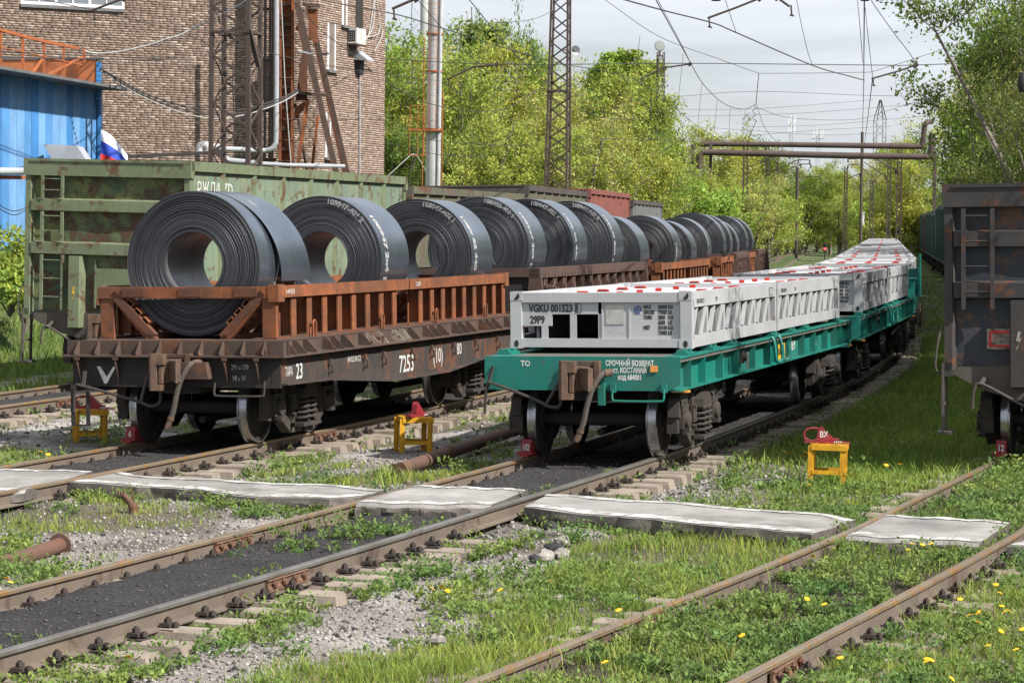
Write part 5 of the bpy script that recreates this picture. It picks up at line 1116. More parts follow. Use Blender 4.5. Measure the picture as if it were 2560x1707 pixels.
for (nm, mt, f0, f1) in (('white_stripe', m_flagw, 0.66, 1.0), ('blue_stripe', m_flagb, 0.3, 0.66), ('red_stripe', m_flagr, 0.0, 0.3)):
    b = MB(); nn = 14; mm = 5
    for i in range(nn+1):
        for j in range(mm+1):
            u = i/nn; f = f0+(f1-f0)*j/mm; hh_ = 0.62-0.52*u**1.7
            b.v.append((0.68*u, 0.05*math.sin(9*u+4*f)+0.15*f, -0.32+ (0.15*(1-u)) + f*(hh_+0.25)))
    b.f = [(i*(mm+1)+j,(i+1)*(mm+1)+j,(i+1)*(mm+1)+j+1,i*(mm+1)+j+1) for i in range(nn) for j in range(mm)]; b.m = [0]*len(b.f); b.obj(nm, mt, fl)
shed = thing('low_shed', 'low shed with a dark sloping roof edge behind the green gondola', 'shed')
s0_, s1_ = D(300,393,66), D(545,381,70)
b = MB(); b.prism([(s0_.x,s0_.y),(s1_.x,s1_.y),(s1_.x-1,s1_.y+3),(s0_.x-1,s0_.y+3)],2,0,s0_.z-0.12); b.obj('wall', m_mortar, shed, False)
b = MB(); b.beam(s0_, s1_, 0.5, 0.08); b.obj('roof_edge', m_dark, shed, False)
b = MB(); pts = [D(691,-90,81),D(691,200,81),D(690,340,81),D(687,362,81),D(676,374,81),D(655,377,81),D(600,374,80.5),D(535,371,80)]
b.tube(smooth_path(pts,5), 0.085, 12); tag(b.obj('downpipe', m_galv), 'grey pipe coming down beside the rusty tower and turning left', 'pipe')
b = MB(); b.tube([D(566,401,74),D(636,408,74)],0.09,12); b.tube([D(560,398,73.9),D(567,401,74)],0.12,12); b.tube([D(636,408,74),D(720,413,74.5),D(860,416,76)],0.06,10)
tag(b.obj('horizontal_pipe', m_galv), 'pale horizontal pipe low behind the lattice mast, just above the gondola rim', 'pipe')
b = MB(); b.tube(smooth_path([D(498,386,73),D(500,368,73),D(512,362,73),D(522,372,73),D(520,384,73)],5),0.12,12); b.tube([D(520,366,73),D(545,368,73.5)],0.1,10)
tag(b.obj('pipe_elbow', m_chim), 'white lagged pipe elbow left of the lattice mast foot', 'pipe')
# ------------------------------------------------------------------ rusty tower with slanting legs
rt = thing('rusty_tower', 'rusty orange steel tower with a laddered column and slanting legs against the brick building', 'tower', D(716, 430, 82.6))
TY = 82.6
o_ = rt.location
def L_(px, py, Y): return D(px, py, Y)-o_
b = MB(); xl, xr = L_(699,200,TY).x, L_(734,200,TY).x
for x in (xl+0.03, xr-0.03): b.bx(x-0.04,x+0.04,-0.15,0.15,-5,13)
b.bx(xl,xr,0.13,0.17,-5,13); b.obj('column', m_rack, rt, False)
b = MB()
for k in range(26): b.bx(xl+0.02,xr-0.02,0.0,0.05,-1+0.34*k,-0.9+0.34*k) if k%2 else b.tube([(xl-0.02,-0.17,-1+0.34*k),(xr+0.02,-0.17,-1+0.34*k)],0.012,5)
b.obj('ladder', m_coup, rt, False)
b = MB(); b.tube([L_(703,-5,TY-0.3),L_(712,200,TY-0.3),L_(728,420,TY-0.3)],0.018,6); b.obj('cable', m_wirepale, rt)
for (xa,ya,xb,yb,dy,wd,mt) in ((742,5,840,432,-0.4,0.19,m_deck),(745,60,845,432,0.1,0.1,m_rackdark),(772,15,869,432,0.6,0.14,m_deck),(768,20,862,440,1.0,0.10,m_rackdark),(768,255,741,440,-0.2,0.12,m_rack),(795,290,778,440,0.5,0.09,m_rack),(738,260,770,440,0.3,0.09,m_deck)):
    b = MB(); b.beam(L_(xa,ya,TY+dy), L_(xb,yb,TY+dy), wd, wd, 0, (0,1,0)); b.obj('leg', mt, rt, False)
for (xa,ya,xb,yb,dy,wd) in ((738,232,822,240,0.0,0.10),(756,12,800,16,0.3,0.10),(740,70,775,100,0.2,0.1)):
    b = MB(); b.beam(L_(xa,ya,TY+dy), L_(xb,yb,TY+dy), 0.25, wd); b.obj('cross_beam', m_deck, rt, False)
b = MB(); b.prism([(L_(740,0,TY).x,L_(0,245,TY).z),(L_(770,0,TY).x,L_(0,245,TY).z),(L_(768,0,TY).x,L_(0,120,TY).z),(L_(755,0,TY).x,L_(0,120,TY).z)],1,0.05,0.08); b.obj('gusset_plate', m_rackdark, rt, False)
b = MB(); b.prism([(L_(738,0,TY).x,L_(0,262,TY).z),(L_(775,0,TY).x,L_(0,240,TY).z),(L_(775,0,TY).x,L_(0,250,TY).z),(L_(738,0,TY).x,L_(0,290,TY).z)],1,-0.02,0.02); b.obj('gusset_plate', m_rack, rt, False)
b = MB(); b.prism([(L_(770,0,TY).x,L_(0,90,TY).z),(L_(792,0,TY).x,L_(0,100,TY).z),(L_(792,0,TY).x,L_(0,14,TY).z),(L_(768,0,TY).x,L_(0,14,TY).z)],1,0.3,0.5); b.obj('head_box', m_rack, rt, False)
for k in range(3):
    b = MB(); x = L_([661,673,680][k],0,TY).x; b.bx(x-0.04,x+0.04,0.3,0.38,-5,13); b.obj('side_rail', m_mast, rt, False)
b = MB()
for y in (24, 152, 276, 400): b.beam(L_(655,y,TY+0.4), L_(690,y,TY+0.4), 0.06, 0.1)
b.obj('side_bracket', m_mast, rt, False)
# ------------------------------------------------------------------ lattice masts
def lattice(label, base, w0, w1, h, dz, rz, leg=0.09, brace=0.06, cat='mast', group='brown lattice masts', horiz=(), name='lattice_mast', mat=None, tip=False):
    t = thing(name, label, cat, base, (0, 0, rz), group); mat = mat or m_mast
    cs = ((-1,-1),(1,-1),(1,1),(-1,1)); wz = lambda z: (w0+(w1-w0)*z/h)/2
    for sx, sy in cs:
        b = MB(); b.angle((sx*w0/2,sy*w0/2,0),(sx*w1/2,sy*w1/2,h),leg,0.012) if leg > 0.08 else b.beam((sx*w0/2,sy*w0/2,0),(sx*w1/2,sy*w1/2,h),leg,leg)
        b.obj('leg', mat, t, False)
    for f in range(4):
        a, c = cs[f], cs[(f+1)%4]; b = MB(); z = 0.2; k = f % 2
        while z+dz < h:
            p, q = (a, c) if k % 2 == 0 else (c, a); w, w_ = wz(z), wz(z+dz)
            b.beam((p[0]*w,p[1]*w,z),(q[0]*w_,q[1]*w_,z+dz),0.012 if brace > 0.04 else brace,brace,0,(0,0,1)); z += dz; k += 1
        for z in horiz: w = wz(z); b.beam((a[0]*w,a[1]*w,z),(c[0]*w,c[1]*w,z),brace*1.2,brace)
        b.obj('bracing', mat, t, False)
    return t
p = D(592, 420, 62); p.z = -0.2
mA = lattice('large brown lattice mast standing behind the green gondola, left of the rusty tower', p, 0.98, 0.90, 15, 0.59, -R(12), 0.095, 0.06, horiz=(4.35, 7.85))
b = MB(); b.beam((0.45,-0.45,7.9),(0.62,-0.2,7.0),0.16,0.05); b.obj('bracket', m_mast, mA, False)
p = D(1393, 465, 120); p.z = 0.0
mB = lattice('tall brown lattice mast with a horn loudspeaker, in front of the trees at centre', p, 1.18, 0.72, 16, 0.64, -R(10), 0.085, 0.07, horiz=(9.4,)); mB.rotation_euler = (0, R(0.5), -R(10))
hr = thing('horn_loudspeaker', 'pale horn loudspeaker fixed to the right of the central lattice mast', 'loudspeaker', D(1438, 127, 119.6), (0,0,R(25)))
b = MB(); b.lathe([(-0.05,0.23),(0.0,0.225),(0.1,0.14),(0.2,0.07),(0.32,0.045),(0.32,0.0)],1,(0,0,0),20); b.obj('horn', m_chim, hr)
b = MB(); b.tube([(0,0.3,0),(-0.45,0.35,0.05)],0.03,6); b.obj('bracket', m_mast, hr)
p = D(1648, 470, 150); p.z = 0
lattice('slim lattice mast carrying a round floodlight, above the trees', p, 0.5, 0.36, D(1648,130,150).z, 0.5, 0.2, 0.05, 0.03)
sl = thing('floodlight', 'round floodlight on top of the slim lattice mast', 'floodlight', D(1650, 115, 150))
b = MB(); b.lathe([(0.0,0.0),(0.0,0.30),(0.05,0.33),(0.25,0.22),(0.35,0.1),(0.35,0.0)],1,(0,-0.1,0),24); b.obj('drum', m_galv, sl)
b = MB(); b.lathe([(-0.005,0.29),(-0.015,0.0)],1,(0,-0.1,0),24); b.obj('lens', flat('dull_lens',(0.35,0.38,0.36),0.3), sl)
b = MB(); b.bx(-0.2,0.2,-0.2,0.2,-0.62,-0.57); b.tube([(0,0,-0.6),(0,0,-0.3)],0.04,6); b.obj('bracket', m_mast, sl, False)
# ------------------------------------------------------------------ chimneys
p = D(1081, 455, 122); p.z = 0
chm = thing('metal_chimney', 'white metal chimney with rusty ladder, hoops and platform, right of the brick building', 'chimney', p, (0, R(0.3), 0))
b = MB(); b.tube([(0,0,0),(0,0,9),(0.05,0,22)], [0.37,0.36,0.38], 28); b.obj('stack', m_chim, chm)
b = MB(); b.tube([(0.22,-0.36,0),(0.3,-0.36,22)],0.06,8); b.obj('side_pipe', m_galv, chm)
for z in (7.6, 10.4, 12.2, 14.6, 17.0):
    b = MB(); b.lathe([(-0.04,0.39),(0.04,0.39),(0.04,0.42),(-0.04,0.42)],2,(0,0,z),24,closed=True); b.obj('hoop', m_redrust, chm)
b = MB(); 
for x in (-0.26, 0.10): b.tube([(x,-0.55,7.6),(x+0.05,-0.55,22)],0.015,5)
for k in range(46): b.tube([(-0.26,-0.55,7.7+0.3*k),(0.10,-0.55,7.7+0.3*k)],0.01,4)
b.obj('ladder', m_redrust, chm)
for k in range(10):
    b = MB(); z = 8.4+1.3*k; b.tube([(-0.08+0.33*math.cos(a),-0.55-0.3*abs(math.sin(a)),z) for a in np.linspace(0,math.pi,9)],0.012,4); b.obj('cage_hoop', m_redrust, chm)
b = MB(); b.bx(-1.15,0.4,-0.6,0.6,7.5,7.58); b.obj('platform', m_redrust, chm, False)
b = MB()
for x in (-1.14,-0.75,-0.45):
    b.tube([(x,-0.6,6.3),(x,-0.6,8.7)],0.022,5)
for z in (8.7,8.1,6.3): b.tube([(-1.14,-0.6,z),(-0.3,-0.6,z)],0.02,5)
b.tube([(-0.5,-0.5,0),(-0.5,-0.5,12)],0.025,5); b.tube([(0.42,-0.4,0),(0.44,-0.4,9.5)],0.03,5); b.obj('platform_railing', m_redrust, chm)
for a, c in (((1033,386),(975,436)),((1033,386),(1073,442))):
    pass
b = MB(); b.tube(smooth_path([D(970,440,128),D(1020,394,128.5),D(1033,386,129),D(1044,392,129),D(1074,445,129.4)],4),0.02,5); tag(b.obj('guy_wire', m_wirepale), 'pale bent guy wire between the brick building and the chimney foot', 'wire')
p = D(1058, 455, 175); p.z = 0
ch2 = thing('rear_chimney', 'second pale chimney standing half hidden behind the laddered one', 'chimney', p); b = MB(); b.tube([(0,0,0),(0,0,24)],0.3,20); b.obj('stack', m_chim, ch2)
p = D(1038, 455, 176); p.z = 0
lattice('faint slender lattice beside the rear chimney, far behind', p, 0.7, 0.7, 22, 0.9, 0.1, 0.03, 0.02, mat=m_galv)
# ------------------------------------------------------------------ overhead pipes
def pipe(label, pts, r, name='overhead_pipe', mat=None, n=5):
    b = MB(); b.tube(smooth_path(pts, n) if n else pts, r, 14); return tag(b.obj(name, mat or m_bigpipe), label, 'pipe')
YP = 186
pipe('upper brown pipe bridging the tracks, turning up at its right end', [D(1734,372,YP+1),D(1735,362,YP+1),D(1744,360,YP+1),D(1900,361,YP+1),D(2100,364,YP+1),D(2290,367,YP+1),D(2303,364,YP+1),D(2308,350,YP+1),D(2311,320,YP+1),D(2316,307,YP+1),D(2330,304,YP+2)], 0.20)
pipe('thin upper brown pipe running just above the upper pipe across the tracks', [D(1745,357,YP+1.4),D(2290,362,YP+1.4)], 0.10, n=0)
pipe('lower brown pipe bridging the tracks, with an elbow down at its left end', [D(1749,424,YP),D(1749,395,YP),D(1754,383,YP),D(1768,381,YP),D(1900,384,YP),D(2100,389,YP),D(2310,392,YP),D(2323,388,YP),D(2328,372,YP),D(2330,335,YP)], 0.235)
for k, (px, y0, lb) in enumerate(((1777,362,'short brown post under the left end of the overhead pipes'),(1731,370,'brown post at the far left end of the overhead pipes'),(2338,380,'brown post carrying the right end of the overhead pipes'))):
    p = D(px, y0, YP+0.5); b = MB(); b.bx(p.x-0.11,p.x+0.11,p.y-0.1,p.y+0.1,-0.2,p.z+0.05); tag(b.obj('pipe_post', m_mast, None, False), lb, 'post', 'posts of the pipe bridge')
pipe('upper wrapped black pipe end poking out of the trees on the right', [D(2388,336,124),D(2400,334,124),D(2430,336,126),D(2470,338,130)], 0.2, 'wrapped_pipe', m_dark)
pipe('lower wrapped black pipe end poking out of the trees on the right', [D(2416,366,124),D(2435,364,125),D(2490,365,130)], 0.12, 'wrapped_pipe', m_dark)
b = MB(); b.lathe([(-0.3,0.0),(-0.28,0.1),(-0.1,0.16),(0.1,0.14),(0.25,0.1),(0.3,0.0)],2,(0,0,0),14); tag(b.obj('signal_head', m_black, None, True, None, D(2557,205,70)), 'black signal head at the right edge among the leaves', 'signal')
# ------------------------------------------------------------------ far masts with brackets
def far_mast(label, px, y0, y1, Y, w, arms=(), solid=False, mat=None):
    p = D(px, y1, Y); p.z = -0.3; h = D(px, y0, Y).z+0.3
    if solid:
        t = thing('catenary_post', label, 'post', p, group='far catenary masts'); b = MB(); b.tube([(0,0,0),(0,0,h)],[w/2*1.1,w/2],12); b.obj('post', mat or m_mast, t)
    else: t = lattice(label, p, w, w*0.82, h, w*1.15, R(-12), 0.07, 0.05, 'mast', 'far catenary masts')
    for (xa,ya,xb,yb) in arms:
        b = MB(); a, c = D(xa,ya,Y)-p, D(xb,yb,Y)-p; b.tube([a, c], 0.045, 6)
        b.tube([c+Vector((0,0,0)), c-Vector((0,0,0.35))], 0.07, 6); b.obj('bracket_arm', m_mast, t)
    return t
far_mast('far lattice mast just left of the coil wagon end, below the overhead pipes', 1863, 366, 470, 210, 0.40, [(1868,420,1932,392)])
far_mast('far lattice mast behind the pipes with a raised stay, second from the left', 1916, 368, 520, 230, 0.38, [(1921,430,1996,400),(1996,400,2024,401),(1931,440,2002,411),(2002,411,2027,411)])
far_mast('far short lattice mast between the left masts and the solid post', 1942, 400, 450, 260, 0.26)
far_mast('far solid brown post with a bracket arm to the right, beside the far track', 1992, 418, 545, 250, 0.30, [(1996,443,2050,441),(1996,468,2010,466)], True)
far_mast('far lattice mast left of the pole above the container train', 2113, 416, 556, 235, 0.32, [(2118,448,2150,434)])
far_mast('far tall pole with pale and red paint above the container train', 2152, 330, 560, 230, 0.26, [(2150,397,2120,398),(2150,412,2120,413)], True, m_mast)
far_mast('far short lattice mast right of the pole above the container train', 2178, 450, 570, 225, 0.36)
far_mast('far lattice mast with a diagonal stay, left of the rightmost far mast', 2222, 385, 500, 220, 0.34, [(2160,405,2215,440),(2156,420,2190,448)])
far_mast('rightmost far lattice mast, beside the trees on the right', 2246, 370, 590, 190, 0.36, [(2187,397,2240,425)])
p = D(2199, 385, 480); p.z = 0; hpy = D(2199,300,480).z
py = lattice('distant dark power pylon rising above the overhead pipes', p, 1.9, 1.85, hpy, 1.8, 0.2, 0.10, 0.07, 'pylon', name='power_pylon', group='distant towers')
b = MB()
for sx in (-1,1):
    for sy in (-1,1): b.beam((sx*0.92,sy*0.92,hpy),(sx*0.12,sy*0.12,D(2199,250,480).z),0.12,0.12)
z0p, z1p = hpy, D(2199,250,480).z
for k in range(4):
    f = lambda q: 0.92-(0.8)*q
    q0, q1 = k/4, (k+1)/4
    for s in (-1,1): b.beam((-s*f(q0),-f(q0),z0p+(z1p-z0p)*q0),(s*f(q1),-f(q1),z0p+(z1p-z0p)*q1),0.07,0.07)
b.obj('peak', m_mast, py, False)
for k, (px, y0, y1, Y, lb) in enumerate(((1977,283,372,900,'distant telecom tower with white antennas, left of the smaller one'),(2044,317,358,900,'smaller distant telecom tower with white antennas above the pipes'))):
    p = D(px, 420, Y); t = lattice(lb, (p.x,p.y,-1), 1.3, 1.0, D(px,y0,Y).z, 2.0, 0, 0.12, 0.08, 'telecom tower', 'distant towers', name='telecom_tower', mat=m_galv)
    for j, dx in enumerate((-1.6,-0.5,0.9,1.7) if k else (-0.9,-0.2,0.8,1.3)):
        for q in range(1 if k else 2):
            b = MB(); z = D(px,y0+4,Y).z-1.2-3.4*q+0.7*(j%2); b.bx(dx-0.22,dx+0.22,-0.6,-0.4,z-1.3,z+1.3); b.obj('antenna', m_winw, t, False)
    if k == 1: b = MB(); b.bx(-2.2,2.2,-0.4,0.4,D(px,y0+22,Y).z-0.3,D(px,y0+22,Y).z); b.obj('platform', m_galv, t, False)
p = D(2156, 556, 250); b = MB(); b.bx(-0.19,0.19,-0.15,0.15,-0.3,1.06); b.bx(-0.21,0.21,-0.17,0.17,1.06,1.1); cbn = tag(b.obj('equipment_cabinet', m_winw, None, False, None, p), 'white upright equipment cabinet far down the line', 'cabinet')
sg = thing('dwarf_signal', 'small black dwarf signal showing a red light beside the container train', 'signal', D(2062, 638, 215))
b = MB(); b.tube([(0,0,-0.5),(0,0,0.3)],0.05,8); b.obj('post', m_dark, sg)
b = MB(); b.prism([(-0.14,0.25),(0.14,0.25),(0.14,1.0),(0.08,1.1),(-0.08,1.1),(-0.14,1.0)],1,-0.08,0.1); b.bx(-0.1,0.1,-0.2,-0.08,0.9,0.93); b.bx(-0.1,0.1,-0.2,-0.08,0.62,0.65); b.obj('housing', m_black, sg, False)
b = MB(); b.lathe([(-0.09,0.10),(-0.11,0.06),(-0.115,0.0)],1,(0,0,0.55),16); b.obj('lamp', flat('red_signal_light',(1.0,0.03,0.03),0.4,0,6.0), sg)
# ------------------------------------------------------------------ overhead wires
def wire(label, pts, r=0.012, mat=None, n=5, name='overhead_wire', group=None, cat='wire'):
    P = [D(*p) for p in pts]; b = MB(); b.tube(smooth_path(P, n) if n else P, r, 5, caps=False); o = b.obj(name, mat or m_wire); return tag(o, label, cat, group)
wire('contact wire running from the brick building across the centre and down to the overhead pipes', [(700,-35,42),(812,2,46),(996,38,52),(1105,71,57),(1374,153,72),(1589,199,92),(1696,277,112),(1744,316,124),(1800,350,140),(1870,396,165)], 0.013)
wire('horizontal cross wire spanning the whole sky just above the middle trees', [(700,120,95),(900,143,95),(1244,161,95),(1726,159,95),(2157,163,95),(2295,163,95),(2560,152,95)], 0.017)
wire('thick messenger wire sloping down from the top centre to the bracket rod on the right', [(1540,-6,48),(1660,27,52),(1782,58,57),(1840,82,60),(2031,164,68),(2120,190,72),(2161,201,74)], 0.016)
wire('steep wire dropping from the top centre to the insulator above the overhead pipes', [(1634,-10,60),(1726,157,88),(1755,207,98),(1793,247,108),(1826,267,114),(1864,273,120),(1890,260,124)], 0.015)
wire('thin twin wire beside the steep wire from the top centre', [(1640,-8,66),(1700,105,84),(1726,157,92)], 0.009)
wire('thin span wire sagging between the top centre and the right-hand trees', [(1505,-5,80),(1648,92,85),(1800,149,90),(1897,184,93)], 0.010)
wire('level middle part of the thin span wire left of the bracket rod', [(1897,184,93),(2020,183.5,93),(2177,181,93)], 0.010, n=0)
wire('rising right part of the thin span wire going into the trees', [(2177,181,93),(2290,146,93),(2425,99,93),(2570,45,93)], 0.010)
wire('faint far span wire above the cloud', [(1683,243,160),(1890,229,160),(2161,239,160),(2400,242,160)], 0.014)
wire('hanging insulator line above the spiral wire', [(1897,184,125),(1893,225,125),(1890,262,125)], 0.02, n=0)
wire('vertical looking wire over the container train, running straight down the line', [(2161,-8,46),(2160,120,66),(2159,230,95),(2157,300,130),(2154,405,210)], 0.014)
wire('second wire bending from the bracket rod down to the far poles', [(2181,200,74),(2178,225,80),(2170,290,105),(2160,370,160),(2152,430,210)], 0.014)
wire('slack dropper left of the vertical looking wire', [(2143,-5,58),(2150,70,58),(2157,157,62)], 0.008)
wire('slack dropper right of the vertical looking wire', [(2163,20,60),(2170,90,60),(2182,197,66)], 0.008)
wire('dropper from the top edge to the end of the bracket rod on the right', [(2176,-4,60),(2188,17,60),(2240,90,64),(2275,135,66),(2288,160,67)], 0.010)
wire('short wavy dropper at the top, left of centre right', [(1812,-4,58),(1826,40,58),(1840,82,60)], 0.008)
wire('long wavy dropper down to the messenger wire', [(1991,-4,64),(2003,60,66),(2018,125,67),(2031,163,68)], 0.008)
for k, (xa,ya,xb,yb,Ya) in enumerate(((1708,135,1693,276,100),(1755,207,1744,316,116),(1793,247,1786,330,128),(1826,267,1822,335,130),(1864,273,1856,345,132),(1600,90,1588,199,90))):
    wire(['dropper wire at the left of the sloping row above the pipes','second dropper wire in the sloping row above the pipes','third dropper wire in the sloping row above the pipes','fourth dropper wire in the sloping row above the pipes','last dropper wire in the sloping row above the pipes','dropper wire above the poplar top'][k], [(xa,ya,Ya),(xb,yb,Ya)], 0.009, None, 0, group='droppers above the overhead pipes')
wire('spiral jumper wire hanging from the insulator above the overhead pipes', [(1886,263,124)]+[(1886+5*math.sin(t*1.5),266+4.0*t,124) for t in range(10)]+[(1884,318,124),(1873,345,124),(1868,362,124)], 0.016)
wire('straight wire falling from the insulator to the overhead pipes', [(1891,262,124),(1915,325,130),(1960,372,140)], 0.012)
wire('thin wire crossing from the insulator to the right telecom tower', [(1893,270,130),(1977,295,135),(2139,299,140),(2240,270,140),(2318,248,140)], 0.011)
for k, (pts) in enumerate((([(1700,274,300),(1897,272,300),(2184,250,300)]),([(1720,291,300),(1990,284,300),(2320,258,300)]),([(1870,318,300),(2050,313,300),(2320,290,300)]),([(1720,316,300),(1870,326,300),(2060,338,300),(2190,333,300)]),([(1890,338,300),(2060,325,300),(2230,316,300)]))):
    wire(['uppermost faint power line before the cloud','second faint power line before the cloud','third faint power line, meeting the pylon','fourth faint power line, sagging behind the pipes','lowest faint power line above the pipes'][k], [(a,c,Y) for a,c,Y in pts], 0.02, None, 6, group='faint distant power lines')
wire('thin wire from the top left of centre down into the trees', [(1040,-5,70),(1105,71,74),(1175,138,80),(1245,205,90)], 0.011)
wire('long straight wire from the top left of centre down past the central mast', [(1168,-6,60),(1283,132,75),(1374,214,90),(1440,262,100)], 0.013)
wire('cable sagging from the hooded box on the brick building to the central mast', [(900,153,88),(938,184,90),(1010,232,95),(1091,264,102),(1214,279,108),(1283,264,113),(1342,226,117),(1382,200,119.5)], 0.018)
wire('short guy cable at the top of the central mast', [(1233,57,118),(1300,54,118.5),(1350,43,119),(1388,22,119.5)], 0.014)
wire('upper pale line crossing low in front of the trees to the wagons', [(640,245,90),(900,310,100),(1061,348,105),(1218,362,110),(1330,366,115)], 0.014)
wire('lower pale line crossing low in front of the trees', [(640,262,90),(900,337,100),(1072,383,105),(1218,394,110)], 0.014)
wire('line leaving the central mast to the right across the pale trees', [(1420,251,120),(1460,276,122),(1520,297,126),(1593,298,130)], 0.014)
wire('low level line right of the central mast', [(1424,339,120),(1482,346,122),(1600,349,130),(1740,351,140),(1870,352,150)], 0.014)
wire('lower line crossing the rusty tower to the trees', [(549,108,64),(620,120,68),(759,152,76),(900,178,84),(1100,203,92)], 0.010)
wire('upper of two thin lines across the brick wall', [(-10,128,54),(160,137,57),(330,144,60),(482,146,62)], 0.010); wire('lower of two thin lines across the brick wall', [(-10,142,54),(160,147,57),(330,150,60),(484,150,62)], 0.012)
wire('stranded line crossing the brick wall below the window', [(100,-2,50),(232,26,54),(380,62,60),(446,80,64),(520,108,66)], 0.010)
wire('dark line slanting over the rusty tower and down the side wall', [(725,-5,70),(760,30,72),(800,75,76),(860,120,82),(900,152,87)], 0.014)
wire('white wavy cable strung from the blue building up to the lattice mast', [(212,128,62),(240,134,62),(290,131,62),(340,121,62),(384,110,62),(415,98,62),(446,90,62),(495,66,62),(545,41,61.8),(590,18,61.5),(625,-5,61)], 0.022, m_wirepale)
for k, dy in enumerate((0, 6, 11)):
    wire(['uppermost thick black cable sagging from the blue building to the rusty tower','middle thick black cable sagging from the blue building to the rusty tower','lowest thick black cable sagging from the blue building to the rusty tower'][k], [(250,172+dy*0.4,64),(300,200+dy,65),(357,232+dy,67),(446,262+dy*1.6,70),(536,277+dy*1.8,72),(620,272+dy*1.2,74),(700,247+dy,76),(745,225+dy*0.6,77)], 0.022 if k < 2 else 0.016, m_wire if k < 2 else m_wirepale, group='cables sagging across the brick wall')
def rod(label, pts, r):
    P = [D(*p) for p in pts]; t = thing('registration_arm', label, 'bracket rod', P[0], group='registration arms of the overhead line')
    b = MB(); b.tube([p-P[0] for p in P], r, 8); b.obj('rod', m_insul, t)
    b = MB(); b.tube([Vector((0.03,0,0.03)), Vector((0.05,0,-0.2))], r*0.7, 6); b.tube([Vector((0.01,0,-0.19)), Vector((0.10,0,-0.21))], r*0.8, 6); b.obj('clamp', m_insul, t)
    e = P[-1]-P[0]; b = MB(); b.tube([e-Vector((0.05,0,0.05)), e+Vector((0.06,0,0.05))], r*2.2, 8); b.obj('eyelet', m_insul, t)
rod('brown bracket rod at the top right of centre, sloping up to the top edge', [(1769,46,57),(1840,20,57),(1900,-4,57)], 0.025)
rod('short brown bracket rod coming down from the top edge', [(1974,17,57),(1942,-6,57)], 0.028)
rod('brown bracket rod beside the vertical wire on the right', [(2180,197,74),(2240,180,70),(2288,164,67)], 0.028)
rod('brown bracket rod at the top, just right of the brick building', [(980,23,50),(1040,-3,50)], 0.028)
rod('bent grey bracket rod before the left trees', [(1118,199,80),(1183,168,80),(1241,162,80)], 0.03)
rod('bent bracket rod pointing right, before the poplar top', [(1600,199,92),(1658,170,92),(1724,161,92)], 0.03)
rod('bracket rod under the white window of the brick building', [(232,26,54),(310,-4,54)], 0.026)
rod('far thin bent bracket rod left of the overhead pipes', [(1655,380,130),(1690,357,130),(1707,350,130)], 0.02)
for k, (px, py, Y) in enumerate(((1790,0,58),(2162,0,60))):
    b = MB(); b.lathe([(0.0,0.10),(0.05,0.14),(0.08,0.10),(0.25,0.06),(0.3,0.0)],2,(0,0,0),14); tag(b.obj('insulator', m_insul, None, True, None, D(px,py+3,Y)), ['dark insulator cap cut by the top edge, above the sloping bracket rod','dark insulator cap cut by the top edge, above the vertical wire'][k], 'insulator')
wire('ribbed pale insulator string in front of the rusty tower', [(745,128,74)]+[(748+i*2.6,129+i*0.5+(1.6 if i%2 else -1.6),74) for i in range(10)]+[(790,133,74)], 0.022, m_galv, 2, 'insulator_string', cat='insulator')
wire('dark ribbed insulator between the rusty tower and the side wall', [(805,135,75)]+[(806+i*1.6,135+(1.2 if i%2 else -1.2),75) for i in range(9)]+[(822,136,75)], 0.03, m_insul, 2, 'insulator_string', cat='insulator')

# ------------------------------------------------------------------ things on the ground
sb_ = MB()
def stool(label, pos, rz):
    t = thing('yellow_stool', label, 'stool', pos, (0, R(1.0), rz), 'yellow brake shoe stools'); w, h = 0.22, 0.47
    for sx in (-1,1):
        for sy in (-1,1): b = MB(); b.angle((sx*(w-0.02),sy*(w-0.02),-0.08),(sx*(w-0.02),sy*(w-0.02),h-0.02),0.045,0.03); b.obj('leg', m_yellow, t, False)
    b = MB(); nn = 10
    for k in range(nn):
        x0 = -w+2*w*k/nn; x1 = -w+2*w*(k+1)/nn; b.bx(x0,x1+0.0,-w,w,h-0.02+0.006*math.sin(k*2.1),h+0.004*math.sin(k*2.1))
    for s in (-1,1): b.bx(-w,w,s*w-0.008,s*w+0.008,h-0.075,h-0.015); b.bx(s*w-0.008,s*w+0.008,-w+0.01,w-0.01,h-0.076,h-0.016)
    b.obj('seat', m_yellow, t, False)
    b = MB()
    for s in (-1,1): b.bx(-w,w,s*(w-0.02)-0.008,s*(w-0.02)+0.008,0.09,0.14); b.bx(s*(w-0.02)-0.008,s*(w-0.02)+0.008,-w,w,0.091,0.141)
    b.obj('stretcher', m_yellow, t, False); return t
def shoe(label, pos, rz, txt=None, handle=True, stripes=True, flip=False):
    t = thing('brake_shoe', label, 'brake shoe', pos, (0,0,rz), 'red brake shoes')
    b = MB(); b.prism([(-0.27,0.0),(0.30,0.0),(0.31,0.008),(-0.02,0.04),(-0.27,0.035)],1,-0.045,0.045); b.obj('sole', m_redshoe, t, False)
    b = MB(); b.prism([(-0.06,0.035),(0.10,0.035),(0.10,0.06),(-0.02,0.17),(-0.06,0.21),(-0.10,0.17),(-0.12,0.05)],1,-0.04,0.04); b.bx(-0.14,0.16,-0.05,0.05,0.036,0.055); bl = b.obj('block', m_redshoe, t, False)
    if txt: text(txt, 0.10, (-0.085,-0.042,0.075), FRONT, bl, m_txtw, 0.8, bold=0.002)
    if stripes:
        b = MB()
        for k in range(4): b.bx(0.10+0.025*k,0.113+0.025*k,-0.0475,-0.0455,0.006,0.026)
        b.obj('painted_stripes', m_txtw, t, False)
    if handle: b = MB(); b.tube(smooth_path([(-0.1,0,0.18),(-0.2,0,0.18),(-0.27,0,0.14),(-0.27,0,0.06),(-0.22,0,0.04)],5),0.014,7); b.obj('handle', m_redshoe, t)
    return t
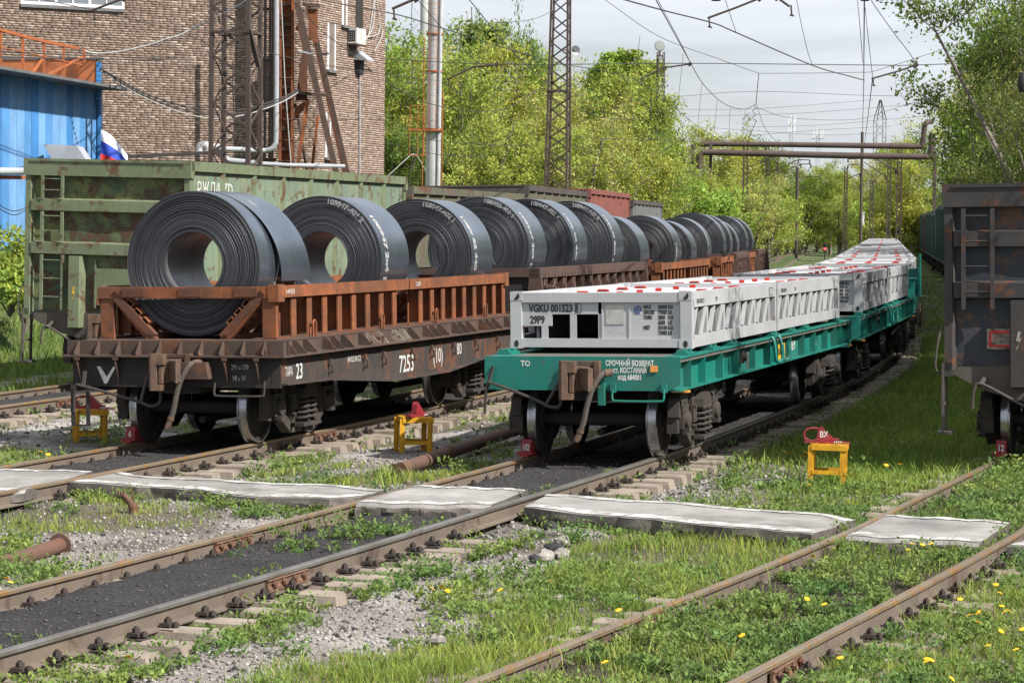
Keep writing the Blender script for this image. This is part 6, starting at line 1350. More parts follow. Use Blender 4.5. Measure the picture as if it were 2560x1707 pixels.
for k, (xa, ya, lb, sl_, rzs, tx) in enumerate(((228,1103,'yellow metal stool in the shade at the left, in front of the coil wagon','red brake shoe lying on the left stool, behind a hanging step',R(-8),None),
        (1036,1124,'yellow metal stool in the sun between the two trains','bright red brake shoe standing on the middle stool',R(62),None),
        (2072,1200,'yellow metal stool in the grass on the right, before the dark blue gondola','red brake shoe marked ВХ lying on the right stool',R(-2),'ВХ'))):
    p = G(xa, ya, -0.2); st = stool(lb, p, R(14 if k != 2 else -10)); sh = shoe(sl_, p+Vector((-0.05 if k==2 else 0.05,-0.05,0.478)), rzs, tx, k != 1)
def shoe_num(label, fo_, s, side, txt):
    x, y, h = TP(s, fo_(s)); x, y = x+math.cos(h)*side*0.797, y-math.sin(h)*side*0.797
    t = thing('brake_shoe', label, 'brake shoe', (x, y, 0.005), (0,0,-float(h)), 'red brake shoes')
    b = MB(); b.prism([(-0.25,0.0),(0.30,0.0),(0.30,0.012),(-0.02,0.03),(-0.25,0.03)],0,-0.06,0.06); b.obj('sole', m_redshoe, t, False)
    b = MB(); b.prism([(-0.14,0.03),(-0.02,0.03),(0.0,0.10),(-0.02,0.21),(-0.10,0.21),(-0.13,0.12)],0,-0.065,0.065); b.bx(-0.11,0.10,-0.2,0.0,0.028,0.05); bl = b.obj('block', m_redshoe, t, False)
    text(txt, 0.115, (0,-0.143,0.075), FRONT, bl, m_txtw, 0.75 if len(txt)<3 else 0.55, 'CENTER', bold=0.003)
shoe_num('red brake shoe numbered 6 under the left front wheel of the coil wagon', o1, 15.25, -1, '6')
shoe_num('red brake shoe numbered 102 under the left front wheel of the teal wagon', o2, 15.5, -1, '102')
shoe_num('red brake shoe numbered 12 under the wheel of the dark blue gondola', o3, 17.9, -1, '12')
m_rpipe = M('rusty_ground_pipe', (0.15,0.075,0.05), (0.11,0.06,0.045), rust=0.3, scale=2, rough=0.8, dirt=0.4)
pts = [G(1000,1172,-0.10),G(1080,1146,-0.09),G(1118,1132,-0.08),G(1200,1105,-0.08),G(1330,1062,-0.08),G(1420,1036,-0.08)]
gp = thing('ground_pipe', 'long rusty pipe lying on the ground between the two trains', 'pipe')
b = MB(); b.tube(pts, 0.085, 14); b.obj('pipe', m_rpipe, gp)
b = MB()
for f in (0.0, 0.45): d = (pts[3]-pts[2]).normalized(); b.tube([pts[2]+d*f*0.3-d*0.02, pts[2]+d*f*0.3+d*0.02], 0.094, 14)
b.obj('weld_collar', m_rpipe, gp)
fp_ = thing('flanged_pipe', 'short rusty pipe with a flange in the grass at the left edge', 'pipe', G(80,1388,-0.18))
a_, c_ = G(-60,1432,-0.18)-fp_.location, G(150,1362,-0.16)-fp_.location
b = MB(); b.tube([a_, c_], 0.075, 14); b.obj('pipe', m_rpipe, fp_)
d = (c_-a_).normalized(); b = MB(); b.tube([c_-d*0.015, c_+d*0.015], 0.115, 18); b.obj('flange', m_coup, fp_)
hy = thing('standpipe', 'small orange rusty standpipe with a tilted threaded cap in the weeds at left', 'standpipe', G(335,1290,-0.2), (0, R(-6), 0))
b = MB(); b.tube([(0,0,-0.05),(0,0,0.15)],[0.055,0.05],14); b.obj('body', m_joint, hy)
b = MB(); b.tube([(0.0,0,0.08),(-0.04,-0.03,0.19),(-0.09,-0.05,0.25)],[0.04,0.035,0.035],10); 
for k in range(4): c = Vector((-0.08-0.024*k,-0.05-0.008*k,0.235+0.011*k)); b.tube([c, c+Vector((-0.010,-0.003,0.005))], 0.048-0.003*k, 12)
b.obj('threaded_cap', m_coup, hy)
b = MB(); b.bx(-0.005,0.02,0.0,0.02,0.12,0.27); b.obj('lug', m_coup, hy, False)
def rock(label, px, py, r, col, seed, z=-0.2):
    g = np.random.default_rng(seed); b = MB(); n, m = 9, 6
    for i in range(m+1):
        for j in range(n): a = 2*math.pi*j/n; e = -math.pi/2+math.pi*i/m; q = r*(0.75+0.5*g.random()); b.v.append((q*math.cos(e)*math.cos(a)*1.2, q*math.cos(e)*math.sin(a), q*math.sin(e)*0.75))
    b.f = [(i*n+j,i*n+(j+1)%n,(i+1)*n+(j+1)%n,(i+1)*n+j) for i in range(m) for j in range(n)]; b.m = [0]*len(b.f)
    tag(b.obj('rock', col, None, False, None, G(px, py, z)+Vector((0,0,r*0.4))), label, 'rock', 'larger stones lying between the tracks')
m_rk1 = M('pale_rock',(0.36,0.33,0.30),(0.26,0.24,0.22),scale=9,rough=0.95,bump=0.5); m_rk2 = M('black_rock',(0.035,0.035,0.04),scale=9,rough=0.8,bump=0.5)
for k, (x, y, r_, m_, lb) in enumerate(((1388,1385,0.10,m_rk2,'black rock in the group of stones beside the grass'),(1362,1396,0.08,m_rk1,'pale rock left of the black rock beside the grass'),(1405,1390,0.07,m_rk1,'pale rock right of the black rock beside the grass'),(1405,1362,0.08,m_rk1,'pale rock behind the group of stones beside the grass'),(1377,1326,0.08,m_rk2,'dark rock alone in the gravel below the concrete slab'),(1090,1610,0.07,m_rk1,'grey rock in the grass near the bottom centre'),(1396,1503,0.05,m_rk1,'small pale rock in the middle of the bright grass'),(1335,1400,0.05,m_rk2,'small dark stone left of the stone group'))): rock(lb, x, y, r_, m_, 100+k)
# ------------------------------------------------------------------ trees
def leaf_cloud(P, size, g, spread, per, col, colvar, droop=0.0):
    """clumps of leaf quads round the points P -> verts, faces, colours"""
    n = len(P)*per; c = np.repeat(P, per, 0)+g.normal(0, 1, (n, 3))*np.array([spread, spread, spread*0.7])
    c[:, 2] -= droop*np.abs(g.normal(0, 1, n))
    a = g.normal(0, 1, (n, 3)); a /= np.linalg.norm(a, axis=1)[:, None]
    up = np.array([0.3, -0.25, 0.7])+g.normal(0, 0.6, (n, 3)); bvec = np.cross(a, up); bvec /= np.linalg.norm(bvec, axis=1)[:, None]+1e-6
    s = size*(0.6+0.8*g.random(n))[:, None]
    V = np.stack([c-a*s, c+bvec*s*0.45, c+a*s, c-bvec*s*0.45], 1).reshape(-1, 3)
    clump = np.repeat(0.72+0.56*g.random(len(P)), per)
    C = np.array(col)[None, :]*(clump*(0.8+0.4*g.random(n)))[:, None]*(1+colvar*g.normal(0, 1, (n, 3))*np.array([1, 0.5, 1]))
    return V, np.arange(n*4).reshape(-1, 4), np.clip(C, 0.004, 0.6)
def make_tree(seed, h, cw, col, leaf, nleaf, style='round', trunk_mat=None, bare=0.15, trunk_r=0.16):
    g = np.random.default_rng(seed); b = MB(); tips = []
    nst = 1 if style in ('tall', 'birch') else int(g.integers(2, 5))
    for st in range(nst):
        lean = g.normal(0, 0.12 if nst == 1 else 0.32, 2); th = h*(0.97 if nst == 1 else g.uniform(0.7, 0.95))
        tr = [Vector((lean[0]*h*0.5*t**1.3+0.12*math.sin(3*t+seed), lean[1]*h*0.5*t**1.3+0.12*math.cos(4*t+st), th*t)) for t in np.linspace(0, 1, 9)]
        tr[0].z = -0.3
        b.tube(tr, [trunk_r*(1-0.9*i/8)+0.012 for i in range(9)], 7)
        nl = int(22/nst)+6 if style != 'tall' else 70
        for k in range(nl):
            t = g.uniform(0.05 if style == 'round' else 0.02 if style == 'bush' else 0.12, 0.98); i = t*8; p = tr[int(i)].lerp(tr[min(int(i)+1, 8)], i-int(i))
            az = g.uniform(0, 2*math.pi); prof = {'round': math.sin(math.pi*min(1, 0.16+t*0.78))**0.7, 'tall': (1.05-t)**0.7, 'birch': math.sin(math.pi*(0.1+0.85*t)), 'bush': 1.05-0.6*t}[style]
            L = cw*0.5*prof*g.uniform(0.55, 1.15); rise = g.uniform(0.25, 0.9) if style != 'birch' else g.uniform(0.1, 0.5)
            q1 = p+Vector((math.cos(az)*L*0.5, math.sin(az)*L*0.5, L*0.5*rise)); q2 = p+Vector((math.cos(az)*L, math.sin(az)*L, L*rise*(1.0 if style != 'birch' else 0.4)))
            b.tube([p, q1, q2], [trunk_r*0.34*(1-t*0.6), trunk_r*0.2*(1-t*0.6), 0.01], 5, caps=False)
            for j in range(9):
                f = g.uniform(0.25, 1.0); s0 = (p.lerp(q1, f*2) if f < 0.5 else q1.lerp(q2, f*2-1)); d = Vector(g.normal(0, 1, 3)); d.z = abs(d.z)*0.7+0.2; e = s0+d.normalized()*g.uniform(0.25, 0.75)*cw*0.17
                if g.random() < 0.7: b.tube([s0, e], [0.016, 0.006], 3, caps=False)
                tips += [e, s0.lerp(e, 0.6)]
            if style == 'round' and k % 2 == 0:
                u2 = q1+Vector((g.normal(0,0.25), g.normal(0,0.25), h*g.uniform(0.14,0.26))); b.tube([q1, q1.lerp(u2,0.5)+Vector((g.normal(0,0.08),g.normal(0,0.08),0)), u2], [0.035,0.022,0.006], 4, caps=False); tips += [q1.lerp(u2,f) for f in (0.45,0.6,0.75,0.9,1.0)]
    tips = np.array([tuple(p) for p in tips]); tips = tips[g.random(len(tips)) > bare]
    V, F_, C = leaf_cloud(tips, leaf, g, cw*0.042, max(4, int(nleaf/len(tips))), col, 0.10, 0.25 if style == 'birch' else 0.0)
    return b.mesh('trunk', trunk_mat or m_bark, True, 60), raw_mesh('crown', V, F_, m_leaf, C)
YG, MG, DG, PG = (0.36,0.41,0.075), (0.27,0.36,0.06), (0.155,0.24,0.04), (0.42,0.43,0.13)
P_ = {}
specs = dict(yr=(YG,'round',0.25),mr=(MG,'round',0.2),pr=(PG,'round',0.38),dr=(DG,'round',0.1),tall=(MG,'tall',0.12),birch=((0.22,0.29,0.08),'birch',0.55))
for k, (nm, (c, stl, br)) in enumerate(specs.items()): P_[nm] = make_tree(40+k, 10.0, 6.6 if stl == 'round' else (3.6 if stl == 'tall' else 4.6), c, 0.095, 14000 if nm != 'dr' else 17000, stl, m_barkpale if nm == 'birch' else m_bark, br)
P_['yr2'] = make_tree(61, 10.0, 7.2, YG, 0.10, 12500, 'round', m_bark, 0.32); P_['dr2'] = make_tree(62, 10.0, 7.4, (0.165,0.24,0.03), 0.10, 15000, 'round', m_bark, 0.12)
P_['near'] = make_tree(63, 10.0, 7.0, (0.135,0.185,0.035), 0.075, 24000, 'round', m_bark, 0.2, 0.14); P_['near2'] = make_tree(64, 10.0, 6.4, (0.24,0.255,0.075), 0.065, 20000, 'round', m_bark, 0.22, 0.12)
P_['bush'] = make_tree(71, 10.0, 13.0, MG, 0.26, 9000, 'bush', m_bark, 0.15); P_['bush2'] = make_tree(72, 10.0, 14.0, YG, 0.24, 9000, 'bush', m_bark, 0.25)
def tree(kind, x, y, h, wide=1.0, label='', group='', z=0.0):
    t = thing('tree', label, 'tree', (x, y, z), (0, 0, rng.uniform(0, 6.28)), group); s = h/10.0
    t.scale = (s*wide, s*wide, s)
    link('trunk', P_[kind][0], t); link('crown', P_[kind][1], t); return t
KN = dict(yr='yellow-green bushy tree', yr2='yellow-green loose tree', mr='fresh green bushy tree', pr='pale yellowish open tree', dr='dark green dense tree', tall='slim upright green poplar', birch='drooping birch with pale bark', bush='green spreading bush', bush2='yellow-green spreading bush', near='dark green leafy tree', near2='yellowish open-crowned tree', dr2='mid-green dense tree')
LT = 'trees behind the wagons on the left'
for k, (px, yt, Y, kd, wd, where) in enumerate((
    (985,92,150,'mr',0.9,'just right of the brick building'),(960,200,140,'dr',0.9,'touching the edge of the brick building'),(1040,85,165,'yr',0.8,'behind the white chimney'),(1110,110,150,'yr2',0.9,'right of the white chimney'),
    (1188,8,185,'birch',0.9,'rising highest, above the bent bracket rod'),(1165,150,140,'mr',0.9,'in front of the tall birch'),(1235,125,160,'pr',0.9,'between the birch and the central mast'),(1278,88,170,'dr',0.45,'just left of the top of the central mast'),
    (1215,260,132,'yr',0.85,'low, left of the central mast'),(1070,240,140,'yr2',0.9,'low, right of the chimney foot'),(1310,190,150,'yr',0.8,'behind the central mast'),(1390,205,152,'pr',0.9,'just right of the central mast'),(1460,190,158,'yr2',0.9,'left of the two poplar tops'),
    (1502,130,168,'tall',1.3,'tallest of the poplar tops left of the floodlight'),(1478,165,170,'tall',1.2,'left of the tallest poplar top'),(1532,150,165,'tall',1.2,'right of the tallest poplar top'),(1612,120,166,'tall',1.3,'pointed, just left of the floodlight'),(1590,150,170,'tall',1.2,'lower, left of the pointed one by the floodlight'),(1643,165,164,'tall',1.2,'directly under the floodlight'),(1120,80,172,'mr',0.8,'tall, behind the bent bracket rod'),(1250,105,176,'yr',0.7,'tall, left of the central mast top'),(1345,130,178,'mr',0.7,'tall, just right of the central mast top'),(1425,160,176,'yr2',0.7,'tall, midway between mast and poplars'),(1565,165,178,'yr',0.7,'tall, between the two poplar groups'),(1555,205,155,'pr',1.0,'between the two poplar tops'),(1632,200,150,'mr',0.75,'below the floodlight mast'),(1655,255,152,'yr',0.55,'at the right end of the left mass'),
    (1440,300,134,'pr',1.0,'low, right of the central mast'),(1530,310,136,'yr',1.0,'low, above the grey gondola'),(1600,330,140,'yr2',1.0,'low, beside the coils'),(1655,345,142,'mr',0.75,'low, left of the overhead pipes'),(1350,330,134,'yr2',0.9,'low, behind the foot of the central mast'),(1140,340,136,'dr',0.85,'low dark shrubby one above the dark-rimmed gondola'),(1000,330,138,'dr',0.8,'low dark one by the chimney foot'),(1752,425,178,'yr',1.0,'left foot of the pipe bridge'),(1290,350,133,'mr',0.8,'low, left of the central mast foot'))):
    p = D(px, yt, Y); tree(kd, p.x, Y, p.z+0.2, wd, '%s %s' % (KN[kd], where), LT)
FT = 'trees beyond the overhead pipes'
g = np.random.default_rng(5)
fx_ = [1745,1775,1805,1835,1862,1890,1915,1945,1975,2000,2025,2050,2078,2100,2128,2165,2195,2225,2255,2285]
ft = [330,345,330,300,310,330,380,400,405,395,400,405,395,400,405,400,380,350,330,300]
fw_ = ['behind the left end of the overhead pipes','second from the left beyond the pipes','third from the left beyond the pipes','with its bare top above the left part of the pipes','showing above the pipes near the spiral wire','right of the one with the bare top','behind the second far lattice mast','behind the short far mast','left of the solid far post','right behind the solid far post','right of the solid far post','in the middle of the far gap','right of the far gap middle','left of the far lattice mast by the pole','beside the pole over the containers','behind the white cabinet','left of the rightmost far masts','behind the rightmost far masts','right of the rightmost far mast','at the left edge of the right-hand wood']
for k, (px, yt) in enumerate(zip(fx_, ft)):
    Y = 300+60*(k%3) if 1900 < px < 2240 else 240+40*(k%3); kd = ['yr','pr','mr','yr2','dr2'][k%5]; p = D(px, yt+14, Y)
    tree(kd, p.x, Y, p.z, 0.9, '%s %s' % (KN[kd], fw_[k]), FT)
for k, (px, yt) in enumerate(((1760,440),(1800,420),(1840,430),(1880,440),(1925,450),(1950,470),(1985,470),(2020,465),(2065,470),(2100,468),(2210,450),(2260,440))):
    Y = 205+18*(k%3) if px < 1930 else 290+20*(k % 3); kd = ['mr','yr','dr2','pr'][k%4]; p = D(px, yt, Y)
    fl_ = ['at the left foot of the pipe bridge','low, between the pipe post and the first far mast','low, left of the first far lattice mast','low, right of the first far lattice mast','low, right of the second far mast','low, by the end of the coil train','low, left foot of the solid far post','low, right foot of the solid far post','low, centre of the far gap','low, left of the pole above the containers','low, left of the rightmost far mast','low, right of the rightmost far mast'][k]
    tree(kd, p.x, Y, max(p.z, 3.0), 1.25, '%s %s' % (KN[kd].replace('tree','bush'), fl_), FT)
for k, (px, yt, Y) in enumerate(((1768,505,190),(1800,498,215),(1838,502,222),(1872,508,230),(1905,506,236),(1940,512,262),(1972,512,300),(1890,520,262),(2008,520,330),(2045,522,335),(2080,520,330),(2118,522,320),(2205,520,260),(2240,505,240),(1745,480,176),(2268,500,300))):
    p = D(px, yt, Y); tree(['bush','bush2'][k%2], p.x, Y, max(p.z+0.4, 1.6), 1.0, '%s %s' % (KN[['bush','bush2'][k%2]], ['beside the end of the coil train','left of the first far lattice mast foot','at the first far lattice mast foot','left of the second far lattice mast foot','at the second far lattice mast foot','at the far bend of the left track','at the solid far post foot','low by the far track, before the others','right of the solid far post','in the far gap before the trees','far, left of the pole above the containers','far, at the foot of the pole above the containers','far, right of the white cabinet','by the rightmost far masts','behind the grey gondola and low coils','far, by the shaded green wagons'][k]), 'bushes beside the far tracks', -0.2)
RT = 'trees along the right side'
for k, (px, yt, Y, kd, wd, where) in enumerate((
    (2352,262,300,'yr2',0.9,'at the left end of the right-hand wood'),(2435,150,142,'near2',0.9,'second from the left in the right-hand wood'),(2475,118,136,'dr2',0.9,'behind the wrapped black pipes'),(2560,300,112,'near2',0.7,'low, in front of the wrapped black pipes to the left'),
    (2500,20,95,'near2',0.95,'rising out of the top right corner'),(2560,-60,85,'near',0.9,'tallest, at the right edge'),(2560,-70,112,'dr2',0.8,'very tall, filling the top right corner'),(2510,60,128,'near',0.7,'tall, left of the one filling the top right corner'),(2460,130,140,'dr2',0.6,'tall, right above the pipe bridge end'),(2540,90,100,'near2',0.9,'dense, halfway up at the right edge'),(2480,180,90,'near',0.8,'dark, above the dark blue gondola'),(2420,400,125,'yr',0.8,'low, behind the shaded green wagons'),(2490,330,105,'dr2',0.85,'low, above the shaded green wagons'),(2560,250,70,'near',0.8,'low, behind the dark blue gondola'),(2330,430,330,'dr2',0.8,'low, left of the shaded green wagons'))):
    p = D(px, yt, Y); tree(kd, p.x+wd*1.0+0.009*Y, Y, p.z+0.3, wd, '%s %s' % (KN[kd], where), RT)
for k, (x, y, h, kd, wd) in enumerate(((15.6,39,9.5,'near',0.75),(17.2,45,11,'near',0.8),(19.5,52,11,'near2',0.85),(21.5,60,12,'near',0.9),(14.6,32.5,8.6,'near',0.7),(19.0,33.0,11,'near',0.8),(24,44,12,'near',0.9),(24.5,70,12,'near',0.9),(28.5,82,12.5,'near2',0.9),(33,98,12,'near',0.9),(38,120,12,'dr2',0.9))):
    tree(kd, x-0.6, y, h*1.22, wd*1.1, '%s, %s in the row outside the right edge' % (KN[kd], ['first','second','third','fourth','fifth','sixth','seventh','eighth','ninth','tenth','eleventh'][k]), RT)
bush_me = {}
for k, (px, py, r_, Y, lb) in enumerate(((25,700,0.9,54,'leafy green shrub against the blue wall at the left edge'),(60,745,0.6,53,'small shrub on the grass bank left of the green gondola'))):
    gk = np.random.default_rng(90+k); pts = gk.normal(0, 1, (90, 3)); pts = pts/np.linalg.norm(pts, axis=1)[:, None]*r_*gk.uniform(0.3, 1, (90, 1)); pts[:, 2] = np.abs(pts[:, 2])*1.2
    V, F_, C = leaf_cloud(pts, 0.07, gk, 0.14, 30, MG, 0.1); t = thing('shrub', lb, 'shrub', D(px, py, Y)); link('foliage', raw_mesh('foliage', V, F_, m_leaf, C), t)
    b = MB(); [b.tube([(0,0,-0.8),tuple(pts[i]*0.9)],[0.02,0.006],4,caps=False) for i in range(0,24)]; b.obj('stem', m_bark, t)

# ------------------------------------------------------------------ grass, weeds, stones, flowers
def visible(x, y, m=0.8): return (np.abs(x) < 0.2048*y+m) & (y > 13.2)
def sample(n, y0, y1, power=1.6):
    y = y0+(y1-y0)*rng.random(n)**power; x = (rng.random(n)*2-1)*(0.206*y+0.6); return x, y
def not_slab(x, y, s, o):
    on = (s > 8.4+0.02*o) & (s < 10.8+0.05*o)
    # keep the crossing strip free: test against the slab outlines
    keep = np.ones(len(x), bool)
    for ob in SL_POLY:
        P = ob; inside = np.zeros(len(x), bool); j = len(P)-1
        for i in range(len(P)):
            xi, yi, xj, yj = P[i][0], P[i][1], P[j][0], P[j][1]
            with np.errstate(divide='ignore', invalid='ignore'): c = ((yi > y) != (yj > y)) & (x < (xj-xi)*(y-yi)/(yj-yi)+xi)
            inside ^= c; j = i
        keep &= ~inside
    return keep
SL_PX = [([(-130,1172),(236,1176)], [(-420,1238),(60,1224)], 0.0), ([(285,1175),(340,1187),(580,1200),(800,1210),(962,1222)], [(160,1205),(426,1220),(639,1243),(828,1248),(905,1240)], -0.02), ([(1046,1212),(1322,1222)], [(888,1258),(1225,1262)], 0.0),
         ([(1372,1234),(1700,1255),(1900,1272),(2140,1297)], [(1310,1268),(1439,1284),(1700,1306),(1853,1322),(2030,1334)], -0.02), ([(2222,1286),(2528,1303)], [(2112,1342),(2446,1357)], 0.0), ([(2600,1330),(2900,1340)], [(2520,1366),(2900,1380)], -0.02)]
SL_POLY = [[tuple(G(x, y, z)[:2]) for x, y in bk]+[tuple(G(x, y, z)[:2]) for x, y in reversed(fr)] for bk, fr, z in SL_PX]
def clear_rails(s, o, w=0.085):
    k = np.ones(len(s), bool)
    for f_, _ in TRK:
        d = o-f_(s); k &= (np.abs(np.abs(d)-0.797) > w)
    return k
def blades(x, y, z, h, w, lean, col):
    n = len(x); az = rng.random(n)*2*np.pi; ld = rng.random(n)*2*np.pi
    ux, uy = np.cos(az)*w, np.sin(az)*w; lx, ly = np.cos(ld)*lean*h, np.sin(ld)*lean*h
    P = np.stack([x, y, z-0.03], 1); M_ = np.stack([x+lx*0.35, y+ly*0.35, z+h*0.6], 1); T = np.stack([x+lx, y+ly, z+h], 1); U = np.stack([ux, uy, np.zeros(n)], 1)
    V = np.concatenate([P-U, P+U, M_+U*0.7, M_-U*0.7, T+U*0.12, T-U*0.12], 1).reshape(-1, 3)
    b0 = np.arange(n)*6; Fq = np.concatenate([np.stack([b0, b0+1, b0+2, b0+3], 1), np.stack([b0+3, b0+2, b0+4, b0+5], 1)]); return V, Fq, np.concatenate([col, col*1.08])
def scatter_grass(n, y0, y1, hmul, wmul, pw):
    x, y = sample(n, y0, y1, pw); s, o = SO(x, y); gv = veg_grass(x, y, s, o)
    clump = vnoise(x, y, 0.22, 71); keep = (rng.random(n) < np.clip(gv*(1.9*clump-0.28),0,1)) & clear_rails(s, o) & not_slab(x, y, s, o)
    x, y, s, o, gv = x[keep], y[keep], s[keep], o[keep], gv[keep]; n = len(x); tall = fbm(x, y, 1.1, 77)
    h = (0.05+0.26*np.clip(tall-0.35, 0, 1)*(0.5+rng.random(n)))*hmul*np.where((o-o3(s) > 0.8) | ((o > 2.2) & (s < 9)), 1.1, 0.72)
    c0 = np.array([0.12,0.215,0.03]); c1 = np.array([0.37,0.42,0.085]); t = np.clip(0.45*rng.random(n)+fbm(x, y, 1.3, 81)*1.1-0.35, 0, 1)[:, None]; col = c0*(1-t)+c1*t
    dry = rng.random(n) < 0.10; col[dry] = np.array([0.36,0.31,0.14]); col *= (0.75+0.5*rng.random(n))[:, None]
    return blades(x, y, gz(x, y, (s, o)), h, 0.0045*wmul*(0.7+0.6*rng.random(n)), 0.25+0.5*rng.random(n), col)
parts = [scatter_grass(260000, 13.3, 34, 0.85, 1.0, 1.25), scatter_grass(9000, 13.3, 34, 2.0, 0.8, 1.2), scatter_grass(110000, 30, 75, 1.15, 2.2, 1.4), scatter_grass(60000, 70, 260, 2.0, 6.0, 1.5)]
def scatter_box(n, s0, s1, oa, ob, hm, wm):
    s = rng.uniform(s0, s1, n); o = rng.uniform(oa, ob, n); x, y, h_ = TP(s, o); keep = (rng.random(n) < np.clip(veg_grass(x, y, s, o)*1.2*(0.4+0.8*vnoise(x, y, 0.4, 73)), 0, 1)) & clear_rails(s, o) & visible(x, y, 2)
    x, y, s, o = x[keep], y[keep], s[keep], o[keep]; n = len(x); t = np.clip(0.4*rng.random(n)+fbm(x, y, 1.3, 81)*1.1-0.3, 0, 1)[:, None]
    col = (np.array([0.10,0.19,0.03])*(1-t)+np.array([0.32,0.40,0.08])*t)*(0.75+0.5*rng.random((n, 1))); return blades(x, y, gz(x, y, (s, o)), (0.06+0.16*rng.random(n))*hm, 0.007*wm, 0.3+0.5*rng.random(n), col)
def joinp(parts):
    V, F_, C, n = [], [], [], 0
    for v, f, c in parts: V.append(v); F_.append(f+n); C.append(c); n += len(v)
    return np.concatenate(V), np.concatenate(F_), np.concatenate(C)
parts += [scatter_box(60000, 12, 55, -24, -12.8, 1.6, 1.6), scatter_box(60000, 15, 60, 1.0, 5.6, 0.95, 1.2)]
V, F_, C = joinp(parts); stuff(link('grass', raw_mesh('grass', V, F_, m_grass, C)))
def weed_density(x, y, s, o):
    n, m = fbm(x, y, 0.8, 91), fbm(x, y, 2.4, 95); d1, d2, d3, d0 = o-o1(s), o, o-o3(s), o-o0(s); w = np.zeros_like(x)
    w = np.maximum(w, np.exp(-((d2-1.25)/0.42)**2)*sstep(0.40, 0.56, n)*1.0)            # along the outer rail of the cinder track
    w = np.maximum(w, np.exp(-((d1-1.25)/0.4)**2)*sstep(0.46, 0.6, n)*0.8)
    w = np.maximum(w, (np.abs(d3) < 0.72)*sstep(0.30, 0.48, n)*0.85); w = np.maximum(w, np.exp(-((d3-1.3)/0.5)**2)*0.6*sstep(0.4, 0.55, n))
    w = np.maximum(w, (d1 > 0.95)*(d2 < -1.0)*sstep(0.50, 0.62, m*0.6+n*0.4)*0.9)
    w = np.maximum(w, (d2 > 1.9)*(d3 < -0.9)*sstep(0.46, 0.6, m*0.5+n*0.5)*0.6)
    w = np.maximum(w, np.exp(-((s-7.4-0.1*o)/0.9)**2)*(np.abs(d2) < 0.7)*sstep(0.35, 0.5, n)*0.8)
    w = np.maximum(w, (d0 > 0.9)*(d1 < -1.0)*sstep(0.5, 0.62, n)*0.5); w = np.maximum(w, (d3 > 1.5)*0.4*sstep(0.45, 0.6, n))
    return np.where((s > 14.5) & (np.abs(d2) < 1.0), 0, np.where((s > 14.5) & (np.abs(d1) < 1.0), 0, w))
def scatter_weeds(n, y0, y1, smul, pw, per):
    x, y = sample(n, y0, y1, pw); s, o = SO(x, y); keep = (rng.random(n) < weed_density(x, y, s, o)) & clear_rails(s, o, 0.10) & not_slab(x, y, s, o)
    x, y, s, o = x[keep], y[keep], s[keep], o[keep]; n = len(x); z = gz(x, y, (s, o)); hp = (0.05+0.13*rng.random(n)*fbm(x, y, 0.7, 99)*1.6)*smul
    k = n*per; r = np.repeat(hp, per); t = rng.random(k); az = rng.random(k)*2*np.pi; rad = r*0.75*np.sqrt(rng.random(k))
    c = np.stack([np.repeat(x, per)+np.cos(az)*rad, np.repeat(y, per)+np.sin(az)*rad, np.repeat(z, per)+r*(0.15+0.85*t)], 1)
    a = np.stack([np.cos(az), np.sin(az), 0.4+0.8*rng.random(k)], 1)+rng.normal(0, 0.45, (k, 3)); a /= np.linalg.norm(a, axis=1)[:, None]
    b_ = np.cross(a, np.array([0.1,-0.2,1.0])+rng.normal(0, 0.4, (k, 3))); b_ /= np.linalg.norm(b_, axis=1)[:, None]+1e-6
    sz = (0.020*(0.6+0.9*rng.random(k))*smul)[:, None]; V = np.stack([c-a*sz, c+b_*sz*0.5, c+a*sz, c-b_*sz*0.5], 1).reshape(-1, 3)
    warm = np.repeat(fbm(x, y, 1.0, 103), per)[:, None]; pl = np.repeat(0.7+0.6*rng.random(n), per)[:, None]
    col = (np.array([0.05,0.145,0.04])*(1-warm)+np.array([0.24,0.29,0.06])*warm)*pl*(0.75+0.5*rng.random((k, 1)))
    return V, np.arange(k*4).reshape(-1, 4), col, (x, y, z, hp)
V1, F1, C1, st1 = scatter_weeds(26000, 13.3, 34, 1.0, 1.15, 26); V2, F2, C2, st2 = scatter_weeds(9000, 30, 80, 1.6, 1.3, 14)
V, F_, C = joinp([(V1,F1,C1),(V2,F2,C2)]); stuff(link('weeds', raw_mesh('weeds', V, F_, m_grass, C)))
# twiggy stems among the weeds of the right-hand track
x, y = sample(7000, 13.3, 30, 1.2); s, o = SO(x, y); k_ = (np.abs(o-o3(s)) < 0.75) & (rng.random(len(x)) < 0.7) | ((np.abs(o-0.1) < 0.5) & (np.abs(s-7.0) < 1.2) & (rng.random(len(x)) < 0.8)); k_ &= not_slab(x, y, s, o)
x, y, s, o = x[k_], y[k_], s[k_], o[k_]; V, F_, C = blades(x, y, gz(x, y, (s, o)), 0.10+0.2*rng.random(len(x)), 0.0035, 0.5+0.5*rng.random(len(x)), np.ones((len(x), 3))*np.array([0.05,0.035,0.025])); stuff(link('dry_twigs', raw_mesh('dry_twigs', V, F_, m_stone, C)))
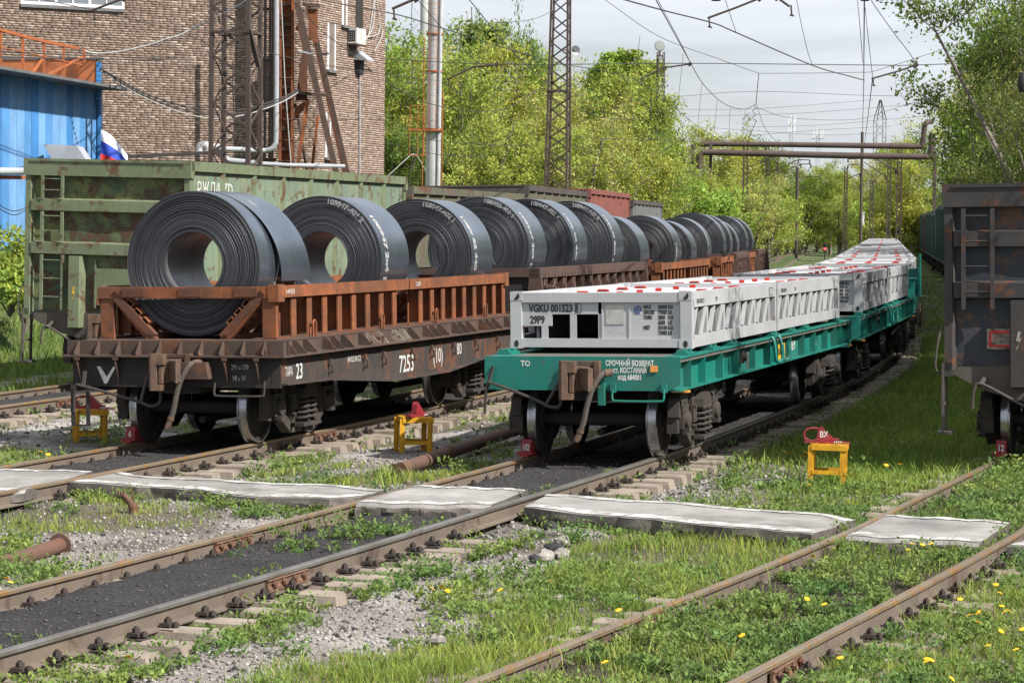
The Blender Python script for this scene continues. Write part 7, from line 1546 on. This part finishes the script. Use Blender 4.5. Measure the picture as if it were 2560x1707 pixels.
# ballast stones
def scatter_stones(n, y0, y1, smin, smax, pw):
    x, y = sample(n, y0, y1, pw); s, o = SO(x, y); gv = veg_grass(x, y, s, o); cin = np.min(np.abs(np.stack([o-f_(s) for f_, _ in TRK])), 0) < 0.7
    keep = (rng.random(n) < (1-gv*0.75)*np.where(cin, 0.5, 1.0)*(0.25+fbm(x, y, 0.9, 111))) & clear_rails(s, o, 0.05) & not_slab(x, y, s, o); x, y, s, o, cin = x[keep], y[keep], s[keep], o[keep], cin[keep]; n = len(x)
    r = (smin+(smax-smin)*rng.random(n)**3)*np.where(cin, 0.6, 1.0); base = np.array([[1,0,0],[0,1,0],[-1,0,0],[0,-1,0],[0,0,0.8],[0,0,-0.8]]); az = rng.random(n)*6.28; ca, sa = np.cos(az), np.sin(az)
    q = base[None]*(0.65+0.7*rng.random((n, 6, 1)))*r[:, None, None]; V = np.stack([q[..., 0]*ca[:, None]-q[..., 1]*sa[:, None]+x[:, None], q[..., 0]*sa[:, None]+q[..., 1]*ca[:, None]+y[:, None], q[..., 2]+(gz(x, y, (s, o))+r*0.15)[:, None]], -1).reshape(-1, 3)
    tri = np.array([[0,1,4],[1,2,4],[2,3,4],[3,0,4],[1,0,5],[2,1,5],[3,2,5],[0,3,5]]); Fq = (np.arange(n)[:, None, None]*6+tri[None]).reshape(-1, 3)
    v = rng.random(n)[:, None]; col = np.where(v < 0.2, np.array([0.05,0.05,0.055]), np.where(v < 0.5, np.array([0.20,0.18,0.165]), np.array([0.29,0.27,0.255])))*(0.7+0.6*rng.random((n, 1)))
    col = np.where(cin[:, None], np.array([0.075,0.07,0.068])*(0.5+rng.random((n, 1))), col); return V, Fq, np.repeat(col, 8, 0)
V, F_, C = joinp([scatter_stones(120000, 13.3, 34, 0.005, 0.030, 1.2), scatter_stones(26000, 30, 70, 0.012, 0.045, 1.3)]); stuff(link('ballast_stones', raw_mesh('ballast_stones', V, F_, m_stone, C)))
# dandelions
fb_ = MB()
for k in range(11): a = 2*math.pi*k/11; fb_.add([(0,0,0.006),(0.022*math.cos(a-0.25),0.022*math.sin(a-0.25),0.0),(0.028*math.cos(a),0.028*math.sin(a),0.004),(0.022*math.cos(a+0.25),0.022*math.sin(a+0.25),0.0)],[(0,1,2,3)])
fb_.lathe([(0.004,0.014),(0.012,0.0)],2,n=8); fb_.tube([(0,0,0),(0.005,0,-0.14)],0.003,4,mat=1); me_dand = fb_.mesh('dandelion', [m_flower, M('stem_green',(0.12,0.2,0.04))], False)
spots = [(2280,1384),(2306,1386),(2327,1383),(2270,1400),(2500,1480),(2505,1509),(2512,1520),(2522,1519),(2446,1525),(2424,1532),(2445,1546),(2318,1638),(2328,1640),(2317,1645),(2556,1563),(2503,1572),(2017,1521),(2060,1533),(2031,1415),(1854,1622),(1546,1530),(1512,1688),(1375,1445),(1250,1464),(1080,1466),(1105,1461),(1119,1470),(322,1619),(17,1437),(27,1443),(2007,1136),(1961,1124),(1974,1129),(1836,1173),(2015,1125),(1910,1103),(2490,1465),(2216,1155),(2130,1180),(2023,1204),(2250,1152),(2400,1500),(2470,1600),(2540,1610),(2380,1690),(2100,1650),(100,1128),(120,1131),(22,965),(36,966),(48,968),(10,970)]
for px, py in spots:
    p = G(px, py, -0.08); p.z = float(gz(np.array([p.x]), np.array([p.y]))[0])+0.13; sc = max(1.0, p.y/24)
    o = link('dandelion', me_dand, None, None, p, (R(25)+rng.uniform(-0.3,0.3), rng.uniform(-0.3,0.3), rng.uniform(0,6))); o.scale = (sc,sc,1); tag(o, 'yellow dandelion flower growing among the grass', 'flower', 'dandelions in the grass')
rb = MB()
